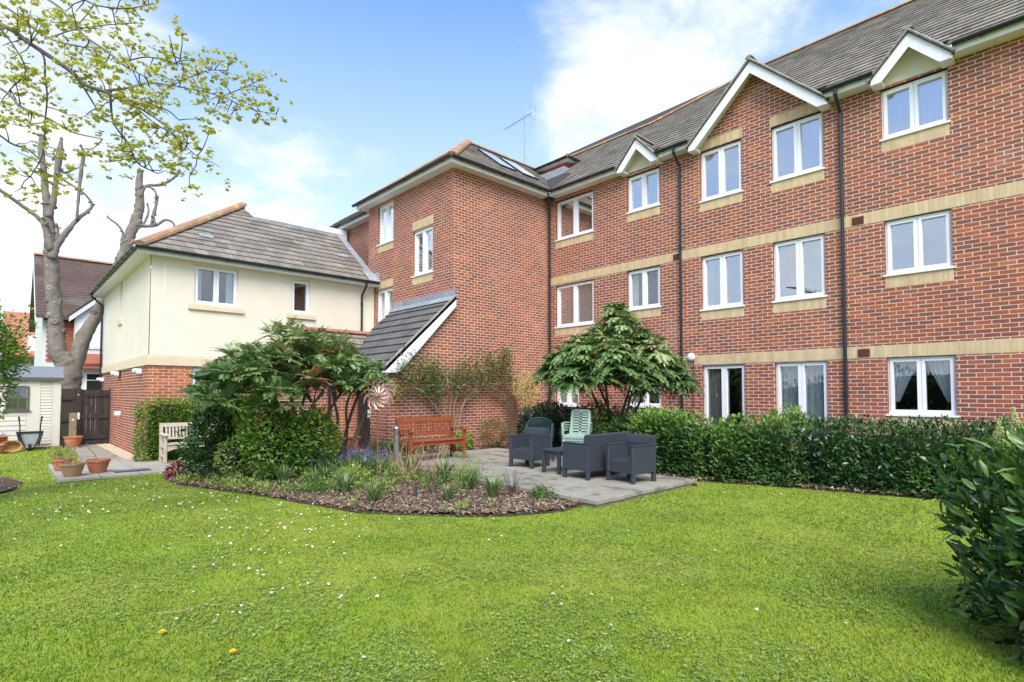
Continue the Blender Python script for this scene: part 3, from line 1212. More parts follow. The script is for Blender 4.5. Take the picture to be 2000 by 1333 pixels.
def window(parent, F, u0, u1, v0, v1, kind='net', bright=0, panes=2, sill=True, rec=.085, split=.5, name='window'):
    fr = MB()
    g = .004
    d0, d1 = -rec - .05, -rec + .02
    t = .048
    A, B, C, D = u0 + g, u1 - g, v0 + g, v1 - g
    fr.fbox(F, A, A + t, C, D, d0, d1)
    fr.fbox(F, B - t, B, C, D, d0, d1)
    fr.fbox(F, A + t, B - t, C, C + t, d0, d1 - .001)
    fr.fbox(F, A + t, B - t, D - t, D, d0, d1 - .001)
    if sill:
        fr.fbox(F, u0 - .03, u1 + .03, v0 - .028, v0 + .006, -rec, .035)
    # vent strip
    fr.fbox(F, u0 + (u1 - u0) * .2, u0 + (u1 - u0) * .8, D - t * .72, D - t * .3, d1 - .002, d1 + .014)
    if panes == 2:
        um = A + (B - A) * split
        fr.fbox(F, um - t / 2, um + t / 2, C + t, D - t, d0, d1 - .002)
        spans = [(A + t, um - t / 2), (um + t / 2, B - t)]
    else:
        spans = [(A + t, B - t)]
    wo = fr.build(name, 'white_plastic', parent)
    for (a, c) in spans:
        s = MB()
        k = .05
        y0, y1 = C + t, D - t
        e0, e1 = d0 + .01, d1 + .016
        a2, c2, y2, y3 = a - .012, c + .012, y0 - .012, y1 + .012
        s.fbox(F, a2, a2 + k, y2, y3, e0, e1)
        s.fbox(F, c2 - k, c2, y2, y3, e0, e1)
        s.fbox(F, a2 + k, c2 - k, y2, y2 + k, e0, e1 - .001)
        s.fbox(F, a2 + k, c2 - k, y3 - k, y3, e0, e1 - .001)
        s.build('sash', 'white_plastic', wo)
        p = MB()
        p.fbox(F, a2 + k - .004, c2 - k + .004, y2 + k - .004, y3 - k + .004, d0 + .012, d0 + .03)
        p.build('pane', 'glass_bright' if bright else 'glass', wo)
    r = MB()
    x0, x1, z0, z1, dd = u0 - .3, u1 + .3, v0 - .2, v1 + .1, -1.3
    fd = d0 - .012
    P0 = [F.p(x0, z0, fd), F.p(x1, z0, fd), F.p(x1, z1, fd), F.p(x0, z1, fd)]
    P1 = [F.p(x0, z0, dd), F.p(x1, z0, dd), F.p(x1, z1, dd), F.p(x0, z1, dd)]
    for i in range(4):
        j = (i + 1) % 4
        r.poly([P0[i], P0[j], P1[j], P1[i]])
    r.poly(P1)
    r.build('dark_room_box', 'dark_hole', wo)  # near-black box: the unlit room behind the glass painted dark
    cd = d0 - .045
    U0, U1, V0, V1 = u0 + .05, u1 - .05, v0 + .04, v1 - .04
    if kind == 'net':
        curtain_mesh(F, U0, U1, V0, V1, cd, 'curtain_white', wo, 16, name='net_curtain')
    elif kind == 'net_low':
        curtain_mesh(F, U0, U1, V0, V1, cd - .05, 'curtain_white', wo, 12, name='net_curtain')
    elif kind == 'pale_low':
        curtain_mesh(F, U0, U1, V0, V1, cd - .1, 'curtain_white', wo, 10, name='blind')
    elif kind == 'strip':
        curtain_mesh(F, U0, U1, V0, V1, cd, 'blind_strip', wo, 12, .03, name='vertical_blind')
    elif kind == 'grey':
        w = (U1 - U0)
        curtain_mesh(F, U1 - w * .52, U1, V0, V1, cd, 'curtain_grey', wo, 7, name='curtain')
        curtain_mesh(F, U0, U0 + w * .14, V0, V1, cd, 'curtain_grey', wo, 3, name='curtain')
    elif kind == 'dots':
        curtain_mesh(F, U0, U1, V0, V1, cd, 'curtain_net', wo, 9, name='net_curtain')
    elif kind == 'side':
        w = (U1 - U0)
        curtain_mesh(F, U1 - w * .22, U1, V0, V1, cd, 'curtain_white', wo, 4, name='curtain')
        curtain_mesh(F, U0, U0 + w * .16, V0, V1, cd, 'curtain_white', wo, 3, name='curtain')
    elif kind == 'tied':
        w = (U1 - U0)
        curtain_mesh(F, U0, U0 + w * .46, V0 + .2, V1, cd, 'curtain_white', wo, 5, name='tied_curtain', tie=1)
        curtain_mesh(F, U1 - w * .46, U1, V0 + .2, V1, cd, 'curtain_white', wo, 5, name='tied_curtain', tie=-1)
    elif kind == 'bamboo':
        for (a, c), hh in zip([(U0, (U0 + U1) / 2 - .02), ((U0 + U1) / 2 + .02, U1)], (.36, .46)):
            bb = MB()
            nn = 16
            for i in range(nn):
                z_ = V1 - (i + 1) * (V1 - V0) * hh / nn
                bb.fbox(F, a, c, z_, z_ + (V1 - V0) * hh / nn - .004, cd, cd + .01, random.random())
            bb.build('bamboo_blind', 'blind_bamboo', wo)
        bb = MB()
        for i in range(60):
            uu = random.uniform(U0, U1)
            l = random.uniform(.15, .5)
            bb.tube([F.p(uu, V0, cd), F.p(uu + random.uniform(-.1, .1), V0 + l * .6, cd - .02), F.p(uu + random.uniform(-.22, .22), V0 + l, cd)], [.006, .005, .002], 3, random.random())
        bb.build('house_plant', 'wood_grey', wo)
    elif kind == 'blind':
        curtain_mesh(F, U0, U1, V0 + (V1 - V0) * .35, V1, cd, 'curtain_white', wo, 2, .004, name='roller_blind')
    return wo


# --- long wall on the right
okR = lambda u, v: not (v < 1.2) and not (v < 3.2 and u > 6.3)
wall_r = wall_part(apt, 'long_wall', FR, [[(-3, -.4), (11.4, -.4), (11.4, 7.5), (-3, 7.5)], [(3.50, 7.5), (6.54, 7.5), (5.02, 8.84)]], WR, BANDS, LINT, okfn=okR)
for q in WR:
    window(apt, FR, q[0], q[1], q[2], q[3], q[4], q[5])
# --- stair wing, left face and right face
WL = [(14.40, 15.33, 6.17, 7.40, 'net', 1), (12.33, 13.33, 4.87, 6.18, 'side', 0), (14.40, 15.40, 3.30, 4.75, 'blind', 0)]
wall_l = wall_part(apt, 'wing_side_wall', FL, [[(11.4, -.4), (15.9, -.4), (15.9, 7.5), (11.4, 7.5)]], WL, (),
                   [(12.31, 13.35, 6.20, 6.44), (14.38, 15.42, 4.77, 5.0)], okz=4.2)
for q in WL:
    window(apt, FL, q[0], q[1], q[2], q[3], q[4], q[5])
wall_f = wall_part(apt, 'wing_front_wall', FF, [[(8.62, -.4), (12.3, -.4), (12.3, 7.5), (8.62, 7.5)], [(6.75, -.4), (8.62, -.4), (8.62, 3.86), (6.75, 2.10)]], [],
                   okz=9)
# lobby walls
FD = Frame((6.75, 0, 0), (0, 1, 0), (0, 0, 1), (-1, 0, 0))
FB = Frame((0, 13.15, 0), (1, 0, 0), (0, 0, 1), (0, -1, 0))
FC = Frame((5.0, 0, 0), (0, 1, 0), (0, 0, 1), (-1, 0, 0))
wall_part(apt, 'lobby_side_wall', FD, [[(11.4, -.4), (13.15, -.4), (13.15, 2.2), (11.4, 2.2)]], [(12.28, 13.06, .1, 2.1)], okz=9, sills=False)
wall_part(apt, 'lobby_front_wall', FB, [[(5.0, -.4), (6.75, -.4), (6.75, 2.2), (5.0, 2.2)]], [], okz=9)
wall_part(apt, 'lobby_end_wall', FC, [[(13.15, -.4), (15.5, -.4), (15.5, 2.2), (13.15, 2.2)]], [], okz=9)
d_ = MB()
for i in range(6):
    d_.fbox(FD, 12.30 + i * .125, 12.30 + (i + 1) * .125 - .008, .1, 2.08, -.08, -.05, random.random())
door = d_.build('lobby_door', 'fence_wood', apt)
s_ = MB()
s_.fbox(FD, 12.32, 12.52, 1.02, 1.10, -.049, -.044)
s_.fbox(FD, 12.32, 12.52, .90, .96, -.049, -.044)
sg = s_.build('notice', 'sign_white', door)
s_ = MB()
s_.fbox(FD, 12.325, 12.515, .965, 1.015, -.049, -.043)
s_.build('notice_stripe', 'sign_green', door)
s_ = MB()
s_.fbox(FD, 12.335, 12.505, .91, .93, -.044, -.040)
s_.build('notice_stripe', 'sign_blue', door)

# wing set back behind
FK = Frame((9.2, 0, 0), (0, 1, 0), (0, 0, 1), (-1, 0, 0))
wall_part(apt, 'rear_wall', FK, [[(15.9, 4.0), (22.5, 4.0), (22.5, 7.5), (15.9, 7.5)]], [], okz=9)
b = MB()
b.poly([(8.62, 15.9, -.3), (9.2, 15.9, -.3), (9.2, 15.9, 7.5), (8.62, 15.9, 7.5)])
b.poly([(12.3, -3, -.3), (23.2, -3, -.3), (23.2, -3, 7.5), (12.3, -3, 7.5)])
b.poly([(23.2, -3, -.3), (23.2, 22.5, -.3), (23.2, 22.5, 7.5), (23.2, -3, 7.5)])
b.poly([(9.2, 22.5, -.3), (23.2, 22.5, -.3), (23.2, 22.5, 7.5), (9.2, 22.5, 7.5)])
b.build('end_wall', 'brick', apt)

# ------------------------------------------------------------------ roofs
T38 = math.tan(R(38))
C38, S38 = math.cos(R(38)), math.sin(R(38))
roof = MB()
RFR = Frame((12.0, 0, ZE), (0, 1, 0), (C38, 0, S38), (-S38, 0, C38))
VH, VL = 5.6 / C38, 3.66 / C38
YH, YS = 6.9, 9.85
main_polys = [[(-3.2, 0), (YH, 0), (YH, VH), (-3.2, VH)], [(YH, 0), (YS, 0), (YS, VL), (YH, VH)], [(YS, 0), (11.1, 0), (11.1, VL), (YS, VL)]]
polys_r = [[(11.1, 0), (13.65, 3.236), (15.6, VL), (11.1, VL)]]
for (ya, yb, vv) in ((-3.2, 1.58, 0), (1.58, 2.68, .42), (2.68, 3.56, 0), (3.56, 6.48, .42), (6.48, 7.45, 0), (7.45, 8.55, .42), (8.55, 11.1, 0)):
    for mp in main_polys:
        q = clip_poly(mp, [(ya, vv), (yb, vv), (yb, 9), (ya, 9)])
        if len(q) > 2 and area(q) > .001:
            polys_r.append(q)
for pl in polys_r:
    slope_base(RFR, pl, roof)
RPF = Frame((8.32, 11.1, ZE), (1, 0, 0), (0, C38, S38), (0, -S38, C38))
RPL = Frame((8.32, 11.1, ZE), (0, 1, 0), (C38, 0, S38), (-S38, 0, C38))
pf = [(0, 0), (3.68, 0), (6.23, 3.236), (2.55, 3.236)]
plf = [(0, 0), (5.1, 0), (2.55, 3.236)]
slope_base(RPF, pf, roof)
slope_base(RPL, plf, roof)
RPB = Frame((8.32, 16.2, ZE), (1, 0, 0), (0, -C38, S38), (0, S38, C38))
pb = [(0, 0), (6, 0), (6, 3.236), (2.55, 3.236)]
slope_base(RPB, pb, roof)
RKF = Frame((8.9, 16.2, ZE), (0, 1, 0), (C38, 0, S38), (-S38, 0, C38))
pk = [(-.3, 0), (6.4, 0), (6.4, 2.6), (-.3, 2.6)]
slope_base(RKF, pk, roof)
# back slopes
zr1, zr2 = ZE + 5.6 * T38, ZE + 3.66 * T38
roof.poly([(17.6, -3.2, zr1), (17.6, YH, zr1), (23.5, YH, ZE), (23.5, -3.2, ZE)])
roof.poly([(17.6, YH, zr1), (15.66, YS, zr2), (19.5, YS, zr2), ])
roof.poly([(15.66, YS, zr2), (15.66, 22.5, zr2), (23.5, 22.5, ZE), (23.5, YH, ZE), (17.6, YH, zr1)])
roof.poly([(12.0, -3.2, ZE), (17.6, -3.2, zr1), (23.5, -3.2, ZE)])
roof_o = roof.build('roof', 'roof_base', apt)
for i, pl in enumerate(polys_r):
    lay_tiles(RFR, pl, TP, roof_o, 'roof_tile', ref=(-3.2, 0))
lay_tiles(RPF, pf, TP, roof_o, 'roof_tile')
lay_tiles(RPL, plf, TP, roof_o, 'roof_tile')
lay_tiles(RKF, pk, TP, roof_o, 'roof_tile')


def ridge_tiles(p, q, parent, m='ridge_tile', r=.085, L=.45, name='ridge_tile', lift=.02):
    p, q = Vector(p), Vector(q)
    D = q - p
    n = max(1, round(D.length / L))
    d = D.normalized()
    side = d.cross(Vector((0, 0, 1))).normalized()
    up = side.cross(d).normalized()
    for i in range(n):
        a = p + D * (i / n) + up * lift
        e = p + D * ((i + 1) / n + .02) + up * (lift + .006)
        b = MB()
        rs = []
        for c, rr in ((a, r * 1.04), (e, r)):
            rs.append([c + side * (math.cos(t) * rr * 1.35) + up * (math.sin(t) * rr - rr * .3) for t in [math.pi * k / 6 for k in range(7)]])
        b.rings(rs, random.random(), cap=True)
        b.build(name, m, parent)


ridge_tiles((17.6, -3, zr1), (17.6, YH, zr1), roof_o)
ridge_tiles((17.6, YH, zr1), (15.66, YS, zr2), roof_o)
ridge_tiles((15.66, YS, zr2), (15.66, 15.6, zr2), roof_o)
za = ZE + 2.55 * T38
ridge_tiles((8.34, 11.12, ZE + .03), (10.87, 13.65, za + .03), roof_o, r=.10)
ridge_tiles((8.34, 16.18, ZE), (10.87, 13.65, za), roof_o)
ridge_tiles((10.87, 13.65, za), (14.4, 13.65, za), roof_o)

# fascia, soffit and gutters
for (y0, y1) in ((-3.2, 1.56), (2.70, 3.58), (6.46, 7.42), (8.58, 11.09)):
    fa = MB()
    fa.box(11.998, 12.02, y0, y1, 7.47, 7.63)
    fa.box(12.02, 12.31, y0, y1, 7.475, 7.49)
    fa.build('fascia', 'white_board', apt)
fa = MB()
fa.box(8.318, 12.0, 11.098, 11.12, 7.47, 7.63)
fa.box(8.34, 12.02, 11.12, 11.41, 7.474, 7.489)
fa.box(8.318, 8.34, 11.12, 16.2, 7.47, 7.63)
fa.box(8.34, 8.63, 11.12, 16.2, 7.475, 7.49)
fa.box(8.34, 9.2, 15.9, 16.2, 7.476, 7.491)
fa.build('fascia', 'white_board', apt)
fa = MB()
fa.box(8.898, 8.92, 16.2, 22.5, 7.47, 7.63)
fa.box(8.92, 9.21, 16.2, 22.5, 7.475, 7.49)
fa.build('fascia', 'white_board', apt)


def gutter(parent, p, q, r=.058, clips=.9, name='gutter'):
    p, q = Vector(p), Vector(q)
    d = (q - p).normalized()
    side = d.cross(Vector((0, 0, 1))).normalized()
    b = MB()
    ring = lambda c, rr: [c + side * math.cos(t) * rr + Vector((0, 0, 1)) * math.sin(t) * rr for t in [math.pi + math.pi * k / 8 for k in range(9)]] + \
                         [c + side * math.cos(t) * (rr - .006) + Vector((0, 0, 1)) * math.sin(t) * (rr - .006) for t in [2 * math.pi - math.pi * k / 8 for k in range(9)]]
    b.rings([ring(p, r), ring(q, r)])
    n = max(1, int((q - p).length / clips))
    for i in range(n + 1):
        c = p + (q - p) * ((i + .5) / (n + 1))
        b.rings([ring(c - d * .03, r + .010), ring(c + d * .03, r + .010)])
    return b.build(name, 'gutter', parent)


GZ = 7.615
for (y0, y1) in ((-3.2, 1.50), (2.68, 3.56), (6.50, 7.40), (8.62, 11.05)):
    gutter(apt, (11.935, y0, GZ), (11.935, y1, GZ))
gutter(apt, (8.26, 11.035, GZ), (11.93, 11.035, GZ))
gutter(apt, (8.255, 11.0, GZ), (8.255, 16.3, GZ))
gutter(apt, (8.835, 16.2, GZ), (8.835, 22.5, GZ))


def downpipe(parent, x, y, z0, z1, off, name='downpipe', wall=(0, 0)):
    """off: vector from gutter outlet to wall line"""
    b = MB()
    gx, gy = x - off[0], y - off[1]
    b.tube([(gx, gy, z1), (gx, gy, z1 - .10), (x, y, z1 - .38), (x, y, z1 - .46)], .034, 8)
    b.tube([(x, y, z1 - .42), (x, y, z0)], .034, 8)
    z = z1 - .6
    while z > z0 + .3:
        b.tube([(x, y, z), (x, y, z - .07)], .043, 8)
        z -= 1.8
    return b.build(name, 'gutter', parent)


downpipe(apt, 12.24, 3.33, -.1, GZ - .05, (.30, 0))
downpipe(apt, 12.24, 6.90, -.1, GZ - .05, (.30, 0))
downpipe(apt, 12.23, 11.30, -.1, GZ - .05, (.27, .2))
downpipe(apt, 6.05, 13.09, -.1, 2.2, (0, .2))

# gables over the long wall
def gable(yc, hw, zb, za_, infill, depth_tiles):
    """bargeboards, roof cheeks and infill of one gable, apex at yc"""
    X0 = 11.99
    b = MB()
    wd = .20
    sl = (za_ - zb) / hw
    for s in (-1, 1):
        p = [(yc, za_), (yc + s * hw, zb), (yc + s * hw, zb - wd * .55), (yc + s * (hw - .16), zb - wd * .55), (yc, za_ - wd * 1.38)]
        b.prism([(X0, y, z) for y, z in p], [(X0 + .025, y, z) for y, z in p])
        p = [(yc, za_ - .02), (yc + s * hw, zb - .02), (yc + s * hw, zb - .05), (yc, za_ - .05)]
        b.prism([(X0 + .025, y, z - .06) for y, z in p], [(12.31, y, z - .06) for y, z in p])
        # boxed foot
        y0, y1 = sorted((yc + s * (hw - .16), yc + s * (hw + .02)))
        b.box(X0 + .025, 12.31, y0, y1, zb - wd * .55 + .001, zb - .04)
    b.build('bargeboard', 'white_board', apt)
    r = MB()
    vmax = math.hypot(hw + .05, (za_ - zb) * (hw + .05) / hw)
    back = 12.0 + (za_ + .05 - ZE) / T38 + .15
    for s in (-1, 1):
        V = Vector((0, -s * hw, za_ - zb)).normalized()
        N = Vector((0, s * (za_ - zb), hw)).normalized()
        Fq = Frame((X0 - .035, yc + s * (hw + .05), zb - (za_ - zb) / hw * .05 + .03), (1, 0, 0), V, N)
        pl = [(0, 0), (.12, 0), (back - X0, vmax), (0, vmax)]
        slope_base(Fq, pl, r, .03)
        lay_tiles(Fq, pl, TP, roof_o, 'roof_tile', th=.022)
    r.build('gable_roof', 'roof_base', apt)
    vm = MB()
    for s in (-1, 1):
        p0 = Vector((X0 - .03, yc + s * (hw + .05), zb - (za_ - zb) / hw * .05 + .035))
        p1 = Vector((X0 - .03, yc, za_ + .035))
        k = 14
        pts = [p0 + (p1 - p0) * (i / k) + Vector((0, 0, random.uniform(-.006, .008))) for i in range(k + 1)]
        vm.tube(pts, [.026 + random.uniform(-.005, .006) for _ in pts], 6)
    vm.build('verge', 'verge_mortar', apt)
    ridge_tiles((X0 - .04, yc, za_ + .05), (back, yc, za_ + .05), roof_o, m='verge_mortar', r=.06, L=.4)
    if infill:
        f = MB()
        p = [(yc - hw + .05, zb - .07), (yc + hw - .05, zb - .07), (yc, za_ - .12)]
        f.prism([(12.31, y, z) for y, z in p], [(12.285, y, z) for y, z in p])
        f.build('gable_infill', 'render', apt)


gable(5.02, 1.50, 7.46, 8.92, False, 0)
gable(8.0, .60, 7.54, 8.19, True, 0)
gable(2.13, .60, 7.50, 8.15, True, 0)

# skylights on the wing roof
for (u0, u1) in ((2.50, 3.15), (3.45, 4.15)):
    b = MB()
    b.fbox(RPF, u0, u1, 1.15, 2.55, .0, .07)
    f = b.build('skylight', 'gutter', apt)
    b = MB()
    b.fbox(RPF, u0 + .06, u1 - .06, 1.21, 2.49, .07, .078)
    b.build('skylight_pane', 'glass_bright', f)
    b = MB()
    b.fbox(RPF, u0 + .05, u1 - .05, 1.20, 2.50, .0705, .0745)
    b.build('skylight_blind', 'white_board', f)

# little dormer turret behind the valley
b = MB()
b.box(13.9, 15.0, 12.05, 13.3, 8.8, 9.44)
tur = b.build('roof_turret', 'brick', apt)
b = MB()
a, c = (13.7, 11.9), (15.2, 13.4)
pk_ = (14.6, 12.65, 9.98)
for e, f in (((a[0], a[1]), (c[0], a[1])), ((c[0], a[1]), (c[0], c[1])), ((c[0], c[1]), (a[0], c[1])), ((a[0], c[1]), (a[0], a[1]))):
    b.poly([(e[0], e[1], 9.47), (f[0], f[1], 9.47), pk_])
b.poly([(a[0], a[1], 9.47), (c[0], a[1], 9.47), (c[0], c[1], 9.47), (a[0], c[1], 9.47)])
b.build('turret_roof', 'roof_tile', tur)
b = MB()
b.box(13.72, 15.28, 11.87, 13.48, 9.39, 9.465)
b.build('turret_fascia', 'white_board', tur)
gutter(tur, (13.66, 11.8, 9.46), (13.66, 13.5, 9.46))
gutter(tur, (13.66, 11.8, 9.46), (15.2, 11.8, 9.46))
b = MB()
b.tube([(13.7, 11.85, 9.49), pk_], .07, 6)
b.build('turret_hip', 'ridge_tile', tur)
b = MB()
b.box(13.6, 13.9, 11.9, 13.4, 8.85, 9.12)
b.build('turret_flashing', 'lead', tur)

# ---- roof over the lean-to and lobby
LS = 0.93
lc = 1 / math.hypot(1, LS)
RLT = Frame((6.52, 11.27, 2.08), (0, 1, 0), (lc, 0, LS * lc), (-LS * lc, 0, lc))
vt = (8.62 - 6.52) / lc
plt_ = [(0, 0), (1.62, 0), (3.05, (7.72 - 6.52) / lc), (3.05, vt), (0, vt)]
lr = MB()
slope_base(RLT, plt_, lr, .06)
mb_ = math.atan2(1.12, 1.42)
RLB = Frame((4.72, 12.88, 2.08), (1, 0, 0), (0, math.cos(mb_), math.sin(mb_)), (0, -math.sin(mb_), math.cos(mb_)))
vb = math.hypot(1.12, 1.42)
plb = [(0, 0), (1.80, 0), (3.0, vb), (1.15, vb)]
slope_base(RLB, plb, lr, .06)
mh = math.atan2(1.12, 1.15)
RLH = Frame((4.72, 12.88, 2.08), (0, 1, 0), (math.cos(mh), 0, math.sin(mh)), (-math.sin(mh), 0, math.cos(mh)))
plh = [(0, 0), (2.6, 0), (2.6, math.hypot(1.12, 1.15)), (1.42, math.hypot(1.12, 1.15))]
slope_base(RLH, plh, lr, .06)
lro = lr.build('lean_to_roof', 'roof_base', apt)
LT = Pieces('slate_tile', 200)
lay_tiles(RLT, plt_, LT, lro, 'roof_tile_dark', W=.33, G=.31, th=.035)
lay_tiles(RLB, plb, LT, lro, 'roof_tile', W=.33, G=.31, th=.035)
lay_tiles(RLH, plh, LT, lro, 'roof_tile', W=.33, G=.31, th=.035)
ridge_tiles((5.86, 14.30, 3.21), (7.7, 14.30, 3.21), lro, 'ridge_red', r=.09)
ridge_tiles((4.75, 12.90, 2.1), (5.86, 14.30, 3.21), lro, 'ridge_red', r=.09)
# bargeboard, gutter, flashings
b = MB()
p = [(6.56, 2.14), (8.63, 2.14 + 2.07 * LS), (8.63, 2.14 + 2.07 * LS - .28), (6.95, 2.02), (6.56, 2.0)]
b.prism([(x, 11.27, z) for x, z in p], [(x, 11.295, z) for x, z in p])
b.box(6.5, 6.95, 11.295, 11.41, 2.001, 2.02)
b.box(6.545, 6.565, 11.295, 12.9, 2.0, 2.12)
b.build('lean_to_bargeboard', 'white_board', apt)
b = MB()
p0, p1 = Vector((6.56, 11.262, 2.16)), Vector((8.62, 11.262, 2.16 + 2.06 * LS))
pts = [p0 + (p1 - p0) * (i / 16) + Vector((0, 0, random.uniform(-.006, .006))) for i in range(17)]
b.tube(pts, [.026 + random.uniform(-.004, .006) for _ in pts], 6)
b.build('verge', 'verge_mortar', apt)
gutter(apt, (6.47, 11.3, 2.14), (6.47, 12.85, 2.14))
gutter(apt, (4.7, 12.83, 2.14), (6.45, 12.83, 2.14))
b = MB()
zt = 2.08 + (8.62 - 6.52) * LS
for i in range(6):
    y0 = 11.30 + i * .51
    b.box(8.596, 8.612, y0, y0 + .50, zt - .02, zt + .20, random.random())
    b.fbox(RLT, y0 - 11.27, y0 - 11.27 + .50, vt - .22, vt - .01, .045, .055, random.random())
b.build('lead_flashing', 'lead', apt)

# wall light, vents
def vent(F, u, v):
    b = MB()
    b.fbox(F, u - .10, u + .10, v - .075, v + .075, .0, .02)
    for k in range(5):
        b.fbox(F, u - .09, u + .09, v - .065 + k * .028, v - .055 + k * .028, .02, .026)
    b.build('air_brick', 'vent_red', apt)


vent(FR, 3.07, 4.93)
vent(FR, 7.02, 4.93)
vent(FR, 3.02, 2.31)
b = MB()
b.tube([(12.30, 6.64, 2.40), (12.25, 6.64, 2.40)], .075, 16)
lit = b.build('wall_light', 'gutter', apt)
b = MB()
b.tube([(12.255, 6.64, 2.40), (12.22, 6.64, 2.40), (12.20, 6.64, 2.40), (12.185, 6.64, 2.40)], [.10, .10, .085, .05], 18)
b.build('light_cover', 'white_plastic', lit, smooth=True)
b = MB()
b.tube([(12.27, 6.60, 2.33), (12.27, 6.62, 1.5), (12.27, 6.60, .4)], .010, 5)
b.build('cable', 'gutter', apt)

# aerial
b = MB()
b.tube([(14.0, 14.19, 9.5), (14.0, 14.19, 11.95)], .018, 6)
q0, q1 = Vector((14.0, 15.25, 11.70)), Vector((14.0, 13.75, 11.80))
b.tube([q0, q1], .012, 5)
for i in range(9):
    c = q0 + (q1 - q0) * (i / 9.5)
    b.tube([c + Vector((.13, 0, .0)), c - Vector((.13, 0, 0))], .006, 4)
for dz in (-.22, -.1, .1, .22):
    b.tube([q1 + Vector((.2, 0, dz)), q1 + Vector((-.2, 0, dz))], .006, 4)
b.tube([q1 + Vector((0, 0, -.25)), q1 + Vector((0, 0, .25))], .008, 4)
b.build('aerial', 'steel_dull', apt)
LT.finish()

# ================================================================== RENDERED ANNEX
anx = thing('rendered_annex', 'two storey annex with cream rendered upper floor above a red brick base', 'building', (5.5, 15.5, 0))
FA = Frame((0, 15.5, 0), (1, 0, 0), (0, 0, 1), (0, -1, 0))
FS = Frame((2.62, 0, 0), (0, 1, 0), (0, 0, 1), (-1, 0, 0))
mainWP, WP = WP, Pieces('brick', 120)
WA = [(3.55, 4.58, 3.79, 4.78, 'side', 0), (6.0, 6.53, 3.80, 4.76, 'empty', 0)]
GA = [(3.54, 4.60, .95, 2.17, 'blind', 0)]
wall_part(anx, 'front_wall', FA, [[(2.62, -.5), (8.60, -.5), (8.60, 2.21), (2.62, 2.21)]], GA, okz=1.35, m='brick_orange', sills=False, bm='mortar')
wall_part(anx, 'side_wall', FS, [[(15.5, -.5), (23.4, -.5), (23.4, 2.21), (15.5, 2.21)]], [(19.5, 19.95, .62, 2.21)], okz=1.2, m='brick', sills=False)
b = MB()
backing(FA, [(2.62, 2.4), (8.60, 2.4), (8.60, 4.95), (2.62, 4.95)], [q[:4] for q in WA], b, .015)
backing(FS, [(15.485, 2.4), (23.4, 2.4), (23.4, 4.95), (15.485, 4.95)], [(19.55, 19.90, 3.68, 4.95)], b, .015, depth=.16)
b.poly([(2.605, 23.4, -.5), (8.6, 23.4, -.5), (8.6, 23.4, 4.95), (2.605, 23.4, 4.95)])
b.fbox(FS, 19.5, 19.95, 3.6, 4.95, -.16, -.15)
b.fbox(FS, 19.45, 20.0, .6, 2.21, -.16, -.10)
b.build('render', 'render', anx)
b = MB()
b.fbox(FA, 2.905, 2.93, 2.46, 4.9, .014, .022)
b.build('render_bead', 'white_board', anx)
b = MB()
x = 2.572
while x < 8.55:
    w = min(1.18, 8.59 - x)
    b.fbox(FA, x, x + w - .004, 2.20, 2.40, -.02, .048, random.random())
    b.fbox(FA, x, x + w - .004, 2.40, 2.455, -.02, .030, random.random())
    x += w
y = 15.50
while y < 23.3:
    w = min(1.18, 23.4 - y)
    b.fbox(FS, y, y + w - .004, 2.20, 2.40, -.02, .047, random.random())
    b.fbox(FS, y, y + w - .004, 2.40, 2.455, -.02, .029, random.random())
    y += w
b.build('stone_band', 'stone_band', anx)
for q in WA:
    wo = window(anx, FA, q[0], q[1], q[2], q[3], q[4], q[5], panes=1 if q[1] - q[0] < .6 else 2, sill=False, rec=.06)
    s = MB()
    s.fbox(FA, q[0] - .14, q[1] + .14, q[2] - .15, q[2] - .05, -.02, .075)
    s.fbox(FA, q[0] - .11, q[1] + .11, q[2] - .05, q[2] - .01, -.02, .05)
    s.build('stone_sill', 'stone_band', anx)
for q in GA:
    window(anx, FA, q[0], q[1], q[2], q[3], q[4], q[5])
s = MB()
s.fbox(FS, 19.42, 20.03, 3.55, 3.68, -.02, .06)
s.build('stone_sill', 'stone_band', anx)
# sensor lights and vents
for (y, z) in ((16.35, 2.09), (19.9, 2.12), (23.0, 2.0)):
    b = MB()
    b.box(2.50, 2.61, y - .06, y + .06, z - .07, z + .05)
    b.tube([(2.50, y, z), (2.42, y, z - .02)], [.055, .05], 10)
    b.build('security_light', 'white_plastic', anx)
b = MB()
b.box(2.48, 2.61, 19.35, 19.6, .88, 1.0)
b.build('vent_cover', 'white_plastic', anx)

p377 = R(37.7)
c3, s3 = math.cos(p377), math.sin(p377)
RCF = Frame((2.3, 15.2, 4.98), (1, 0, 0), (0, c3, s3), (0, -s3, c3))
RCL = Frame((2.3, 15.2, 4.98), (0, 1, 0), (c3, 0, s3), (-s3, 0, c3))
v1_, v2_ = 2.57 / c3, 3.2 / c3
pc1 = [(0, 0), (6.31, 0), (6.31, v1_), (2.57, v1_)]
pc2 = [(2.57, v1_), (3.42, v1_), (3.2, v2_)]
pc3 = [(0, 0), (8.5, 0), (8.5, v2_), (3.2, v2_)]
r = MB()
for F_, pl in ((RCF, pc1), (RCF, pc2), (RCL, pc3)):
    slope_base(F_, pl, r)
zt1, zt2 = 4.98 + 2.57 * math.tan(p377), 4.98 + 3.2 * math.tan(p377)
r.poly([(5.5, 18.4, zt2), (5.5, 23.7, zt2), (5.9, 23.7, zt1), (5.75, 17.77, zt1)])
r.box(5.6, 8.6, 17.8, 23.6, zt1 - .1, zt1 - .03)
ro = r.build('roof', 'roof_base', anx)
CT = Pieces('roof_tile', 250)
lay_tiles(RCF, pc1, CT, ro, 'roof_tile')
lay_tiles(RCF, pc2, CT, ro, 'roof_tile')
lay_tiles(RCL, pc3, CT, ro, 'roof_tile')
CT.finish()
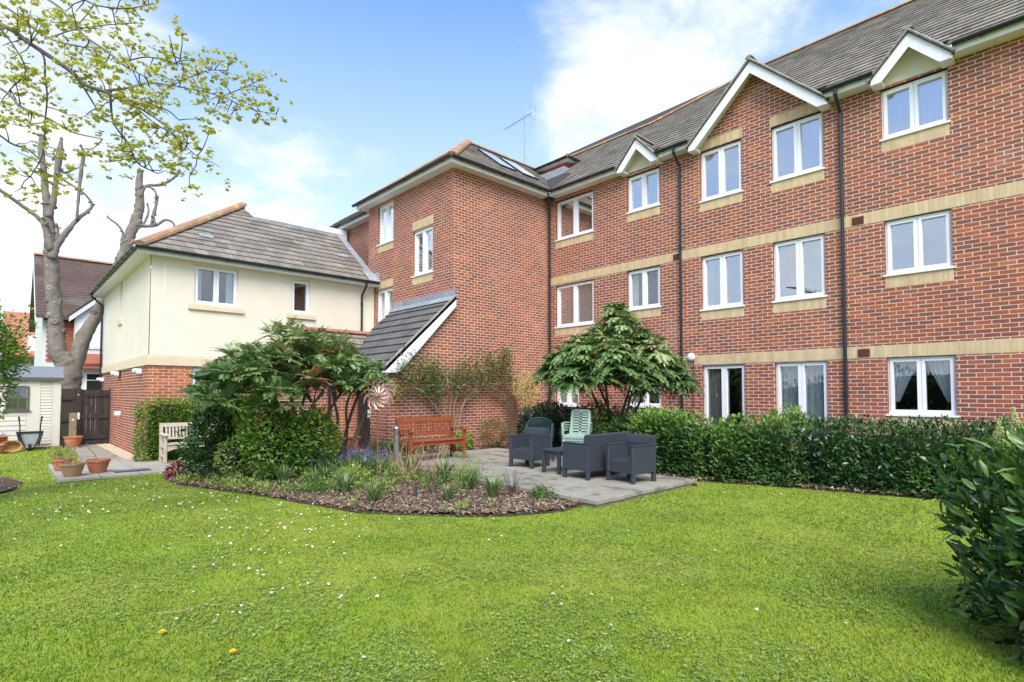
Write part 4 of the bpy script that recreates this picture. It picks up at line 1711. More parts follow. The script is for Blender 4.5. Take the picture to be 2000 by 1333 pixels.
ridge_tiles((2.33, 15.23, 5.02), (5.5, 18.4, zt2 + .03), ro, r=.11)
ridge_tiles((5.5, 18.4, zt2), (5.5, 23.6, zt2), ro)
b = MB()
for i in range(6):
    x = 5.62 + i * .5
    b.box(x, x + .505, 17.70, 17.95, zt1 - .06, zt1 + .045 + random.uniform(0, .01), random.random())
for i in range(7):
    b.fbox(RCF, 6.08, 6.31, i * .46, i * .46 + .47, .035, .05 + .002 * (i % 2), random.random())
b.fbox(RCF, 5.95, 6.35, -.05, .55, .052, .06, .9)
b.box(8.60, 8.615, 15.2, 17.9, 5.0, 5.3, .7)
b.build('lead_flashing', 'lead', anx)
b = MB()
b.box(8.0, 9.1, 18.4, 18.6, 6.9, 7.42)
b.build('parapet_box', 'white_board', anx)
for q in ((3.947, 16.135, 5.703), (7.957, 16.426, 5.928)):
    b = MB()
    uu, vv = q[0] - 2.3, (q[1] - 15.2) / c3
    b.fbox(RCF, uu - .17, uu + .17, vv - .12, vv + .05, .02, .055)
    b.build('tile_vent', 'lead', anx)
b = MB()
b.box(2.298, 8.60, 15.198, 15.22, 4.84, 4.99)
b.box(2.32, 8.60, 15.22, 15.51, 4.86, 4.875)
b.box(2.298, 2.32, 15.22, 23.7, 4.84, 4.99)
b.box(2.32, 2.63, 15.22, 23.7, 4.861, 4.876)
b.build('fascia', 'white_board', anx)
gutter(anx, (2.24, 15.135, 4.965), (8.58, 15.135, 4.965))
gutter(anx, (2.235, 15.1, 4.965), (2.235, 23.7, 4.965), clips=.7)
downpipe(anx, 8.15, 15.44, -.1, 4.92, (0, .30))
downpipe(anx, 2.55, 23.3, -.3, 4.92, (.30, 0))
WP.finish()
mainWP.finish()
TP.finish()
SP.finish()

# ================================================================== GARDEN FURNITURE
def place(o, x, y, z, rz=0.0):
    o.location = (x, y, z)
    o.rotation_euler = (0, 0, rz)
    return o


PZ = .132


def rattan_seat(name, w, label, cat, dd=.55, group='grey rattan seats on the patio'):
    """local: seat faces -Y, x across"""
    t = local_thing(name, label, cat, group)
    h, aw = .565, .065
    for s in (-1, 1):
        b = MB()
        x0, x1 = sorted((s * w / 2, s * (w / 2 - aw)))
        b.bbox(x0, x1, -dd / 2, dd / 2, .14, h, .012)
        b.build('arm_panel', 'rattan', t)
        b = MB()
        b.bbox(x0 - .006, x1 + .006, -dd / 2 - .006, dd / 2 + .004, h + .001, h + .016, .006)
        b.build('arm_cap', 'rattan', t)
        for yy in (-dd / 2, dd / 2 - .07):
            b = MB()
            b.bbox(x0 + .002, x1 - .002, yy + .002, yy + .068, 0, .1395, .008)
            b.build('leg', 'rattan', t)
    b = MB()
    b.bbox(-w / 2 + aw, w / 2 - aw, -dd / 2 + .012, -dd / 2 + .035, .145, .33, .005)
    b.build('front_panel', 'rattan', t)
    b = MB()
    b.bbox(-w / 2 + aw + .002, w / 2 - aw - .002, -dd / 2 + .036, dd / 2 - .09, .30, .345, .012)
    b.build('seat', 'rattan', t)
    b = MB()
    # curved back rest
    prof = [(dd / 2 - .005, .145), (dd / 2 - .002, .70), (dd / 2 - .018, .722), (dd / 2 - .05, .725), (dd / 2 - .085, .70), (dd / 2 - .115, .60),
            (dd / 2 - .10, .40), (dd / 2 - .088, .146)]
    b.prism([(-w / 2 + aw + .001, y, z) for y, z in prof], [(w / 2 - aw - .001, y, z) for y, z in prof])
    b.build('backrest', 'rattan', t)
    for s in (-1, 1):
        b = MB()
        x0, x1 = sorted((s * (w / 2 - .001), s * (w / 2 - aw + .001)))
        prof = [(dd / 2 - .004, h + .017), (dd / 2 - .004, .70), (dd / 2 - .02, .718), (dd / 2 - .05, .72), (dd / 2 - .083, .698), (dd / 2 - .10, h + .017)]
        b.prism([(x0, y, z) for y, z in prof], [(x1, y, z) for y, z in prof])
        b.build('back_post', 'rattan', t)
    return t


ca = rattan_seat('rattan_armchair', .57, 'dark grey rattan armchair left of the low table, in front of the dark green chairs', 'armchair')
place(ca, 7.41, 7.38, PZ, R(-90 + 6))
cb = copy_tree(ca, label='dark grey rattan armchair at the patio corner, right of the sofa')
place(cb, 7.36, 5.05, PZ, R(-90 - 7))
so = rattan_seat('rattan_sofa', 1.22, 'dark grey rattan two seat sofa turned away, its plain back to the lawn', 'sofa')
place(so, 7.47, 5.80, PZ, R(180 + 1))
# second armchair sits clear of the sofa
t = local_thing('low_table', 'dark grey rattan low table between the left armchair and the sofa', 'table')
b = MB()
b.bbox(-.45, .45, -.22, .22, .365, .41, .008)
b.build('table_top', 'rattan', t)
b = MB()
b.bbox(-.43, .43, -.20, .20, .31, .3645, .004)
b.build('apron', 'rattan', t)
for sx in (-1, 1):
    for sy in (-1, 1):
        b = MB()
        x0, x1 = sorted((sx * .445, sx * .385))
        y0, y1 = sorted((sy * .215, sy * .155))
        b.bbox(x0, x1, y0, y1, 0, .364, .006)
        b.build('leg', 'rattan', t)
place(t, 7.46, 6.46, PZ, R(-2))


def slat_chair(m, label, group, round_back=False):
    """moulded plastic garden chair, faces -Y"""
    t = local_thing('plastic_chair', label, 'chair', group)
    mm = m
    # seat with slots
    b = MB()
    sw, sd, sh = .46, .44, .42
    for i in range(6):
        y0 = -sd / 2 + .05 + i * .062
        b.bbox(-sw / 2 + .05, sw / 2 - .05, y0, y0 + .044, sh - .022, sh - .004, .004)
    b.bbox(-sw / 2, -sw / 2 + .05, -sd / 2, sd / 2, sh - .03, sh, .006)
    b.bbox(sw / 2 - .05, sw / 2, -sd / 2, sd / 2, sh - .03, sh, .006)
    b.bbox(-sw / 2 + .05, sw / 2 - .05, -sd / 2, -sd / 2 + .05, sh - .035, sh, .006)
    b.bbox(-sw / 2, sw / 2, -sd / 2 - .02, -sd / 2, sh - .07, sh - .005, .006)
    b.bbox(-sw / 2 + .05, sw / 2 - .05, sd / 2 - .04, sd / 2, sh - .03, sh, .006)
    b.build('seat', mm, t)
    b = MB()
    if not round_back:
        H, tilt = .48, .14
        y_ = lambda z: sd / 2 + (z / H) * tilt
        def bar(x0, x1, z0, z1, th=.016, x2=None, x3=None):
            x2 = x0 if x2 is None else x2
            x3 = x1 if x3 is None else x3
            b.prism([(x0, y_(z0), sh + z0), (x1, y_(z0), sh + z0), (x1, y_(z0) + th, sh + z0), (x0, y_(z0) + th, sh + z0)],
                    [(x2, y_(z1), sh + z1), (x3, y_(z1), sh + z1), (x3, y_(z1) + th, sh + z1), (x2, y_(z1) + th, sh + z1)])
        for i in range(7):
            z0 = .05 + i * .055
            bar(-.15, .15, z0, z0 + .034)
        bar(-.22, -.145, -.02, .44, .022, -.20, -.14)
        bar(.145, .22, -.02, .44, .022, .14, .20)
        bar(-.20, .20, .44, .48, .022, -.15, .15)
        bar(-.025, .025, .0, .44, .02)
    else:
        pts = []
        for k in range(13):
            a = math.pi * k / 12
            pts.append((.25 * math.cos(a), sd / 2 - .10 + .22 * math.sin(a), sh + .24 + .10 * math.sin(a)))
        b.tube(pts, .022, 6)
        for k in range(1, 12):
            a = math.pi * k / 12
            b.tube([pts[k], (.2 * math.cos(a), sd / 2 - .12 + .12 * math.sin(a), sh)], [.013, .012], 4)
    b.build('backrest', mm, t)
    for s in (-1, 1):
        b = MB()
        b.tube([(s * .235, sd / 2 + (.04 if not round_back else -.1), sh + .22), (s * .27, .05, sh + .225), (s * .265, -sd / 2 + .03, sh + .215), (s * .235, -sd / 2 - .005, sh - .02)], [.018, .022, .024, .02], 6)
        b.build('arm', mm, t)
        for yy, k in ((-sd / 2, -1), (sd / 2 - .02, 1)):
            b = MB()
            b.prism([(s * .25, yy + k * .05, 0), (s * .29, yy + k * .05, 0), (s * .29, yy + k * .02 + .0, 0), (s * .25, yy + k * .02, 0)],
                    [(s * .20, yy + k * .0, sh - .02), (s * .235, yy, sh - .02), (s * .235, yy - k * .05, sh - .02), (s * .20, yy - k * .05, sh - .02)])
            b.build('leg', mm, t)
    return t


names = ['pale green plastic chair at the bottom of the slatted stack behind the sofa', 'pale green plastic chair, second from the bottom of the slatted stack',
         'pale green plastic chair, third from the bottom of the slatted stack', 'pale green slatted plastic chair, topmost of the stack behind the sofa']
first = None
for i in range(4):
    if first is None:
        first = o = slat_chair('plastic_green', names[i], 'stack of pale green plastic chairs')
    else:
        o = copy_tree(first, label=names[i])
    place(o, 8.40 - i * .012, 7.02 - i * .012, PZ + i * .052, R(-62))
names = ['dark green round-backed plastic chair, lowest in the stack beside the left armchair', 'dark green round-backed plastic chair, middle of its stack',
         'dark green round-backed plastic chair, topmost in its stack by the left armchair']
first = None
for i in range(3):
    if first is None:
        first = o = slat_chair('plastic_dark', names[i], 'stack of dark green plastic chairs', True)
    else:
        o = copy_tree(first, label=names[i])
    place(o, 8.28 - i * .01, 7.92, PZ + i * .05, R(-48))


def park_bench(name, label, m, w, plaque=False, arch=True):
    """wooden bench, local: faces -Y"""
    t = local_thing(name, label, 'bench')
    d, sh, bh = .50, .42, .88
    nsl = int((w - .16) / (.075 if plaque else .068))
    for s in (-1, 1):
        b = MB()
        x0, x1 = sorted((s * w / 2, s * (w / 2 - .065)))
        b.prism([(x0, d / 2 - .065, 0), (x1, d / 2 - .065, 0), (x1, d / 2, 0), (x0, d / 2, 0)], [(x0, d / 2 - .065, sh), (x1, d / 2 - .065, sh), (x1, d / 2, sh), (x0, d / 2, sh)], .4)
        b.prism([(x0, d / 2 - .064, sh + .001), (x1, d / 2 - .064, sh + .001), (x1, d / 2 + .001, sh + .001), (x0, d / 2 + .001, sh + .001)],
                [(x0, d / 2 + .0, bh), (x1, d / 2 + .0, bh), (x1, d / 2 + .055, bh), (x0, d / 2 + .055, bh)], .4)
        b.build('back_leg', m, t)
        b = MB()
        b.bbox(x0, x1, -d / 2, -d / 2 + .065, 0, .60, .008, .5)
        b.build('front_leg', m, t)
        b = MB()
        # scrolled arm rest
        pr = [(-d / 2 - .05, .60), (-d / 2 - .06, .625), (-d / 2 - .04, .648), (-d / 2 + .02, .655), (-d / 2 + .12, .640), (0, .635), (d / 2 - .02, .655), (d / 2 - .0, .63), (0, .605), (-d / 2, .602)]
        b.prism([(x0 - .012, y, z + .001) for y, z in pr], [(x1 + .012, y, z + .001) for y, z in pr], .7)
        b.build('arm_rest', m, t)
        b = MB()
        b.bbox(x0 + .012, x1 - .012, -d / 2 + .0655, d / 2 - .0655, .12, .17, .006, .3)
        b.bbox(x0 + .012, x1 - .012, -d / 2 + .0655, d / 2 - .0655, .33, .40, .006, .3)
        b.build('side_rail', m, t)
    for i in range(5):
        b = MB()
        y0 = -d / 2 - .012 + i * .098
        b.bbox(-w / 2 + .0655, w / 2 - .0655, y0, y0 + .086, sh - .018, sh + .004, .006, random.random())
        b.build('seat_slat', m, t)
    b = MB()
    if arch:
        n = 12
        lo = [(-w / 2 + .066, .25)] + [(-w / 2 + .066 + (w - .132) * k / n, .25 + .075 * math.sin(math.pi * k / n) ** .4) for k in range(1, n)] + [(w / 2 - .066, .25)]
        up_ = [(w / 2 - .066, .395), (-w / 2 + .066, .395)]
        for k in range(n):
            a, c = lo[k], lo[k + 1]
            b.prism([(a[0], -d / 2 + .02, a[1]), (c[0], -d / 2 + .02, c[1]), (c[0], -d / 2 + .02, .395), (a[0], -d / 2 + .02, .395)],
                    [(a[0], -d / 2 + .048, a[1]), (c[0], -d / 2 + .048, c[1]), (c[0], -d / 2 + .048, .395), (a[0], -d / 2 + .048, .395)], .5)
    b.build('front_apron', m, t)

    def yb(z):
        return d / 2 - .032 + (z - sh) / (bh - sh) * .06
    for z0, z1, nm in ((.50, .545, 'lower_rail'), (.785, .875, 'top_rail')):
        b = MB()
        b.prism([(-w / 2 + .066, yb(z0) - .016, z0), (w / 2 - .066, yb(z0) - .016, z0), (w / 2 - .066, yb(z0) + .02, z0), (-w / 2 + .066, yb(z0) + .02, z0)],
                [(-w / 2 + .066, yb(z1) - .016, z1), (w / 2 - .066, yb(z1) - .016, z1), (w / 2 - .066, yb(z1) + .02, z1), (-w / 2 + .066, yb(z1) + .02, z1)], .6)
        ro_ = b.build(nm, m, t)
    if plaque:
        b = MB()
        b.box(-.07, .07, yb(.83) - .022, yb(.83) - .0165, .812, .85)
        b.build('plaque', 'rust', ro_)
    for i in range(nsl):
        x = -w / 2 + .10 + (w - .20) * (i + .5) / nsl
        b = MB()
        b.prism([(x - .021, yb(.546) - .006, .546), (x + .021, yb(.546) - .006, .546), (x + .021, yb(.546) + .010, .546), (x - .021, yb(.546) + .010, .546)],
                [(x - .021, yb(.784) - .006, .784), (x + .021, yb(.784) - .006, .784), (x + .021, yb(.784) + .010, .784), (x - .021, yb(.784) + .010, .784)], random.random())
        b.build('back_slat', m, t)
    return t


bn = park_bench('garden_bench', 'reddish varnished wooden bench against the brick wall with a small plaque', 'wood_red', 1.42, True)
place(bn, 6.67, 9.52, PZ, R(0))
bn2 = park_bench('garden_bench', 'weathered pale wooden bench in front of the box hedge by the annex', 'wood_grey', 1.45, False)
place(bn2, 3.45, 14.45, -.045, R(0))

# bollard light
t = local_thing('bollard_light', 'stainless steel louvred bollard light at the left end of the red bench', 'bollard')
b = MB()
b.lathe((0, 0, 0), [(.075, 0), (.075, .01), (.055, .012), (.055, .60), (.05, .605)], 20)
b.build('post', 'steel', t, smooth=False)
b = MB()
b.lathe((0, 0, 0), [(.035, .60), (.035, .74)], 12)
b.build('lamp', 'white_plastic', t)
for i in range(4):
    b = MB()
    z = .625 + i * .032
    b.lathe((0, 0, 0), [(.036, z + .012), (.062, z), (.062, z + .006), (.036, z + .020)], 20)
    b.build('louvre', 'steel', t)
b = MB()
b.lathe((0, 0, 0), [(.060, .742), (.060, .755), (.050, .785), (.028, .802), (.004, .808)], 20)
b.build('cap', 'steel', t, smooth=True)
place(t, 5.62, 9.22, PZ - .05)

# wind spinner
t = local_thing('wind_spinner', 'copper coloured double wind spinner on a thin rusty pole in the flower bed', 'wind spinner')
b = MB()
b.tube([(0, 0, 0), (0, 0, 1.42)], .011, 6)
b.build('pole', 'rust', t)
for k, (yy, rad, sgn) in enumerate(((-.05, .27, 1), (.05, .27, -1))):
    hub = MB()
    hub.tube([(0, yy - .03, 1.44), (0, yy + .03, 1.44)], .035, 10)
    ho = hub.build('spinner_wheel', 'copper', t)
    for i in range(11):
        a = 2 * math.pi * (i + .5 * k) / 11
        b = MB()
        rs = []
        for j in range(6):
            f = j / 5
            rr = .04 + (rad - .04) * f
            aa = a + sgn * .9 * f * f
            ww = .027 * math.sin(math.pi * (.05 + .9 * f)) + .004
            c = Vector((rr * math.cos(aa), yy + .03 * math.sin(f * 3), 1.44 + rr * math.sin(aa)))
            tn = Vector((-math.sin(aa), .5, math.cos(aa))).normalized()
            nn = Vector((0, 1, 0))
            rs.append([c - tn * ww, c + nn * .010, c + tn * ww, c + nn * .016])
        b.rings(rs, random.random())
        b.build('blade', 'copper', ho)
    # inner ring of short blades
place(t, 4.50, 7.95, .06, R(-45))

# red planter trough
t = thing('planter_trough', 'long terracotta pink ribbed trough against the lobby wall behind the tree stems', 'planter', (6.0, 12.7, .12))
b = MB()
b.prism([(5.55, 12.5, .12), (6.5, 12.5, .12), (6.5, 12.8, .12), (5.55, 12.8, .12)], [(5.50, 12.46, .42), (6.55, 12.46, .42), (6.55, 12.84, .42), (5.50, 12.84, .42)])
b.build('trough', 'terracotta', t)
b = MB()
for i in range(22):
    x = 5.56 + i * .044
    b.box(x, x + .02, 12.475, 12.50, .14, .38)
b.build('ribs', 'terracotta', t, kind='stuff')
b = MB()
b.box(5.47, 6.58, 12.43, 12.87, .421, .455)
b.build('rim', 'terracotta', t)


# ---------------------------------------------------------------- pots
def pot(x, y, z, r, h, label, m='terracotta', plant=None, rim=.05):
    t = thing('plant_pot', label, 'plant pot', (x, y, z))
    b = MB()
    prof = [(r * .62, 0), (r * .70, h * .15), (r * .90, h * .66), (r * .93, h - rim), (r * 1.0, h - rim + .002), (r * 1.03, h - rim * .4), (r * 1.02, h), (r * .90, h), (r * .84, h - rim * 1.4)]
    b.lathe((x, y, z), prof, 24)
    b.build('pot', m, t, smooth=False)
    b = MB()
    b.lathe((x, y, z), [(r * .86, h - rim * 1.5), (r * .86, h - rim * 1.2)], 16)
    b.build('potting_soil', 'soil', t)
    if plant:
        plant(t, x, y, z + h - rim)
    return t


def sprigs(n, hgt, sprd, m_leaf, m_stem='twig_pale', lsize=.05, nl=10, cr=.1, name='foliage'):
    def f(t, x, y, z):
        b = MB()
        pts = []
        for i in range(n):
            a = random.uniform(0, 6.28)
            r0 = random.uniform(0, cr)
            l = hgt * random.uniform(.5, 1.1)
            p0 = Vector((x + r0 * math.cos(a), y + r0 * math.sin(a), z))
            p1 = p0 + Vector((sprd * math.cos(a) * random.uniform(.2, 1), sprd * math.sin(a) * random.uniform(.2, 1), l))
            pm = (p0 + p1) / 2 + Vector((random.uniform(-.03, .03), random.uniform(-.03, .03), .02))
            b.tube([p0, pm, p1], [.006, .005, .003], 4)
            for k in range(nl):
                f_ = random.uniform(.35, 1.05)
                pts.append(p0.lerp(p1, f_))
        b.build('stems', m_stem, t)
        if m_leaf and pts:
            P_ = np.array([tuple(p) for p in pts])
            nn = len(P_)
            scatter(name, LEAF4[0], LEAF4[1], frames(unit(nn) + [0, 0, .3], unit(nn) + [0, 0, .8], RS.uniform(.6, 1.2, nn) * lsize), P_, RS.uniform(0, 1, nn), m_leaf, t, 'stuff')
    return f


pot(1.06, 13.22, -.045, .195, .25, 'wide buff and terracotta bowl pot in front on the slab corner', 'terracotta_pale', sprigs(7, .18, .12, 'leaf_spring', lsize=.05, nl=6, cr=.14))
deep_pot = pot(1.48, 13.52, -.045, .20, .26, 'deep terracotta bowl pot with one bare bent stem, right of the buff one', 'terracotta', None)
pot(.98, 14.35, -.045, .17, .24, 'terracotta pot with small green plant behind the two bowl pots', 'terracotta', sprigs(14, .30, .16, 'leaf_spring', lsize=.06, nl=10, cr=.12))
b = MB()
b.tube([(1.47, 13.5, .15), (1.43, 13.5, .30), (1.31, 13.48, .46), (1.30, 13.46, .54)], [.012, .010, .009, .006], 5)
b.build('dead_stem', 'twig_pale', deep_pot)
pot(1.66, 20.75, -.10, .23, .34, 'round terracotta pot standing by the wooden garden gate', 'terracotta')
b = MB()
b.box(1.58, 1.75, 21.02, 21.12, -.09, .93, .4)
po = tag(b.build('marker_post', 'old_wood'), 'short square timber post with small white disc behind the gate pot', 'post')
b = MB()
b.box(1.64, 1.69, 21.008, 21.0195, .70, .75)
b.build('disc', 'sign_white', po)

# drain grating
t = thing('drain_grate', 'grey metal drain grating set in the slabs beside the pots', 'drain', (2.05, 13.5, -.03))
b = MB()
b.box(1.72, 2.32, 13.18, 13.52, -.042, -.036)
b.build('grate_tray', 'dark_hole', t)
b = MB()
for i in range(15):
    b.box(1.735 + i * .039, 1.735 + i * .039 + .018, 13.195, 13.505, -.0355, -.028)
b.build('grate_bars', 'steel_dull', t, kind='stuff')

# ---------------------------------------------------------------- shed
t = thing('garden_shed', 'beige plastic clad garden shed with grey roof and small four pane window', 'shed', (.2, 22.2, -.12))
SY = 21.42
b = MB()
b.box(-1.15, 1.36, SY + .02, 23.2, -.06, 1.93)
b.build('shed_body', 'shed_panel', t)
for (x0, x1, n_, sx) in ((-1.15, .62, 13, 1), (.93, 1.20, 21, 1)):
    for i in range(n_):
        z0 = .02 + i * (1.84 / n_)
        z1 = z0 + 1.84 / n_ - .004
        holes_ = [(.16, .70, 1.00, 1.74)] if x1 < .7 else []
        for r_ in rect_minus((x0, x1, z0, z1), holes_):
            b = MB()
            yb0, yb1 = SY - .012, SY + .004
            b.prism([(r_[0], yb0, r_[2]), (r_[1], yb0, r_[2]), (r_[1], SY + .021, r_[2]), (r_[0], SY + .021, r_[2])],
                    [(r_[0], yb1, r_[3]), (r_[1], yb1, r_[3]), (r_[1], SY + .021, r_[3]), (r_[0], SY + .021, r_[3])], random.random())
            b.build('cladding_board', 'shed_panel', t)
for (x0, x1) in ((.625, .925), (1.205, 1.39)):
    b = MB()
    b.box(x0, x1, SY - .014, SY + .0205, -.06, 1.90, .7)
    b.build('corner_panel', 'shed_panel', t)
b = MB()
wx0, wx1, wz0, wz1 = .18, .68, 1.02, 1.72
for q in ((wx0, wx0 + .05, wz0, wz1), (wx1 - .05, wx1, wz0, wz1), (wx0 + .05, wx1 - .05, wz0, wz0 + .05), (wx0 + .05, wx1 - .05, wz1 - .05, wz1), ((wx0 + wx1) / 2 - .014, (wx0 + wx1) / 2 + .014, wz0 + .05, wz1 - .05)):
    b.box(q[0], q[1], SY - .035, SY + .01, q[2], q[3])
b.box(wx0 + .05, wx1 - .05, SY - .033, SY + .008, (wz0 + wz1) / 2 - .014, (wz0 + wz1) / 2 + .014)
b.box(wx0 - .03, wx1 + .03, SY - .06, SY + .01, wz0 - .035, wz0 - .001)
wf = b.build('window', 'shed_trim', t)
for (x0, x1) in ((wx0 + .05, (wx0 + wx1) / 2 - .014), ((wx0 + wx1) / 2 + .014, wx1 - .05)):
    for (z0, z1) in ((wz0 + .05, (wz0 + wz1) / 2 - .014), ((wz0 + wz1) / 2 + .014, wz1 - .05)):
        b = MB()
        b.box(x0, x1, SY - .012, SY - .008, z0, z1)
        b.build('pane', 'glass', wf)
b = MB()
b.box(wx0 + .04, wx1 - .04, SY + .006, SY + .018, wz0 + .04, wz1 - .04)
b.build('dark_interior', 'dark_hole', wf)
b = MB()
b.prism([(-1.3, SY - .10, 1.96), (-1.3, 23.3, 1.96), (-1.3, 22.2, 2.34), (-1.3, 22.0, 2.34)], [(1.46, SY - .10, 1.96), (1.46, 23.3, 1.96), (1.46, 22.2, 2.34), (1.46, 22.0, 2.34)])
rf = b.build('roof', 'shed_roof', t)
b = MB()
b.box(-1.3, 1.46, SY - .115, SY - .1, 1.90, 1.99)
b.build('roof_edge', 'shed_trim', rf)
b = MB()
b.box(-1.2, 1.45, SY - .15, 23.2, -.14, -.06)
b.build('shed_base', 'old_wood', t)

# ---------------------------------------------------------------- fence panel, gate
t = thing('fence_panel', 'narrow dark stained fence panel between the shed and the gate', 'fence', (1.55, 21.45, -.12))
for i in range(3):
    b = MB()
    x = 1.41 + i * .092
    b.box(x, x + .088, 21.43, 21.45, -.10, 1.66 + .0 * i, random.random())
    b.build('fence_board', 'fence_wood', t)
for z in (.18, .66, 1.32):
    b = MB()
    b.box(1.40, 1.68, 21.38, 21.429, z, z + .07)
    b.build('fence_rail', 'fence_wood', t)
t = thing('garden_gate', 'dark brown ledged and braced wooden gate with a white latch', 'gate', (2.2, 21.45, -.12))
for i in range(6):
    b = MB()
    x = 1.905 + i * .113
    b.box(x, x + .108, 21.44, 21.46, -.08, 1.63, random.random())
    b.build('gate_board', 'fence_wood', t)
for z in (.10, .74, 1.42):
    b = MB()
    b.box(1.91, 2.57, 21.405, 21.439, z, z + .10, random.random())
    b.build('ledge', 'fence_wood', t)
for x0, x1 in ((1.84, 1.90), (2.585, 2.66), (1.69, 1.82)):
    b = MB()
    b.box(x0, x1, 21.40, 21.47, -.12, 1.66, random.random())
    b.build('gate_post', 'fence_wood', t)
b = MB()
for p, q in (((1.92, 1.40), (2.55, .22)),):
    d_ = Vector((q[0] - p[0], 0, q[1] - p[1])).normalized()
    s_ = Vector((-d_.z, 0, d_.x)) * .045
    P0, P1 = Vector((p[0], 21.395, p[1])), Vector((q[0], 21.395, q[1]))
    b.prism([P0 - s_, P1 - s_, P1 + s_, P0 + s_], [v + Vector((0, .009, 0)) for v in (P0 - s_, P1 - s_, P1 + s_, P0 + s_)])
b.build('brace', 'fence_wood', t)
b = MB()
b.box(1.80, 1.85, 21.375, 21.399, .72, .92)
b.box(1.79, 1.83, 21.36, 21.375, .80, .84)
b.build('latch', 'white_plastic', t)
b = MB()
b.box(1.795, 1.825, 21.39, 21.4, 1.46, 1.49)
b.build('badge', 'sign_white', t)

# ---------------------------------------------------------------- wheelbarrow, tipped up against the shed
t = local_thing('wheelbarrow', 'grey metal wheelbarrow tipped up on its nose against the shed', 'wheelbarrow')
# local: x across, z up, opening faces -Y
b = MB()
outer = [(-.30, .56), (.30, .56), (.21, .14), (-.21, .14)]
inner = [(-.15, .50), (.15, .50), (.11, .22), (-.11, .22)]
o_ = [(x, -.02, z) for x, z in outer]
i_ = [(x * .9, .20, z) for x, z in inner]
for k in range(4):
    j = (k + 1) % 4
    b.prism([o_[k], o_[j], i_[j], i_[k]], [(p[0] * 1.02, p[1] + .012, p[2]) for p in (o_[k], o_[j], i_[j], i_[k])])
b.prism(i_, [(p[0], p[1] + .012, p[2]) for p in i_])
b.box(-.19, .19, -.05, -.03, .15, .52, .9)
b.build('tray', 'steel_dull', t)
b = MB()
b.box(-.29, .29, -.07, -.051, .50, .56)
b.build('tray_lip', 'gutter', t)
for s in (-1, 1):
    b = MB()
    b.tube([(s * .04, -.08, .03), (s * .10, -.10, .12), (s * .18, -.10, .32), (s * .22, -.10, .52), (s * .22, -.07, .70), (s * .25, -.05, .97)], .016, 6)
    hd = b.build('handle', 'gutter', t)
    b = MB()
    b.tube([(s * .235, -.06, .86), (s * .252, -.048, .99)], .021, 8)
    b.build('grip', 'dark_hole', hd)
    b = MB()
    b.tube([(s * .27, .0, .50), (s * .14, -.09, .10)], .012, 5)
    b.build('stay', 'gutter', t)
b = MB()
b.tube([(-.035, -.10, .10), (.035, -.10, .10)], [.10, .10], 16)
wh = b.build('wheel', 'dark_hole', t)
b = MB()
b.tube([(-.04, -.10, .10), (.04, -.10, .10)], [.05, .05], 12)
b.build('hub', 'rust', wh)
place(t, .70, 20.9, -.13, R(0))
# basket, pots pile
t = thing('wicker_basket', 'shallow wicker basket lying on its side beside the wheelbarrow', 'basket', (.30, 20.55, -.1))
b = MB()
rs = []
for (f, z) in ((.70, 0), (.86, .08), (1.0, .17)):
    rs.append([(.30 + .23 * f * math.cos(a), 20.55 - .06 + z * 1.0, .05 + .15 * f * math.sin(a)) for a in [2 * math.pi * k / 20 for k in range(20)]])
rs2 = [[(p[0], 20.55 - .06 + (.17 - (p[1] - 20.49)) , p[2]) for p in r] for r in rs]
b.rings(list(reversed(rs2)), cap=False)
b.poly(rs2[0])
b.build('bowl', 'wicker', t)
b = MB()
for q in range(3):
    b.tube([(.30 + .235 * (1 - q * .12) * math.cos(2 * math.pi * k / 20), 20.49 + .0 + q * .05, .05 + .155 * (1 - q * .12) * math.sin(2 * math.pi * k / 20)) for k in range(21)], .012, 5)
b.build('rim', 'wicker', t)
pot(.02, 20.2, -.12, .19, .27, 'terracotta pot on the lawn edge at the far left, beside the basket')
for i in range(4):
    b = MB()
    b.lathe((.02, 20.75, -.10 + i * .055 + .22), [(.21, 0), (.23, .035), (.235, .04), (.21, .02)], 18, i / 4)
    tag(b.build('pot_saucer', 'terracotta'), ['lowest', 'second', 'third', 'topmost'][i] + ' terracotta saucer in the pile beside the shed', 'saucer', 'pile of terracotta saucers')
b = MB()
b.box(-.2, .2, 20.6, 20.95, -.12, .118)
tag(b.build('wooden_crate', 'old_wood'), 'low wooden crate under the pile of saucers by the shed', 'crate')
b = MB()
b.tube([(-.12, 20.75, .42), (.10, 20.70, .39), (.19, 20.68, .36)], [.05, .05, .035], 10)
tag(b.build('plastic_bottle', 'steel'), 'silver and black bottle lying on the pile of saucers', 'bottle')

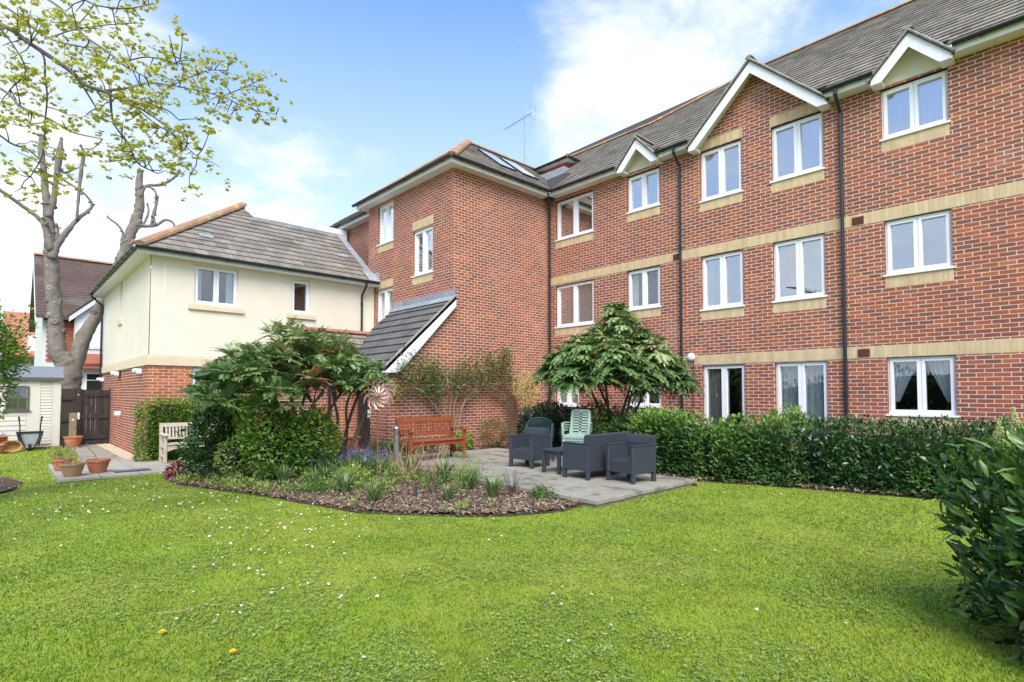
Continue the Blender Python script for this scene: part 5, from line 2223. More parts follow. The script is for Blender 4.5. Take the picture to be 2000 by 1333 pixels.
# ================================================================== VEGETATION
def leaf_parts(shape, M, Pn, tint, m, parent, limit, name='leaf', rest='foliage', smooth=False):
    """the `limit` nearest leaves in view as objects sharing meshes, the rest joined"""
    dist = np.linalg.norm(Pn - np.array(CAMP), axis=1)
    order = np.argsort(dist)
    rt = parent
    while rt.parent is not None:
        rt = rt.parent
    og = ORG.get(rt.name, Vector())
    meshes = []
    for k in range(6):
        me = bpy.data.meshes.new(name)
        me.from_pydata([tuple(p) for p in shape[0]], [], shape[1])
        me.materials.append(MATS[m])
        a = me.attributes.new('tint', 'FLOAT', 'FACE')
        a.data.foreach_set('value', np.full(len(shape[1]), (k + .5) / 6, dtype=np.float32))
        meshes.append(me)
    used = np.zeros(len(Pn), bool)
    n = 0
    for i in order:
        if n >= limit:
            break
        if not in_view(Vector(Pn[i])):
            continue
        o = bpy.data.objects.new(name, meshes[int(min(.99, max(0, tint[i])) * 6)])
        COL.objects.link(o)
        o.parent = parent
        mm = Matrix([list(r) for r in M[i]]).to_4x4()
        mm.translation = Vector(Pn[i]) - og
        o.matrix_local = mm
        used[i] = True
        n += 1
    k = ~used
    if k.any():
        scatter(rest, shape[0], shape[1], M[k], Pn[k], tint[k], m, parent, 'stuff', smooth)


def frond_arrays(ros, L=.42, pairs=8, lw=.085, nf=8, droop=.5):
    """pinnate fronds in rosettes; ros = list of (pos, outward vec, tint)"""
    X, Z, S, Pp, T = [], [], [], [], []
    stems = []
    for pos, outv, tb in ros:
        pos = np.array(pos, float)
        a0 = random.uniform(0, 6.28)
        for i in range(nf):
            a = a0 + 6.283 * i / nf + random.uniform(-.25, .25)
            el = random.uniform(-.35, 1.25)
            d = np.array([math.cos(a) * math.cos(el), math.sin(a) * math.cos(el), math.sin(el)]) + np.array(outv) * .55
            d /= np.linalg.norm(d)
            l = L * random.uniform(.75, 1.15)
            side = np.cross(d, [0, 0, 1.])
            side /= np.linalg.norm(side) + 1e-6
            line = []
            tf = tb + random.uniform(-.12, .12)
            for k in range(pairs + 1):
                f = .18 + .82 * k / pairs
                p = pos + d * l * f + np.array([0, 0, -droop * l * f * f])
                line.append(p)
                tang = d + np.array([0, 0, -2 * droop * f])
                tang /= np.linalg.norm(tang)
                if k == pairs:
                    X.append(tang)
                    Z.append(np.cross(side, tang))
                    S.append(lw)
                    Pp.append(p)
                    T.append(tf)
                else:
                    for s in (-1, 1):
                        v = side * s * .9 + tang * .45 + np.array([0, 0, -.22 + random.uniform(-.1, .1)])
                        X.append(v)
                        Z.append(np.cross(side, tang) + RS.normal(size=3) * .12)
                        S.append(lw * (1.1 - .5 * abs(f - .45)) * random.uniform(.85, 1.1))
                        Pp.append(p)
                        T.append(tf + random.uniform(-.05, .05))
            stems.append((pos, line))
    X, Z, S, Pp, T = map(np.array, (X, Z, S, Pp, T))
    Z = np.where(Z[:, 2:3] < 0, -Z, Z)
    return X, Z, S, Pp, T, stems


def add_fronds(parent, ros, m='leaf_mahonia', **kw):
    X, Z, S, Pp, T, stems = frond_arrays(ros, **kw)
    scatter('fronds', LEAFN[0], LEAFN[1], frames(X, Z, S), Pp, T, m, parent, 'stuff')
    b = MB()
    for pos, line in stems[::2]:
        b.tube([tuple(pos), tuple(line[len(line) // 2]), tuple(line[-1])], [.006, .005, .003], 3, .5, cap=False)
    b.build('leaf_stalks', 'leaf_spring', parent, kind='stuff')


def branch(b, p, q, r0, r1, wob=.08, n=4, sides=6, tint=.5):
    p, q = Vector(p), Vector(q)
    pts, rr = [], []
    L = (q - p).length
    for i in range(n + 1):
        t = i / n
        o = Vector((random.uniform(-1, 1), random.uniform(-1, 1), random.uniform(-1, 1))) * wob * L * math.sin(math.pi * t)
        pts.append(p.lerp(q, t) + o)
        rr.append(r0 + (r1 - r0) * t)
    b.tube(pts, rr, sides, tint)
    return pts


# ---------------------------------------------------------------- mahonia by the lobby (arching over the bed)
mA = thing('mahonia_shrub', 'large arching mahonia shrub on bare stems in front of the cream annex and lobby', 'shrub', (4.7, 10.4, .06))
cA = np.array((4.215, 10.350, 1.603))
ros = []
random.seed(5)
tipsA = []
for i in range(205):
    a = random.uniform(0, 6.283)
    u = random.random() ** .6
    x = math.cos(a) * u * 1.78
    y = math.sin(a) * u * 1.25
    topz = (1 - (u ** 2.0)) * 1.12 + .02
    low = -.75 if x < -.5 else (-.4 if x < .1 else .0)
    z = low + (topz - low) * random.uniform(.35, 1) + .10 * noise.noise(Vector((x * 2, y * 2, 0)))
    z -= .12 * max(0, x)
    tb = .50 + .20 * (z - .4) + random.uniform(-.12, .14)
    if random.random() < .05:
        tb = .96
    elif z > .45 and random.random() < .35:
        tb = .76  # whitish upper leaves: the light they catch put into the tint
    p = cA + np.array([x, y, z + .08])
    ros.append((p, (x * .4, y * .4, .25), tb))
    tipsA.append(p)
add_fronds(mA, ros, L=.34, lw=.105, nf=10, pairs=9, droop=.3)
b = MB()
for line in ([(4.514, 10.300, 0.101, 0.0742), (4.509, 10.300, 0.516, 0.0644), (4.494, 10.300, 0.911, 0.0594), (4.438, 10.300, 1.308, 0.0544)], [(4.802, 10.250, 0.080, 0.0351), (4.818, 10.250, 0.519, 0.0302), (4.919, 10.250, 0.977, 0.0304), (4.828, 10.250, 1.404, 0.0253)],
             [(4.903, 10.150, 0.060, 0.0452), (5.179, 10.150, 0.503, 0.0409), (5.353, 10.150, 0.904, 0.0362), (5.486, 10.150, 1.274, 0.0314)], [(4.932, 10.300, 0.063, 0.0356), (5.078, 10.300, 0.581, 0.0308), (5.205, 10.300, 1.038, 0.0311), (5.380, 10.300, 1.504, 0.0262)],
             [(4.833, 10.500, 0.073, 0.0307), (4.719, 10.500, 0.691, 0.0305), (4.820, 10.500, 1.094, 0.0256), (5.076, 10.500, 1.504, 0.0261)], [(5.089, 10.400, 0.039, 0.0310), (5.192, 10.400, 0.672, 0.0260), (5.164, 10.400, 1.192, 0.0260), (5.250, 10.400, 1.504, 0.0210)],
             [(3.984, 10.400, 0.207, 0.0433), (3.834, 10.400, 0.743, 0.0382), (3.596, 10.400, 1.224, 0.0329), (3.413, 10.400, 1.506, 0.0279)], [(4.128, 10.400, 0.195, 0.0437), (4.169, 10.400, 0.725, 0.0390), (4.083, 10.400, 1.311, 0.0340), (3.963, 10.400, 1.602, 0.0290)],
             [(4.398, 10.700, 0.143, 0.0404), (4.493, 10.700, 0.692, 0.0356), (4.383, 10.700, 1.201, 0.0304), (4.481, 10.700, 1.607, 0.0255)]):
    cp = curve_pts(line, 4)
    b = MB()
    b.tube([p[:3] for p in cp], [p[3] * 1.0 for p in cp], 7, random.random(), bumpy=.15)
    b.build('stem', 'bark_brown', mA, kind=None)
    end = cp[-1][:3]
    near = sorted(tipsA, key=lambda t: np.linalg.norm(np.array(t) - end))[:9]
    b = MB()
    for t in near:
        branch(b, end, t, .016, .007, .1, 3, 5, random.random())
    b.build('twigs', 'bark_brown', mA, kind='stuff')


def racemes(parent, spots, m='flower_green', n=6, L=.16, down=False):
    X, Z, Pp = [], [], []
    for s in spots:
        for k in range(n):
            a = random.uniform(0, 6.28)
            d = np.array([math.cos(a) * .7, math.sin(a) * .7, -.6 if down else .8])
            for j in range(14):
                f = j / 13
                p = np.array(s) + d * L * f + np.array([0, 0, -(.10 if down else .02) * f * f])
                X.append(RS.normal(size=3))
                Pp.append(p + RS.normal(size=3) * .007)
    X = np.array(X)
    Pp = np.array(Pp)
    nn = len(X)
    scatter('flower_spikes', [(-.5, -.5, 0), (.5, -.5, 0), (0, .6, 0), (0, 0, .8)], [(0, 1, 3), (1, 2, 3), (2, 0, 3)], frames(X, unit(nn), RS.uniform(.012, .022, nn)), Pp,
            RS.uniform(0, 1, nn), m, parent, 'stuff')


racemes(mA, [r[0] for r in ros if r[0][2] > cA[2] + .35][:22], n=4, L=.14)

# ---------------------------------------------------------------- mahonia by the long wall (umbrella tree)
mB = thing('mahonia_tree', 'umbrella shaped mahonia tree with glossy pinnate leaves in front of the long wall', 'tree', (9.9, 7.15, .05))
cB = np.array([9.75, 7.1, 1.95])
ros = []
tipsB = []
random.seed(9)
for i in range(190):
    a = random.uniform(0, 6.283)
    u = random.random() ** .55
    x, y = math.cos(a) * u, math.sin(a) * u
    z = (1 - u ** 4.0) * .88 + .10 * (1 - u) ** 2 + .20 * noise.noise(Vector((x * 3, y * 3, 4)))
    z = z - random.random() ** 1.4 * (.62 if u < .75 else .42)
    lat = np.array([math.sin(YAW), -math.cos(YAW), 0])
    dep = np.array([math.cos(YAW), math.sin(YAW), 0])
    p = cB + lat * x * 1.45 + dep * y * 1.15 + np.array([0, 0, z - .12])
    tb = .30 + .20 * z + random.uniform(-.14, .14)
    if z > .5 and random.random() < .3:
        tb = .74  # pale highlights on the high sprays, painted through the tint
    ros.append((p, tuple((lat * x + dep * y) * .5 + np.array([0, 0, .15])), tb))
    tipsB.append(p)
for (dz, r_) in ((1.0, .30), (1.18, .22), (1.36, .12)):
    for k in range(5):
        p = cB + np.array([random.uniform(-r_, r_) + .12, random.uniform(-r_, r_), dz])
        ros.append((p, (0, 0, .3), .62))
        tipsB.append(p)
add_fronds(mB, ros, L=.44, lw=.135, nf=10, pairs=9, droop=.5)
racemes(mB, [tipsB[i] for i in range(0, 120, 4)], n=6, L=.24, down=True)
for k in range(7):
    base = Vector((9.9 + random.uniform(-.12, .12), 7.15 + random.uniform(-.12, .12), -.05))
    a = 6.283 * k / 7
    mid = base + Vector((math.cos(a) * .25, math.sin(a) * .25, 1.0))
    end = mid + Vector((math.cos(a) * .35, math.sin(a) * .35, .75))
    cp = curve_pts([(*base, .045), (*(base.lerp(mid, .5) + Vector((random.uniform(-.05, .05), random.uniform(-.05, .05), 0))), .038), (*mid, .032), (*end, .022)], 4)
    b = MB()
    b.tube([p[:3] for p in cp], [p[3] for p in cp], 7, random.random(), bumpy=.2)
    b.build('stem', 'bark_dark', mB)
    b = MB()
    for t in sorted(tipsB, key=lambda t: np.linalg.norm(np.array(t) - np.array(end)))[:14]:
        branch(b, end, t, .016, .007, .1, 3, 5, random.random())
    b.build('twigs', 'bark_dark', mB, kind='stuff')


# ---------------------------------------------------------------- hedges
def hedge(name, label, line, hw, h, n, m, size, shape=LEAF, cw=.60, ch=.78, z0=.02, amp=.10, tint_mu=.4, core=True, up=.5, patch=None, group=None, top_tint=.25):
    line = [Vector((p[0], p[1], 0)) for p in line]
    segs = [(line[i], line[i + 1], (line[i + 1] - line[i]).length) for i in range(len(line) - 1)]
    tot = sum(s[2] for s in segs)
    t = thing(name, label, 'hedge', (line[0].x, line[0].y, 0), group)
    X, Z, Pp, T = [], [], [], []
    for i in range(n):
        l = random.uniform(-.12, tot + .12)
        ll = l
        for s in segs:
            if ll <= s[2] or s is segs[-1]:
                break
            ll -= s[2]
        d = (s[1] - s[0]).normalized()
        c = s[0] + d * ll
        side = Vector((d.y, -d.x, 0))
        endf = 1.0
        ed = min(l, tot - l)
        if ed < .12:
            endf = max(.2, (ed + .12) / .24) ** .5
        a = random.uniform(0, math.pi * .5)
        if random.random() < .55:
            a = random.uniform(0, math.pi * .27)
        near = 1 if side.dot(CAMP - c) > 0 else -1
        if random.random() < .32:
            near = -near
        ca, sa = near * math.cos(a), math.sin(a)
        k = (abs(ca) ** 5 + abs(sa) ** 5) ** (-.2)
        lump = 1 + amp * noise.noise(Vector((c.x * 1.6 + ca, c.y * 1.6, sa * 2))) * 1.5 + amp * .6 * noise.noise(Vector((c.x * 5 + ca * 3, c.y * 5, sa * 5)))
        sc = random.uniform(.80, 1.0) * lump
        if ed < .3 and random.random() < .5:
            sc *= random.uniform(.2, 1)
        p = c + side * (ca * k * hw * sc * endf) + Vector((0, 0, z0 + sa * k * (h - z0) * sc * (endf * .15 + .85)))
        zfrac = p.z / h
        if zfrac < .16 and random.random() < .35:
            continue
        nrm = (side * ca * 1.2 + Vector((0, 0, sa))).normalized()
        v = nrm * .7 + Vector((random.gauss(0, .6), random.gauss(0, .6), random.gauss(0, .45) + .25))
        X.append(v)
        Z.append(nrm * .6 + Vector((random.gauss(0, .3), random.gauss(0, .3), up)))
        Pp.append(p)
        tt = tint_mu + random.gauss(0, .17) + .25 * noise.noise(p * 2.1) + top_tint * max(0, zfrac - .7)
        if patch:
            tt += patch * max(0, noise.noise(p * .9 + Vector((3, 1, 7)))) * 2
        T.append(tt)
    X, Z, Pp, T = map(lambda q: np.array([tuple(v) if hasattr(v, '__len__') else v for v in q]), (X, Z, Pp, T))
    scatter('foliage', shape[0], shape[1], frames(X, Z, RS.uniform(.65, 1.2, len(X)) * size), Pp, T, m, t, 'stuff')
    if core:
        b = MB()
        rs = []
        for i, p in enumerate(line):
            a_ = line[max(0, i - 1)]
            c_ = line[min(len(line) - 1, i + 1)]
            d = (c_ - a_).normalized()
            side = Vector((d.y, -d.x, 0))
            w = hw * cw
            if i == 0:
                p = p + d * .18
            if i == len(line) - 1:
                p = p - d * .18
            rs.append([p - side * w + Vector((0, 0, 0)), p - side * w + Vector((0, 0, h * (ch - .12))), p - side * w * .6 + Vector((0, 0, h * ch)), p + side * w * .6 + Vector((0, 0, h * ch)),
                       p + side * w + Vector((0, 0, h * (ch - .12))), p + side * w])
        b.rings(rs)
        b.build('shade_core', 'inner_shade', t)  # dark solid in place of the shaded inside of the hedge
        b = MB()
        for i in range(int(tot * 7)):
            l = random.uniform(0, tot)
            for s in segs:
                if l <= s[2]:
                    break
                l -= s[2]
            d = (s[1] - s[0]).normalized()
            side = Vector((d.y, -d.x, 0))
            c = s[0] + d * l - side * random.choice((-1, 1)) * hw * random.uniform(.3, .7)
            branch(b, c + Vector((0, 0, -.02)), c + Vector((random.uniform(-.2, .2), random.uniform(-.2, .2), h * random.uniform(.5, .85))), .012, .005, .1, 3, 4)
        b.build('branches', 'bark_dark', t, kind='stuff')
    return t


hedge('box_hedge', 'square clipped bright green hedge behind the pale bench by the annex', [(2.42, 15.12), (4.45, 15.12)], .28, 1.40, 17000, 'leaf_box', .062, LEAF4, cw=.72, ch=.88, z0=-.08, amp=.035, tint_mu=.4)
hedge('laurel_hedge', 'dark clipped laurel hedge behind the dark green chairs, left of the mahonia tree', [(10.0, 10.0), (9.95, 8.3)], .5, 1.22, 6500, 'leaf_dark', .095, LEAF4, tint_mu=.5)
hedge('viburnum_hedge', 'dark loose hedge under the mahonia tree behind the grey seats', [(9.75, 8.1), (9.35, 6.0)], .58, 1.22, 6500, 'leaf_hedge', .085, LEAF4, amp=.2, tint_mu=.2, patch=.2)
hedge('mixed_hedge', 'hedge with yellow green shoots on top, below the two tall ground floor windows', [(9.18, 6.05), (9.35, 4.6), (9.75, 3.3)], .60, 1.10, 16000, 'leaf_hedge', .085, LEAF4, amp=.2, tint_mu=.26, patch=.7, top_tint=1.7)
hedge('glossy_hedge', 'dark glossy hedge running right below the window with tied curtains', [(9.82, 3.35), (10.15, 1.7), (10.55, 0), (10.9, -2.2)], .60, 1.10, 18000, 'leaf_laurel', .085, LEAF4, amp=.14, tint_mu=.26, patch=.25, top_tint=.35)
# separate shoots standing out of the hedge under the mahonia
t = thing('euonymus_bush', 'light green bush of narrow leaves at the left end of the mixed hedge', 'bush', (8.95, 5.6, .05))
leaf_blob('foliage', 1500, (8.95, 5.55, .78), (.38, .48, .42), 'leaf_light', .085, t, LEAF4, seed=4, tint_top=.15, tint_mu=.3, noise_amp=.4)
b = MB()
for k in range(14):
    branch(b, (8.95 + random.uniform(-.1, .1), 5.6 + random.uniform(-.1, .1), .03), (8.95 + random.uniform(-.3, .3), 5.55 + random.uniform(-.4, .4), random.uniform(.6, 1.05)), .010, .004, .1, 3, 4)
b.build('branches', 'bark_brown', t, kind='stuff')

# ---------------------------------------------------------------- near laurel, right edge
def near_laurel():
    t = thing('cherry_laurel', 'big glossy cherry laurel bush with pale flower spikes at the right edge', 'bush', (4.72, -.33, 0))
    c0 = np.array([4.72, -.33, .62])
    r0 = np.array([.98, .62, .60])
    lat = np.array([math.sin(R(46.7)), -math.cos(R(46.7)), 0])
    dep = np.array([math.cos(R(46.7)), math.sin(R(46.7)), 0])
    n = 11000
    Pp, X, Z, T = [], [], [], []
    while len(Pp) < n:
        d = RS.normal(size=3)
        d /= np.linalg.norm(d)
        k = (np.sum(np.abs(d) ** 5.0)) ** (-1 / 5.0)
        lump = 1 + .10 * noise.noise(Vector(d * 2.2 + 1.7)) * 1.6 + .08 * noise.noise(Vector(d * 6))
        s = RS.uniform(.72, 1.0)
        taper = 1 - .12 * max(0, -d[2] * k) - .05
        q = d * k * lump * s
        p = c0 + lat * q[0] * 1.02 * taper + dep * q[1] * .70 * taper + np.array([0, 0, q[2] * .66])
        if p[2] < .0:
            continue
        nn = lat * d[0] + dep * d[1] + np.array([0, 0, d[2]])
        Pp.append(p)
        X.append(nn * .5 + RS.normal(size=3) * .5 + np.array([0, 0, .42]))
        Z.append(nn * .7 + RS.normal(size=3) * .3 + np.array([0, 0, .4]))
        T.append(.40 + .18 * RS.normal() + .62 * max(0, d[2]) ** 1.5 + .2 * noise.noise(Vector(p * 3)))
    Pp, X, Z, T = map(np.array, (Pp, X, Z, T))
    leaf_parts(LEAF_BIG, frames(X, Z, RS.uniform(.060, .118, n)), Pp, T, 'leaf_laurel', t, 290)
    b = MB()
    for i in range(46):
        a = random.uniform(0, 6.28)
        u_ = random.random() ** .5
        e = c0 + lat * math.cos(a) * u_ * .85 + dep * math.sin(a) * u_ * .62 + np.array([0, 0, random.uniform(-.1, .50)])
        branch(b, (4.72 + random.uniform(-.12, .12), -.33 + random.uniform(-.12, .12), -.02), tuple(e), .016, .005, .1, 4, 5)
    b.build('branches', 'bark_brown', t, kind='stuff')
    blob_core('shade_core', (4.75, -.36, .60), (.56, .50, .46), t, scale=1, noise_amp=.1, power=3)
    # candle-like flower spikes on top
    Xs, Ps = [], []
    b = MB()
    for i in range(130):
        a = random.uniform(0, 6.28)
        u_ = random.random() ** .4 * .99
        e = c0 + lat * math.cos(a) * u_ * .92 + dep * math.sin(a) * u_ * .66
        zt = .64 + .66 * (1 - u_ ** 6 * .22) + random.uniform(-.03, .05)
        e = np.array([e[0], e[1], zt])
        d = np.array([random.uniform(-.3, .3), random.uniform(-.3, .3), 1.])
        L = random.uniform(.10, .16)
        b.tube([tuple(e - d * .04), tuple(e + d * L)], [.003, .002], 4)
        for j in range(90):
            f = random.random()
            an = random.uniform(0, 6.28)
            rr = .013 * (1 - .45 * f)
            Ps.append(e + d * L * f + np.array([math.cos(an) * rr, math.sin(an) * rr, 0]))
    b.build('flower_stalks', 'flower_green', t, kind='stuff')
    nn = len(Ps)
    scatter('flower_spikes', [(-.5, -.5, 0), (.5, -.5, 0), (0, .6, 0), (0, 0, .8)], [(0, 1, 3), (1, 2, 3), (2, 0, 3), (0, 2, 1)], frames(unit(nn), unit(nn), RS.uniform(.007, .011, nn)), np.array(Ps),
            RS.uniform(0, 1, nn), 'flower_cream', t, 'stuff')


near_laurel()

# ---------------------------------------------------------------- shrubs at the left of the bed
def shrub(name, label, cat, c, r, n, m, size, shape=LEAF4, base=None, seed=0., nstem=14, core=.42, tint_mu=.4, tint_top=.15, noise_amp=.3, bark='bark_brown', group=None, up=.5, zmin=.03, **kw):
    base = base or (c[0], c[1], .03)
    t = thing(name, label, cat, base, group)
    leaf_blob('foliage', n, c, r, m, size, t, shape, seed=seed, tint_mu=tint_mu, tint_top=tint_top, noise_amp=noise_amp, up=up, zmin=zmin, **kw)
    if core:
        blob_core('shade_core', c, r, t, scale=core, seed=seed, noise_amp=noise_amp, zmin=zmin)
    b = MB()
    for k in range(nstem):
        d = unit(1)[0]
        e = np.array(c) + np.array(r) * d * .8
        e[2] = max(e[2], base[2] + .15)
        branch(b, (base[0] + random.uniform(-.08, .08), base[1] + random.uniform(-.08, .08), base[2] - .03), tuple(e), .012, .004, .1, 3, 4)
    b.build('branches', bark, t, kind='stuff')
    return t


shrub('dark_shrub', 'dark leathery-leaved shrub at the left end of the bed beside the pale bench', 'shrub', (3.02, 10.9, .62), (.58, .55, .64), 2600, 'leaf_laurel', .11, LEAF, seed=2, tint_mu=.33, tint_top=.15)
shrub('pittosporum_shrub', 'light green shrub with narrow whorled leaves below the left side of the arching mahonia', 'shrub', (3.60, 9.95, .66), (.70, .60, .76), 6500, 'leaf_light', .09, LEAF4, seed=6, tint_mu=.28, tint_top=.18, noise_amp=.38)
shrub('broadleaf_shrub', 'mid green shrub filling the gap under the mahonia, beside its thickest stem', 'shrub', (4.20, 9.85, .58), (.48, .50, .62), 3600, 'leaf_light', .09, LEAF4, seed=9, tint_mu=.26, tint_top=.2, noise_amp=.4)
shrub('variegated_shrub', 'airy grey green variegated shrub above the dark shrub and the bench end', 'shrub', (3.42, 11.4, 1.22), (.75, .55, .52), 4600, 'leaf_variegated', .045, LEAF4, base=(3.3, 11.5, .03), seed=12, tint_mu=.5, core=.4, noise_amp=.4)
shrub('low_spring_shrub', 'low fresh green leafy plant at the foot of the dark shrub', 'shrub', (2.95, 10.1, .38), (.26, .26, .36), 700, 'leaf_spring', .06, LEAF4, seed=15, tint_mu=.5, core=.5, nstem=8)
shrub('heuchera_plant', 'dark red leafed heuchera at the corner of the slabs and bed', 'plant', (2.52, 11.75, .07), (.22, .18, .13), 260, 'leaf_red', .085, LEAF, seed=17, tint_mu=.5, core=0, nstem=5, zmin=-.02)
shrub('fern_shrub', 'low bronze green shrub against the brick wall, right of the red bench', 'shrub', (9.40, 10.65, .50), (.46, .34, .42), 2400, 'leaf_bronze', .06, LEAF4, seed=21, tint_mu=.35, core=0)
shrub('wall_fern', 'bright green fern tuft under the right end of the red bench', 'plant', (8.45, 10.75, .28), (.30, .22, .22), 700, 'leaf_light', .085, LEAF4, seed=23, tint_mu=.35, core=.4, nstem=5)
shrub('bench_groundcover', 'dark green ground cover plant growing beneath the red bench', 'plant', (7.05, 10.75, .24), (.62, .22, .20), 1200, 'leaf_hedge', .06, LEAF4, seed=25, tint_mu=.2, core=.5, nstem=5)
shrub('door_groundcover', 'low green plant at the foot of the brick pier left of the red bench', 'plant', (6.25, 10.7, .24), (.42, .30, .20), 1400, 'leaf_spring', .07, LEAF4, seed=27, tint_mu=.25, core=.5, nstem=5)
shrub('understorey_shrub', 'leafy dark green shrub behind the stack of pale green chairs', 'shrub', (9.05, 7.2, .62), (.35, .45, .55), 1300, 'leaf_hedge', .085, LEAF4, seed=29, tint_mu=.3, core=.5)

# golden acer
t = thing('golden_maple', 'small golden yellow Japanese maple in the corner of the two brick walls', 'tree', (10.55, 10.55, .1))
for k, (e) in enumerate([(10.3, 10.35, 1.75), (10.6, 10.55, 2.0), (10.85, 10.35, 1.7), (10.45, 10.7, 1.5)]):
    b = MB()
    branch(b, (10.55, 10.55, .0), e, .022, .007, .06, 5, 6)
    b.build('stem', 'bark_brown', t)
n = 3400
P_, N_, D_ = blob_points(n, (10.52, 10.5, 1.62), (.46, .34, .60), shell=(.2, 1), noise_amp=.5, nf=2.6, seed=31)
scatter('foliage', LEAF4[0], LEAF4[1], frames(N_ + RS.normal(size=(n, 3)) * .8, RS.normal(size=(n, 3)) * .5 + [0, 0, .7], RS.uniform(.03, .06, n)), P_, RS.uniform(0, 1, n), 'leaf_gold', t, 'stuff')
# twig obelisk of dark mesh beside it
t = thing('woven_column', 'tall narrow column of dark woven netting against the brick wall', 'plant support', (10.42, 11.0, .1))
b = MB()
for k in range(9):
    for s in (-1, 1):
        pts = []
        for j in range(22):
            z = .15 + j * .063
            a = k * .698 + s * j * .32
            pts.append((10.42 + .13 * math.cos(a), 11.05 + .10 * math.sin(a), z))
        b.tube(pts, .007, 4, random.random())
b.build('netting', 'bark_brown', t)

# ---------------------------------------------------------------- climber on the wing front wall
t = thing('climbing_rose', 'leafy climber with arching bare canes trained on the brick wall above the bench', 'climber', (8.0, 11.2, .1))
lines = [[(7.503, 11.150, 0.943, 0.0248), (7.152, 11.150, 1.282, 0.0244), (6.828, 11.150, 1.478, 0.0180), (6.664, 11.150, 1.526, 0.0119)], [(8.240, 11.150, 0.663, 0.0322), (8.081, 11.150, 0.964, 0.0320), (7.739, 11.150, 1.350, 0.0252), (7.469, 11.150, 1.601, 0.0248), (7.064, 11.150, 1.623, 0.0182), (6.705, 11.150, 1.454, 0.0179)],
         [(8.620, 11.200, 0.448, 0.0395), (8.701, 11.200, 0.839, 0.0331), (8.817, 11.200, 1.234, 0.0333), (9.072, 11.200, 1.500, 0.0270), (9.459, 11.200, 1.705, 0.0275), (9.881, 11.200, 1.611, 0.0280), (10.535, 11.200, 1.239, 0.0216)], [(8.406, 11.200, 0.589, 0.0326), (8.372, 11.200, 0.967, 0.0325), (8.435, 11.200, 1.409, 0.0261), (8.482, 11.200, 1.762, 0.0197), (8.729, 11.200, 2.137, 0.0199), (8.812, 11.200, 2.434, 0.0134)],
         [(8.342, 11.200, 0.592, 0.0260), (8.211, 11.200, 1.113, 0.0258), (8.051, 11.200, 1.501, 0.0192), (7.924, 11.200, 1.947, 0.0191), (7.799, 11.200, 2.262, 0.0127)], [(8.619, 11.200, 0.514, 0.0263), (8.501, 11.200, 1.107, 0.0197), (8.731, 11.200, 1.633, 0.0199), (9.245, 11.200, 1.976, 0.0204), (9.786, 11.200, 2.267, 0.0210), (10.260, 11.200, 2.498, 0.0143)],
         [(8.245, 11.200, 0.725, 0.0259), (7.928, 11.200, 1.246, 0.0191), (7.620, 11.200, 1.752, 0.0188), (7.395, 11.200, 2.122, 0.0124)], [(9.459, 11.200, 1.705, 0.0275), (9.695, 11.200, 2.055, 0.0209), (9.749, 11.200, 2.405, 0.0140), (9.693, 11.200, 2.612, 0.0139)], [(9.881, 11.200, 1.611, 0.0210), (10.260, 11.200, 1.926, 0.0214), (10.357, 11.200, 2.330, 0.0143), (10.260, 11.200, 2.641, 0.0143)]]
cpts = []
for l in lines:
    cp = curve_pts(l, 5)
    b = MB()
    b.tube([p[:3] for p in cp], [p[3] * .8 for p in cp], 5, random.random())
    b.build('cane', 'old_wood', t)
    cpts += [p[:3] for p in cp if p[2] > 1.35]
n = 3300
zone = [[(6.892, 11.150, 2.081), (7.145, 11.150, 2.211), (7.434, 11.150, 2.308), (7.659, 11.150, 2.104), (7.887, 11.150, 2.200), (8.075, 11.150, 1.949), (7.813, 11.150, 1.817), (7.511, 11.150, 1.937), (7.147, 11.150, 1.929), (8.362, 11.150, 1.955), (8.607, 11.150, 2.093), (8.893, 11.150, 1.927), (9.203, 11.150, 2.069), (9.115, 11.150, 2.242), (9.381, 11.150, 1.909), (9.650, 11.150, 2.468), (9.743, 11.150, 2.264), (10.023, 11.150, 2.132), (10.214, 11.150, 2.422), (10.272, 11.150, 2.639), (10.311, 11.150, 1.998), (8.203, 11.150, 1.758), (8.775, 11.150, 1.765), (10.024, 11.150, 1.850), (10.567, 11.150, 1.815), (10.707, 11.150, 1.571), (7.006, 11.150, 1.805), (7.663, 11.150, 1.564), (7.890, 11.150, 1.691)]][0]
P_ = []
for i in range(n):
    if random.random() < .72:
        c = random.choice(zone)
        P_.append((c[0] + random.gauss(0, .15), 11.18 + random.uniform(-.22, .10), c[2] + random.gauss(0, .14)))
    else:
        c = random.choice(cpts)
        P_.append((c[0] + random.gauss(0, .08), 11.18 + random.uniform(-.15, .10), c[2] + random.gauss(0, .08)))
P_ = np.array(P_)
scatter('foliage', LEAF4[0], LEAF4[1], frames(unit(n) + [0, -.3, -.1], unit(n) * .6 + [0, -.5, .6], RS.uniform(.06, .105, n)), P_, RS.beta(1.6, 2.4, n), 'leaf_climber', t, 'stuff')
b = MB()
for i in range(60):
    c = random.choice(zone)
    d = random.choice(cpts)
    if (Vector(c) - Vector(d)).length < .6:
        branch(b, tuple(d), (c[0], 11.15, c[2] + random.uniform(0, .15)), .006, .003, .12, 3, 4)
b.build('twigs', 'leaf_climber', t, kind='stuff')

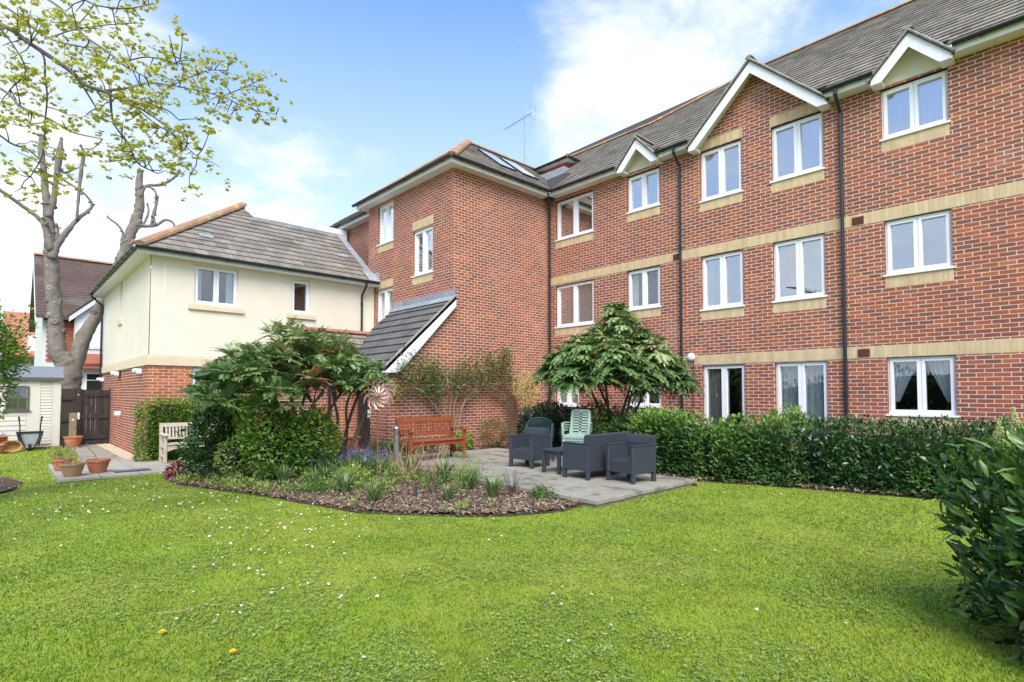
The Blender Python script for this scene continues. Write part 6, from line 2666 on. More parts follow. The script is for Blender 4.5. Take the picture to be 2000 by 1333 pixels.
# ---------------------------------------------------------------- strappy clumps, bluebells, twiggy shrubs in the bed
def blades(n, L, w, c, m, parent, spread=1.0, arch=.8, rad=.05, name='blades'):
    """arching strap leaves from a clump base"""
    k = 6
    tv = np.zeros((n, 2 * k, 3))
    base = np.array(c, float)
    for i in range(n):
        a = random.uniform(0, 6.283)
        d = np.array([math.cos(a), math.sin(a), 0])
        s = np.array([-d[1], d[0], 0])
        l = L * random.uniform(.6, 1.15)
        th = random.uniform(.25, 1.1) * spread
        b0 = base + d * random.uniform(0, rad)
        p = b0.copy()
        for j in range(k):
            f = j / (k - 1)
            ang = th * .5 + arch * f * f * 1.6
            ww = w * (1 - f ** 2.2) * .5 + .0006
            tv[i, 2 * j] = p - s * ww
            tv[i, 2 * j + 1] = p + s * ww
            p = p + (d * math.sin(ang) + np.array([0, 0, math.cos(ang)])) * l / (k - 1)
            p[2] = max(p[2], base[2] + .004)
    b = MB()
    for i in range(n):
        tt = random.random()
        for j in range(k - 1):
            b.poly([tv[i, 2 * j], tv[i, 2 * j + 1], tv[i, 2 * j + 3], tv[i, 2 * j + 2]], tt)
    return b.build(name, m, parent, kind='stuff')


clumps = [((3.42, 9.0), .34, 'strappy green clump at the front left of the bed near the lawn edge'), ((3.62, 8.35), .28, 'grey green strap-leaved clump, second along the lawn edge of the bed'),
          ((3.75, 7.55), .30, 'broad arching clump halfway along the lawn edge of the bed'), ((3.70, 6.65), .26, 'pale strap-leaved clump near the lawn curve'),
          ((3.95, 8.6), .32, 'dense leafy clump in front of the light green shrub'), ((4.45, 6.0), .22, 'small grey green tuft in the open mulch at the front'),
          ((5.05, 5.75), .30, 'arching pale clump at the front right of the mulch'), ((5.2, 6.5), .34, 'spreading strap-leaved clump below the patio edge'),
          ((4.75, 8.35), .40, 'tall dense clump behind the wind spinner pole'), ((5.25, 8.1), .40, 'big agapanthus-like clump by the patio edge'),
          ((5.35, 7.3), .38, 'upright green clump beside the patio in the middle of the bed'), ((4.35, 9.2), .36, 'leafy clump among the bluebells near the thick mahonia stem'),
          ((5.0, 9.3), .36, 'leafy clump among the bluebells by the bollard light'), ((3.2, 9.5), .3, 'green tuft between the light shrub and the lawn'),
          ((4.2, 7.3), .24, 'thin grassy tuft in the centre of the bed')]
for (x, y), L, lab in clumps:
    t = thing('leafy_clump', lab, 'plant', (x, y, G(x, y) + .04), 'strap-leaved clumps in the flower bed')
    blades(74 if L > .29 else 54, L * 1.2, .020, (x, y, G(x, y) + .04), 'leaf_strap', t)

bl = [(4.35, 9.9), (4.75, 9.95), (5.15, 9.75), (4.6, 9.45), (5.35, 9.45), (4.95, 10.2), (5.3, 8.85), (4.95, 8.9), (6.0, 10.75), (4.2, 9.5), (5.45, 10.2)]
lab = ['bluebells left of the thick mahonia stem', 'bluebells between the slender mahonia stems', 'bluebells in front of the lobby paving', 'bluebells at the near side of the mahonia stems',
       'bluebells beside the bollard light', 'bluebells right behind the leaning mahonia stems', 'bluebells near the patio edge below the bollard', 'bluebells right of the spinner pole',
       'bluebells at the foot of the brick pier by the door', 'bluebells in front of the mid green shrub', 'bluebells by the path between bed and door']
for (x, y), lb in zip(bl, lab):
    z = G(x, y) + .05 if y < 10.6 else .14
    t = thing('bluebell_clump', lb, 'flowers', (x, y, z), 'bluebell clumps under the mahonia')
    blades(26, .30, .014, (x, y, z), 'leaf_strap', t, rad=.12, name='leaves')
    st = MB()
    P_ = []
    for i in range(13):
        bx, by = x + random.uniform(-.19, .19), y + random.uniform(-.19, .19)
        h = random.uniform(.26, .42)
        tx, ty = bx + random.uniform(-.05, .05), by + random.uniform(-.05, .05)
        st.tube([(bx, by, z - .02), (tx, ty, z + h)], [.003, .002], 3)
        for k in range(9):
            f = 1 - k * .045
            P_.append((bx + (tx - bx) * f + random.uniform(-.018, .018), by + (ty - by) * f + random.uniform(-.018, .018), z + h * f))
    st.build('flower_stems', 'leaf_strap', t, kind='stuff')
    P_ = np.array(P_)
    nn = len(P_)
    scatter('bells', [(-.4, -.4, 0), (.4, -.4, 0), (0, .5, 0), (0, 0, 1.2)], [(0, 1, 3), (1, 2, 3), (2, 0, 3), (0, 2, 1)], frames(unit(nn), unit(nn), RS.uniform(.017, .026, nn)), P_, RS.uniform(0, 1, nn), 'bluebell', t, 'stuff')


def twiggy(x, y, h, n, m, lab, leaf=None, nl=0, spread=.5, cat='shrub', name='bare_shrub', thick=.008, lsize=.03):
    z = G(x, y) + .03
    t = thing(name, lab, cat, (x, y, z), 'small bare shrubs in the bark mulch')
    b = MB()
    tips = []
    for i in range(n):
        a = random.uniform(0, 6.283)
        q = (x + math.cos(a) * h * spread * random.uniform(.3, 1), y + math.sin(a) * h * spread * random.uniform(.3, 1), z + h * random.uniform(.6, 1.05))
        pts = branch(b, (x + random.uniform(-.03, .03), y + random.uniform(-.03, .03), z - .02), q, thick, thick * .4, .08, 4, 4, random.random())
        tips += pts[1:]
        for k in range(3):
            s = random.choice(pts[1:-1])
            e = s + Vector((random.uniform(-1, 1), random.uniform(-1, 1), random.uniform(.4, 1.2))) * h * .22
            b.tube([s, e], [thick * .45, thick * .25], 3, random.random())
            tips += [e, s.lerp(e, .5)]
    b.build('twigs', m, t)
    if leaf:
        P_ = np.array([tuple(random.choice(tips) + Vector((random.gauss(0, .02), random.gauss(0, .02), random.gauss(0, .02)))) for _ in range(nl)])
        scatter('buds', LEAF4[0], LEAF4[1], frames(unit(nl) + [0, 0, .4], unit(nl), RS.uniform(.6, 1.2, nl) * lsize), P_, RS.uniform(0, 1, nl), leaf, t, 'stuff')
    return t


twiggy(5.05, 7.95, .62, 22, 'twig_pale', 'pale bare hydrangea twigs right of the wind spinner pole', 'leaf_spring', 60, .75, thick=.010)
twiggy(5.40, 7.75, .60, 14, 'twig_pale', 'pale bare twiggy shrub in front of the red bench', 'leaf_spring', 60, .6, thick=.009)
twiggy(4.62, 6.55, .42, 7, 'bark_brown', 'low pruned rose stump in the middle of the mulch', 'leaf_red', 20, .5, thick=.016)
twiggy(5.42, 5.75, .36, 16, 'bark_dark', 'dark bristly bare shrub at the right tip of the bed', None, 0, .6, thick=.005)
twiggy(4.30, 6.60, .34, 8, 'bark_dark', 'small dark bare stems left of the pruned rose stump', None, 0, .6, thick=.006)
twiggy(5.40, 6.55, .50, 12, 'leaf_spring', 'airy green shrub with tiny leaves beside the patio edge', 'leaf_spring', 500, .6, thick=.004)
twiggy(5.50, 7.20, .55, 12, 'leaf_spring', 'airy green shrub with tiny leaves nearer the bench', 'leaf_spring', 600, .6, thick=.004)
twiggy(4.95, 6.35, .42, 9, 'leaf_spring', 'thin fresh green shrub in the centre of the mulch', 'leaf_spring', 260, .6, thick=.004)
twiggy(4.05, 7.05, .55, 6, 'bark_brown', 'thin brown upright stems left of the spinner pole', 'leaf_spring', 40, .15, thick=.006)
twiggy(5.78, 10.6, .75, 16, 'twig_pale', 'reddish twiggy shrub by the brick pier and door', 'leaf_bronze', 90, .45, thick=.005)
twiggy(5.5, 6.1, .35, 8, 'leaf_spring', 'small green sprig between the two bare shrubs at the bed tip', 'leaf_spring', 160, .5, thick=.004)
for (x, y, lb, mm_) in ((3.98, 7.9, 'yellow green leafy plant amid the strappy clumps', 'leaf_light'), (4.25, 8.2, 'yellow flowered plant left of the spinner', 'flower_yellow')):
    t = thing('low_plant', lb, 'plant', (x, y, .07))
    leaf_blob('foliage', 420, (x, y, .17), (.26, .26, .17), 'leaf_spring', .05, t, LEAF4, seed=x, noise_amp=.4)
    leaf_blob('flowers', 60, (x, y, .25), (.22, .22, .13), mm_, .035, t, LEAF4, seed=x + 1)

# ---------------------------------------------------------------- shrub at the left edge of the picture
t = thing('conifer_shrub', 'feathery light green shrub at the left edge in front of the shed', 'shrub', (-.55, 11.1, 0))
leaf_blob('foliage', 6500, (-.26, 11.05, 2.12), (.60, .60, .74), 'leaf_box', .07, t, LEAF4, seed=41, tint_mu=.35, tint_top=.2, noise_amp=.4, nf=2.2, shell=(.4, 1))
leaf_blob('lower_foliage', 2200, (-.85, 11.0, .9), (.62, .6, .55), 'leaf_hedge', .06, t, LEAF4, seed=43, tint_mu=.5, noise_amp=.4, shell=(.4, 1))
blob_core('shade_core', (-.42, 11.1, 1.85), (.36, .4, .6), t, scale=1, seed=41)
b = MB()
for k in range(9):
    branch(b, (-.6 + random.uniform(-.1, .1), 11.1 + random.uniform(-.1, .1), -.05), (-.35 + random.uniform(-.45, .45), 11.05 + random.uniform(-.4, .4), random.uniform(1.3, 2.4)), .03, .008, .08, 5, 5)
b.build('branches', 'bark_brown', t, kind='stuff')

# ---------------------------------------------------------------- maple overhead
tm = thing('maple_tree', 'maple tree with young yellow green leaves reaching in from the upper left', 'tree', (-2.2, 6.2, 0))
random.seed(21)
b = MB()
cp = curve_pts([(-2.2, 6.4, -.2, .30), (-2.15, 6.5, 1.2, .25), (-2.0, 6.7, 2.6, .22), (-1.8, 6.9, 4.2, .18), (-1.5, 7.0, 6.0, .13), (-1.2, 6.9, 8.0, .07)], 6)
b.tube([p[:3] for p in cp], [p[3] for p in cp], 12, .4, bumpy=.12)
b.build('trunk', 'bark_plane', tm)
ml = [[(-1.700, 9.083, 5.926, 0.0421), (-0.852, 8.296, 5.690, 0.0394), (-0.078, 7.585, 5.306, 0.0342), (0.137, 7.391, 5.122, 0.0315), (0.431, 7.128, 4.859, 0.0315), (0.569, 7.006, 4.691, 0.0289), (0.724, 6.864, 4.612, 0.0263), (0.880, 6.722, 4.518, 0.0184), (1.169, 6.454, 4.439, 0.0105), (1.286, 6.348, 4.323, 0.0079)],
      [(0.724, 6.863, 4.623, 0.0210), (0.895, 6.700, 4.654, 0.0158), (1.047, 6.555, 4.702, 0.0131), (1.278, 6.339, 4.665, 0.0105), (1.586, 6.053, 4.570, 0.0079), (1.800, 5.858, 4.444, 0.0063), (2.012, 5.662, 4.381, 0.0053)],
      [(-0.430, 7.073, 5.689, 0.0211), (0.250, 6.460, 5.126, 0.0141), (0.373, 6.351, 4.985, 0.0141), (0.497, 6.244, 4.797, 0.0141), (0.672, 6.087, 4.633, 0.0141), (0.777, 5.993, 4.516, 0.0117), (0.934, 5.851, 4.408, 0.0094)],
      [(-1.565, 8.448, 5.075, 0.0220), (-0.598, 7.553, 4.733, 0.0195), (-0.057, 7.059, 4.426, 0.0171), (0.089, 6.930, 4.255, 0.0146), (0.288, 6.749, 4.138, 0.0122), (0.451, 6.601, 4.011, 0.0122), (0.666, 6.402, 3.943, 0.0073)],
      [(0.154, 7.242, 5.047, 0.0155), (0.251, 7.157, 4.918, 0.0129), (0.268, 7.152, 4.712, 0.0129), (0.288, 7.143, 4.506, 0.0103), (0.279, 7.164, 4.248, 0.0103), (0.272, 7.186, 3.938, 0.0077), (0.187, 7.277, 3.706, 0.0077)],
      [(0.439, 7.255, 4.919, 0.0161), (0.552, 7.157, 4.748, 0.0134), (0.622, 7.098, 4.614, 0.0134), (0.675, 7.053, 4.496, 0.0107)], [(0.777, 6.950, 4.641, 0.0161), (0.811, 6.932, 4.347, 0.0134), (0.926, 6.835, 4.133, 0.0134), (1.001, 6.774, 3.930, 0.0107), (1.128, 6.660, 3.833, 0.0080)],
      [(0.133, 7.091, 5.718, 0.0152), (0.528, 6.734, 5.414, 0.0101), (0.659, 6.614, 5.348, 0.0101), (0.844, 6.440, 5.328, 0.0076), (1.027, 6.265, 5.374, 0.0051)], [(0.823, 6.352, 4.745, 0.0100), (0.985, 6.197, 4.785, 0.0075), (1.185, 6.011, 4.725, 0.0050)],
      [(0.938, 6.669, 4.481, 0.0105), (1.096, 6.529, 4.297, 0.0079), (1.232, 6.406, 4.182, 0.0066), (1.429, 6.232, 3.950, 0.0053)], [(1.255, 6.226, 4.609, 0.0077), (1.281, 6.194, 4.764, 0.0065), (1.255, 6.212, 4.893, 0.0052)],
      [(-0.677, 8.571, 5.110, 0.0194), (-0.052, 8.023, 4.307, 0.0138), (0.174, 7.818, 4.152, 0.0111), (0.340, 7.671, 3.948, 0.0083)], [(-1.161, 9.379, 6.340, 0.0262), (-0.350, 8.627, 6.107, 0.0204), (-0.005, 8.313, 5.875, 0.0175), (0.321, 8.022, 5.555, 0.0146), (0.641, 7.726, 5.438, 0.0116), (0.814, 7.570, 5.293, 0.0087)],
      [(0.927, 7.082, 4.678, 0.0138), (1.111, 6.915, 4.546, 0.0111), (1.277, 6.767, 4.391, 0.0083), (1.460, 6.598, 4.291, 0.0055)], [(1.158, 6.183, 4.553, 0.0076), (1.413, 5.935, 4.705, 0.0061), (1.579, 5.778, 4.715, 0.0051)], [(1.586, 6.054, 4.560, 0.0079), (1.775, 5.871, 4.665, 0.0063), (1.926, 5.724, 4.770, 0.0053)],
      [(-0.073, 7.179, 5.068, 0.0124), (0.041, 7.082, 4.869, 0.0100), (0.119, 7.020, 4.646, 0.0100), (0.015, 7.127, 4.472, 0.0075)], [(0.310, 7.763, 5.424, 0.0113), (0.493, 7.587, 5.509, 0.0085), (0.737, 7.354, 5.565, 0.0085), (1.024, 7.083, 5.593, 0.0056)]]
mpts = []
for l in ml:
    cp = curve_pts(l, 5)
    b = MB()
    b.tube([p[:3] for p in cp], [max(.0035, p[3] * .72) for p in cp], 6, random.random(), bumpy=.1)
    b.build('branch', 'bark_plane' if l[0][3] > .02 else 'bark_dark', tm)
    for i, p in enumerate(cp):
        mpts.append((p[:3], i / len(cp)))
# out of frame limb linking the branches to the trunk
b = MB()
for l in (ml[0], ml[2], ml[3], ml[7], ml[11], ml[12]):
    e = Vector(l[0][:3])
    s = Vector((-1.9, 6.85, min(5.6, max(3.4, e.z - .9))))
    branch(b, s, e, .09, max(.02, l[0][3]), .05, 5, 8)
b.build('limbs', 'bark_plane', tm, kind='stuff')
tips = [(1.455, 6.024, 4.893), (1.608, 5.886, 4.764), (1.512, 5.972, 4.857), (1.891, 5.621, 4.712), (1.746, 5.769, 4.506), (1.987, 5.550, 4.330), (1.821, 5.697, 4.516), (1.405, 6.099, 4.320), (1.460, 6.052, 4.237), (1.361, 6.151, 4.119), (1.404, 6.121, 3.897), (1.537, 5.999, 3.824), (1.336, 6.199, 3.628), (0.957, 6.475, 5.254), (1.027, 6.399, 5.445), (0.926, 6.517, 4.991), (0.068, 7.376, 3.989), (0.075, 7.383, 3.706), (0.041, 7.424, 3.525), (0.341, 7.139, 3.566), (0.185, 7.275, 3.783), (1.249, 6.219, 4.867), (1.133, 6.323, 4.970), (1.332, 6.143, 4.826), (1.672, 5.841, 4.454), (1.504, 6.001, 4.428), (1.196, 6.315, 3.938), (1.077, 6.414, 4.196), (1.279, 6.237, 3.938), (0.822, 6.596, 5.383), (0.672, 6.737, 5.383), (0.754, 6.673, 5.125), (0.831, 6.605, 5.022), (0.489, 6.920, 5.176), (0.147, 7.234, 5.331), (0.033, 7.339, 5.383), (-0.032, 7.421, 4.970), (0.082, 7.316, 4.918), (0.164, 7.252, 4.660), (0.024, 7.405, 4.248), (-0.019, 7.435, 4.454), (0.353, 7.076, 4.609), (0.458, 6.962, 4.918), (0.650, 6.789, 4.764), (0.952, 6.507, 4.712), (1.070, 6.406, 4.506), (0.888, 6.590, 4.248), (0.778, 6.699, 4.144), (0.624, 6.837, 4.299), (0.473, 6.978, 4.299), (0.370, 7.094, 3.938), (0.674, 6.815, 3.783), (0.821, 6.669, 3.938), (1.007, 6.490, 3.989), (1.201, 6.320, 3.731), (1.251, 6.222, 4.764), (1.724, 5.783, 4.635), (1.423, 6.066, 4.635), (1.593, 5.908, 4.609), (0.182, 7.196, 5.435), (0.299, 7.094, 5.280), (0.038, 7.345, 5.176), (0.226, 7.168, 5.176)]
LX, LZ, LP, LT_, LS_ = [], [], [], [], []
tw = MB()
nears = [np.array(m_[0]) for m_ in mpts]
cl = [(np.array(t_), 1) for t_ in tips]
for k in range(150):
    m_, f = random.choice(mpts)
    if f < .25 and random.random() < .6:
        continue
    cl.append((np.array(m_) + RS.normal(size=3) * .11 + np.array([0, 0, .02]), 0))
for c, tip in cl:
    c = c + RS.normal(size=3) * (.03 if tip else .0)
    j = min(range(len(nears)), key=lambda i: np.linalg.norm(nears[i] - c) + (0 if nears[i][2] < c[2] + .2 else .1))
    q = nears[j]
    if np.linalg.norm(q - c) < .9:
        branch(tw, tuple(q), tuple(c), .006, .003, .08, 3, 4, random.random())
    for h in range(random.choice((4, 5, 6, 7))):
        cc = c + RS.normal(size=3) * np.array([.085, .085, .065])
        tb = random.gauss(.42, .15)
        for k in range(random.randint(6, 9)):
            a = random.uniform(0, 6.283)
            el = random.uniform(-1.2, .2)
            d = np.array([math.cos(a) * math.cos(el), math.sin(a) * math.cos(el), math.sin(el)])
            LP.append(cc + d * .018)
            LX.append(d)
            LZ.append(np.array([-math.cos(a) * math.sin(el), -math.sin(a) * math.sin(el), math.cos(el)]) + RS.normal(size=3) * .25)
            LS_.append(random.uniform(.022, .048))
            LT_.append(tb + random.gauss(0, .12) + (.5 if random.random() < .03 else 0))
tw.build('twigs', 'bark_dark', tm, kind='stuff')
leaf_parts(PALM, frames(np.array(LX), np.array(LZ), np.array(LS_)), np.array(LP), np.array(LT_), 'leaf_maple', tm, 290)

# ---------------------------------------------------------------- pollarded plane tree behind the gate
random.seed(33)
tp = thing('plane_tree', 'pollarded leafless tree with knobbly grey bark, two trunks forking behind the gate', 'tree', (2.0, 24.4, -.3))
PL = [('trunk', [(1.878, 24.200, -0.449, 0.5831), (1.832, 24.200, 0.963, 0.5129), (1.788, 24.200, 1.688, 0.4598), (1.751, 24.200, 2.112, 0.5479), (1.670, 24.200, 2.639, 0.4586), (1.474, 24.200, 2.912, 0.3680), (1.403, 24.200, 3.627, 0.3150), (1.346, 24.200, 4.360, 0.2973), (1.275, 24.200, 5.072, 0.2970), (1.232, 24.200, 5.787, 0.2969), (1.188, 24.200, 6.519, 0.2619), (1.131, 24.200, 7.248, 0.2268), (1.075, 24.200, 7.941, 0.1918)]),
      ('limb', [(1.751, 24.200, 2.112, 0.4772), (1.958, 24.200, 2.740, 0.3566), (2.166, 24.200, 3.542, 0.3238), (2.508, 24.200, 4.372, 0.2553), (2.811, 24.200, 5.367, 0.2401), (3.211, 24.200, 6.555, 0.2439), (3.441, 24.200, 7.454, 0.2462), (3.618, 24.200, 8.068, 0.2385), (3.687, 24.200, 8.587, 0.2105), (3.655, 24.200, 9.335, 0.1723), (3.677, 24.200, 9.846, 0.1246)]),
      ('branch', [(1.075, 24.200, 7.941, 0.1744), (0.979, 24.200, 8.622, 0.1479), (0.926, 24.200, 9.224, 0.1304), (0.859, 24.200, 9.822, 0.1302), (0.875, 24.200, 10.250, 0.1130)]), ('branch', [(1.107, 24.100, 7.484, 0.1564), (1.212, 24.100, 8.125, 0.1397), (1.276, 24.100, 8.850, 0.1139), (1.305, 24.100, 9.357, 0.1317), (1.349, 24.100, 9.763, 0.1497), (1.378, 24.100, 10.273, 0.0529)]),
      ('branch', [(1.195, 24.000, 6.341, 0.1732), (1.005, 24.000, 7.141, 0.1120), (0.751, 24.000, 7.466, 0.0939), (0.389, 24.000, 7.725, 0.0843), (-0.111, 24.000, 8.074, 0.0744), (-0.471, 24.000, 8.179, 0.0571)]), ('branch', [(1.214, 24.000, 6.082, 0.1906), (1.349, 24.000, 6.580, 0.1569), (1.556, 24.000, 7.009, 0.1318), (1.847, 24.000, 7.535, 0.0978), (2.149, 24.000, 7.929, 0.0810), (2.258, 24.000, 8.174, 0.0632), (2.080, 24.000, 8.458, 0.0449), (1.822, 24.000, 8.646, 0.0445), (1.432, 24.000, 8.864, 0.0527), (1.293, 24.000, 9.003, 0.0612)]),
      ('branch', [(1.840, 23.900, 7.510, 0.0620), (1.855, 23.900, 8.052, 0.0621), (1.904, 23.900, 8.964, 0.0801), (1.968, 23.900, 9.887, 0.0804), (1.893, 23.900, 10.118, 0.0535)]), ('branch', [(1.319, 24.000, 6.715, 0.0697), (1.352, 24.000, 7.038, 0.0611), (1.307, 24.000, 7.240, 0.0523)]),
      ('branch', [(1.321, 24.100, 9.219, 0.0703), (1.514, 24.100, 9.131, 0.0619), (1.745, 24.100, 9.340, 0.0357), (1.925, 24.100, 9.428, 0.0269)]), ('branch', [(3.666, 24.100, 8.827, 0.0858), (3.849, 24.100, 9.281, 0.0768), (4.256, 24.100, 9.427, 0.0779), (4.587, 24.100, 9.675, 0.0689), (4.855, 24.100, 9.989, 0.0596), (4.921, 24.100, 10.169, 0.0697)]),
      ('branch', [(3.704, 24.100, 9.281, 0.0478), (4.128, 24.100, 9.197, 0.0484), (4.172, 24.100, 8.659, 0.0485), (4.163, 24.100, 8.265, 0.0484)]), ('branch', [(3.526, 24.100, 7.163, 0.1041), (3.312, 24.100, 6.932, 0.0845), (3.215, 24.100, 7.179, 0.0655), (3.333, 24.100, 7.411, 0.0658), (3.550, 24.100, 7.551, 0.0663), (3.798, 24.100, 7.834, 0.0573), (3.950, 24.100, 8.313, 0.0481), (3.912, 24.100, 8.596, 0.0384)]),
      ('branch', [(3.640, 24.100, 7.761, 0.0951), (3.880, 24.100, 7.774, 0.0863), (4.204, 24.100, 7.882, 0.0775), (4.482, 24.100, 8.139, 0.0587), (4.720, 24.100, 8.112, 0.0493), (4.808, 24.100, 7.971, 0.0395)]), ('branch', [(4.057, 24.100, 7.850, 0.0771), (4.114, 24.100, 8.253, 0.0773), (4.188, 24.100, 8.663, 0.0679), (4.232, 24.100, 8.968, 0.0583)]),
      ('branch', [(3.301, 24.300, 6.589, 0.0850), (3.183, 24.300, 7.043, 0.0753), (3.206, 24.300, 7.409, 0.0566), (3.046, 24.300, 7.680, 0.0469), (2.738, 24.300, 7.896, 0.0371)])]
for nm, l in PL:
    cp = curve_pts(l, 7)
    b = MB()
    big = l[0][3] > .25
    b.tube([p[:3] for p in cp], [max(.018, p[3] * .70) for p in cp], 16 if big else 8, .5, bumpy=.16 if big else .25)
    if big:
        for i in range(26):
            p = random.choice(cp[6:-8])
            a = random.uniform(math.pi * .95, math.pi * 1.95)
            r = p[3] * .7
            o = Vector((math.cos(a), math.sin(a) * .9, 0))
            c = Vector(p[:3]) + o * r * .9
            kr = random.uniform(.05, .11)
            b.tube([c - o * .06, c + o * kr * .25, c + o * kr * .55, c + o * kr * .42], [kr * 1.5, kr * 1.1, kr * .75, kr * .2], 8, random.random(), bumpy=.35)
    else:
        for i in range(5):
            p = random.choice(cp[2:])
            a = random.uniform(0, 6.28)
            o = Vector((math.cos(a), math.sin(a), .3))
            c = Vector(p[:3]) + o * p[3] * .8
            b.tube([c, c + o * .05, c + o * .07], [p[3] * .45, p[3] * .4, p[3] * .15], 6, random.random(), bumpy=.3)
    # knob on the cut end
    e = cp[-1]
    b.tube([Vector(e[:3]) - Vector((0, 0, .03)), Vector(e[:3]), Vector(e[:3]) + Vector((0, 0, .07))], [e[3] * .7, e[3] * 1.0, e[3] * .45], 8, .6, bumpy=.4)
    b.build(nm, 'bark_plane', tp, smooth=True)

# ---------------------------------------------------------------- houses beyond the gate
h = thing('neighbour_house', 'older house beyond the gate with steep brown roof, white gable and tile-hung front', 'house', (4, 38, 0))
b = MB()
b.box(1.6, 12, 37.0, 45, -.45, 5.5)
b.build('wall', 'house_white', h)
b = MB()
b.prism([(1.30, 36.5, 5.35), (12.5, 36.5, 5.35), (12.5, 41, 9.25), (1.30, 41, 9.25)], [(1.30, 36.5, 5.5), (12.5, 36.5, 5.5), (12.5, 41, 9.42), (1.30, 41, 9.42)])
b.prism([(1.30, 45.5, 5.35), (12.5, 45.5, 5.35), (12.5, 41, 9.25), (1.30, 41, 9.25)], [(1.30, 45.5, 5.5), (12.5, 45.5, 5.5), (12.5, 41, 9.42), (1.30, 41, 9.42)])
hr = b.build('roof', 'house_roof', h)
b = MB()
for r_ in range(22):
    f0 = r_ / 22
    y0, z0 = 36.5 + 4.5 * f0, 5.5 + 3.92 * f0
    b.box(1.29, 12.4, y0, y0 + .06, z0 + .0, z0 + .035, random.random())
b.build('roof_courses', 'house_roof', hr, kind='stuff')
ridge_tiles((1.3, 41, 9.42), (12, 41, 9.42), hr, r=.12, L=.6)
b = MB()
b.prism([(1.6, 37, 5.5), (1.6, 45, 5.5), (1.6, 41, 9.2)], [(1.62, 37, 5.5), (1.62, 45, 5.5), (1.62, 41, 9.2)])
b.build('gable_wall', 'house_white', h)
b = MB()
b.prism([(1.27, 36.45, 5.30), (1.27, 41, 9.30), (1.27, 41, 9.05), (1.27, 36.45, 5.05)], [(1.33, 36.45, 5.30), (1.33, 41, 9.30), (1.33, 41, 9.05), (1.33, 36.45, 5.05)])
b.build('bargeboard', 'house_white', h)
b = MB()
for r_ in range(19):
    z0 = 3.2 + r_ * .12
    for k in range(8):
        x0 = 1.75 + k * .16 + (.08 if r_ % 2 else 0)
        b.prism([(x0, 36.93, z0), (x0 + .155, 36.93, z0), (x0 + .155, 37.0, z0), (x0, 37.0, z0)], [(x0, 36.97, z0 + .12), (x0 + .155, 36.97, z0 + .12), (x0 + .155, 37.0, z0 + .12), (x0, 37.0, z0 + .12)], random.random())
b.build('hung_tiles', 'tile_hung', h, kind='stuff')
# bay with gable
b = MB()
b.box(2.85, 6.2, 36.1, 37.0, -.4, 5.45)
b.prism([(2.85, 36.1, 5.45), (6.2, 36.1, 5.45), (4.52, 36.1, 7.1)], [(2.85, 37.2, 5.45), (6.2, 37.2, 5.45), (4.52, 37.2, 7.1)])
b.build('bay', 'house_white', h)
b = MB()
for s in (-1, 1):
    b.prism([(4.52, 35.9, 7.35), (4.52 + s * 1.95, 35.9, 5.45), (4.52 + s * 1.95, 35.9, 5.2), (4.52, 35.9, 7.08)], [(4.52, 35.98, 7.35), (4.52 + s * 1.95, 35.98, 5.45), (4.52 + s * 1.95, 35.98, 5.2), (4.52, 35.98, 7.08)])
b.build('bay_bargeboard', 'house_white', h)
b = MB()
for s in (-1, 1):
    b.prism([(4.52, 35.9, 7.42), (4.52 + s * 1.95, 35.9, 5.5), (4.52 + s * 1.95, 38.0, 5.5), (4.52, 39.0, 7.42)], [(4.52, 35.9, 7.5), (4.52 + s * 1.98, 35.9, 5.58), (4.52 + s * 1.98, 38.0, 5.58), (4.52, 39.0, 7.5)])
b.build('bay_roof', 'house_roof', h)
b = MB()
b.prism([(2.6, 35.5, 3.0), (6.3, 35.5, 3.0), (6.3, 36.1, 3.45), (2.6, 36.1, 3.45)], [(2.6, 35.5, 3.1), (6.3, 35.5, 3.1), (6.3, 36.1, 3.6), (2.6, 36.1, 3.6)])
b.box(2.6, 6.3, 35.52, 36.1, 2.8, 2.95)
b.build('bay_skirt_roof', 'tile_hung', h)
for (x0, x1, z0, z1) in ((3.05, 4.05, 3.85, 5.15), (4.15, 5.2, 3.85, 5.15), (3.3, 4.9, 1.3, 2.6)):
    b = MB()
    b.box(x0, x1, 36.04, 36.1, z0, z1)
    w_ = b.build('window', 'white_plastic', h)
    nn_ = 2
    for k in range(nn_):
        a = x0 + .07 + k * (x1 - x0 - .07) / nn_
        for (za_0, zb_0) in ((z0 + .07, z0 + (z1 - z0) * .68), (z0 + (z1 - z0) * .72, z1 - .07)):
            b = MB()
            b.box(a, a + (x1 - x0 - .07) / nn_ - .07, 36.02, 36.035, za_0, zb_0)
            b.build('pane', 'dark_hole' if z1 < 3 else 'curtain_white', w_)
for (x0, x1) in ((1.62, 2.9),):
    b = MB()
    b.box(x0, x1, 36.9, 37.0, 5.3, 5.42)
    b.build('gutter', 'gutter', h)
h2 = thing('distant_house', 'distant house with orange tiled roof and white dormer, left of the tree trunk', 'house', (1.5, 60, 0))
b = MB()
b.box(.5, 6.5, 60, 68, -.45, 4.6)
b.build('wall', 'pebble_wall', h2)
b = MB()
b.prism([(.2, 59.6, 4.5), (7, 59.6, 4.5), (7, 64, 8.4), (.2, 64, 8.4)], [(.2, 59.6, 4.7), (7, 59.6, 4.7), (7, 64, 8.6), (.2, 64, 8.6)])
b.prism([(.2, 68.4, 4.5), (7, 68.4, 4.5), (7, 64, 8.4), (.2, 64, 8.4)], [(.2, 68.4, 4.7), (7, 68.4, 4.7), (7, 64, 8.6), (.2, 64, 8.6)])
b.build('roof', 'orange_roof', h2)
b = MB()
b.box(1.7, 3.4, 59.9, 62.5, 4.75, 6.3)
dm = b.build('dormer', 'house_white', h2)
b = MB()
b.box(1.9, 3.2, 59.86, 59.9, 5.0, 6.1)
b.build('pane', 'curtain_white', dm)
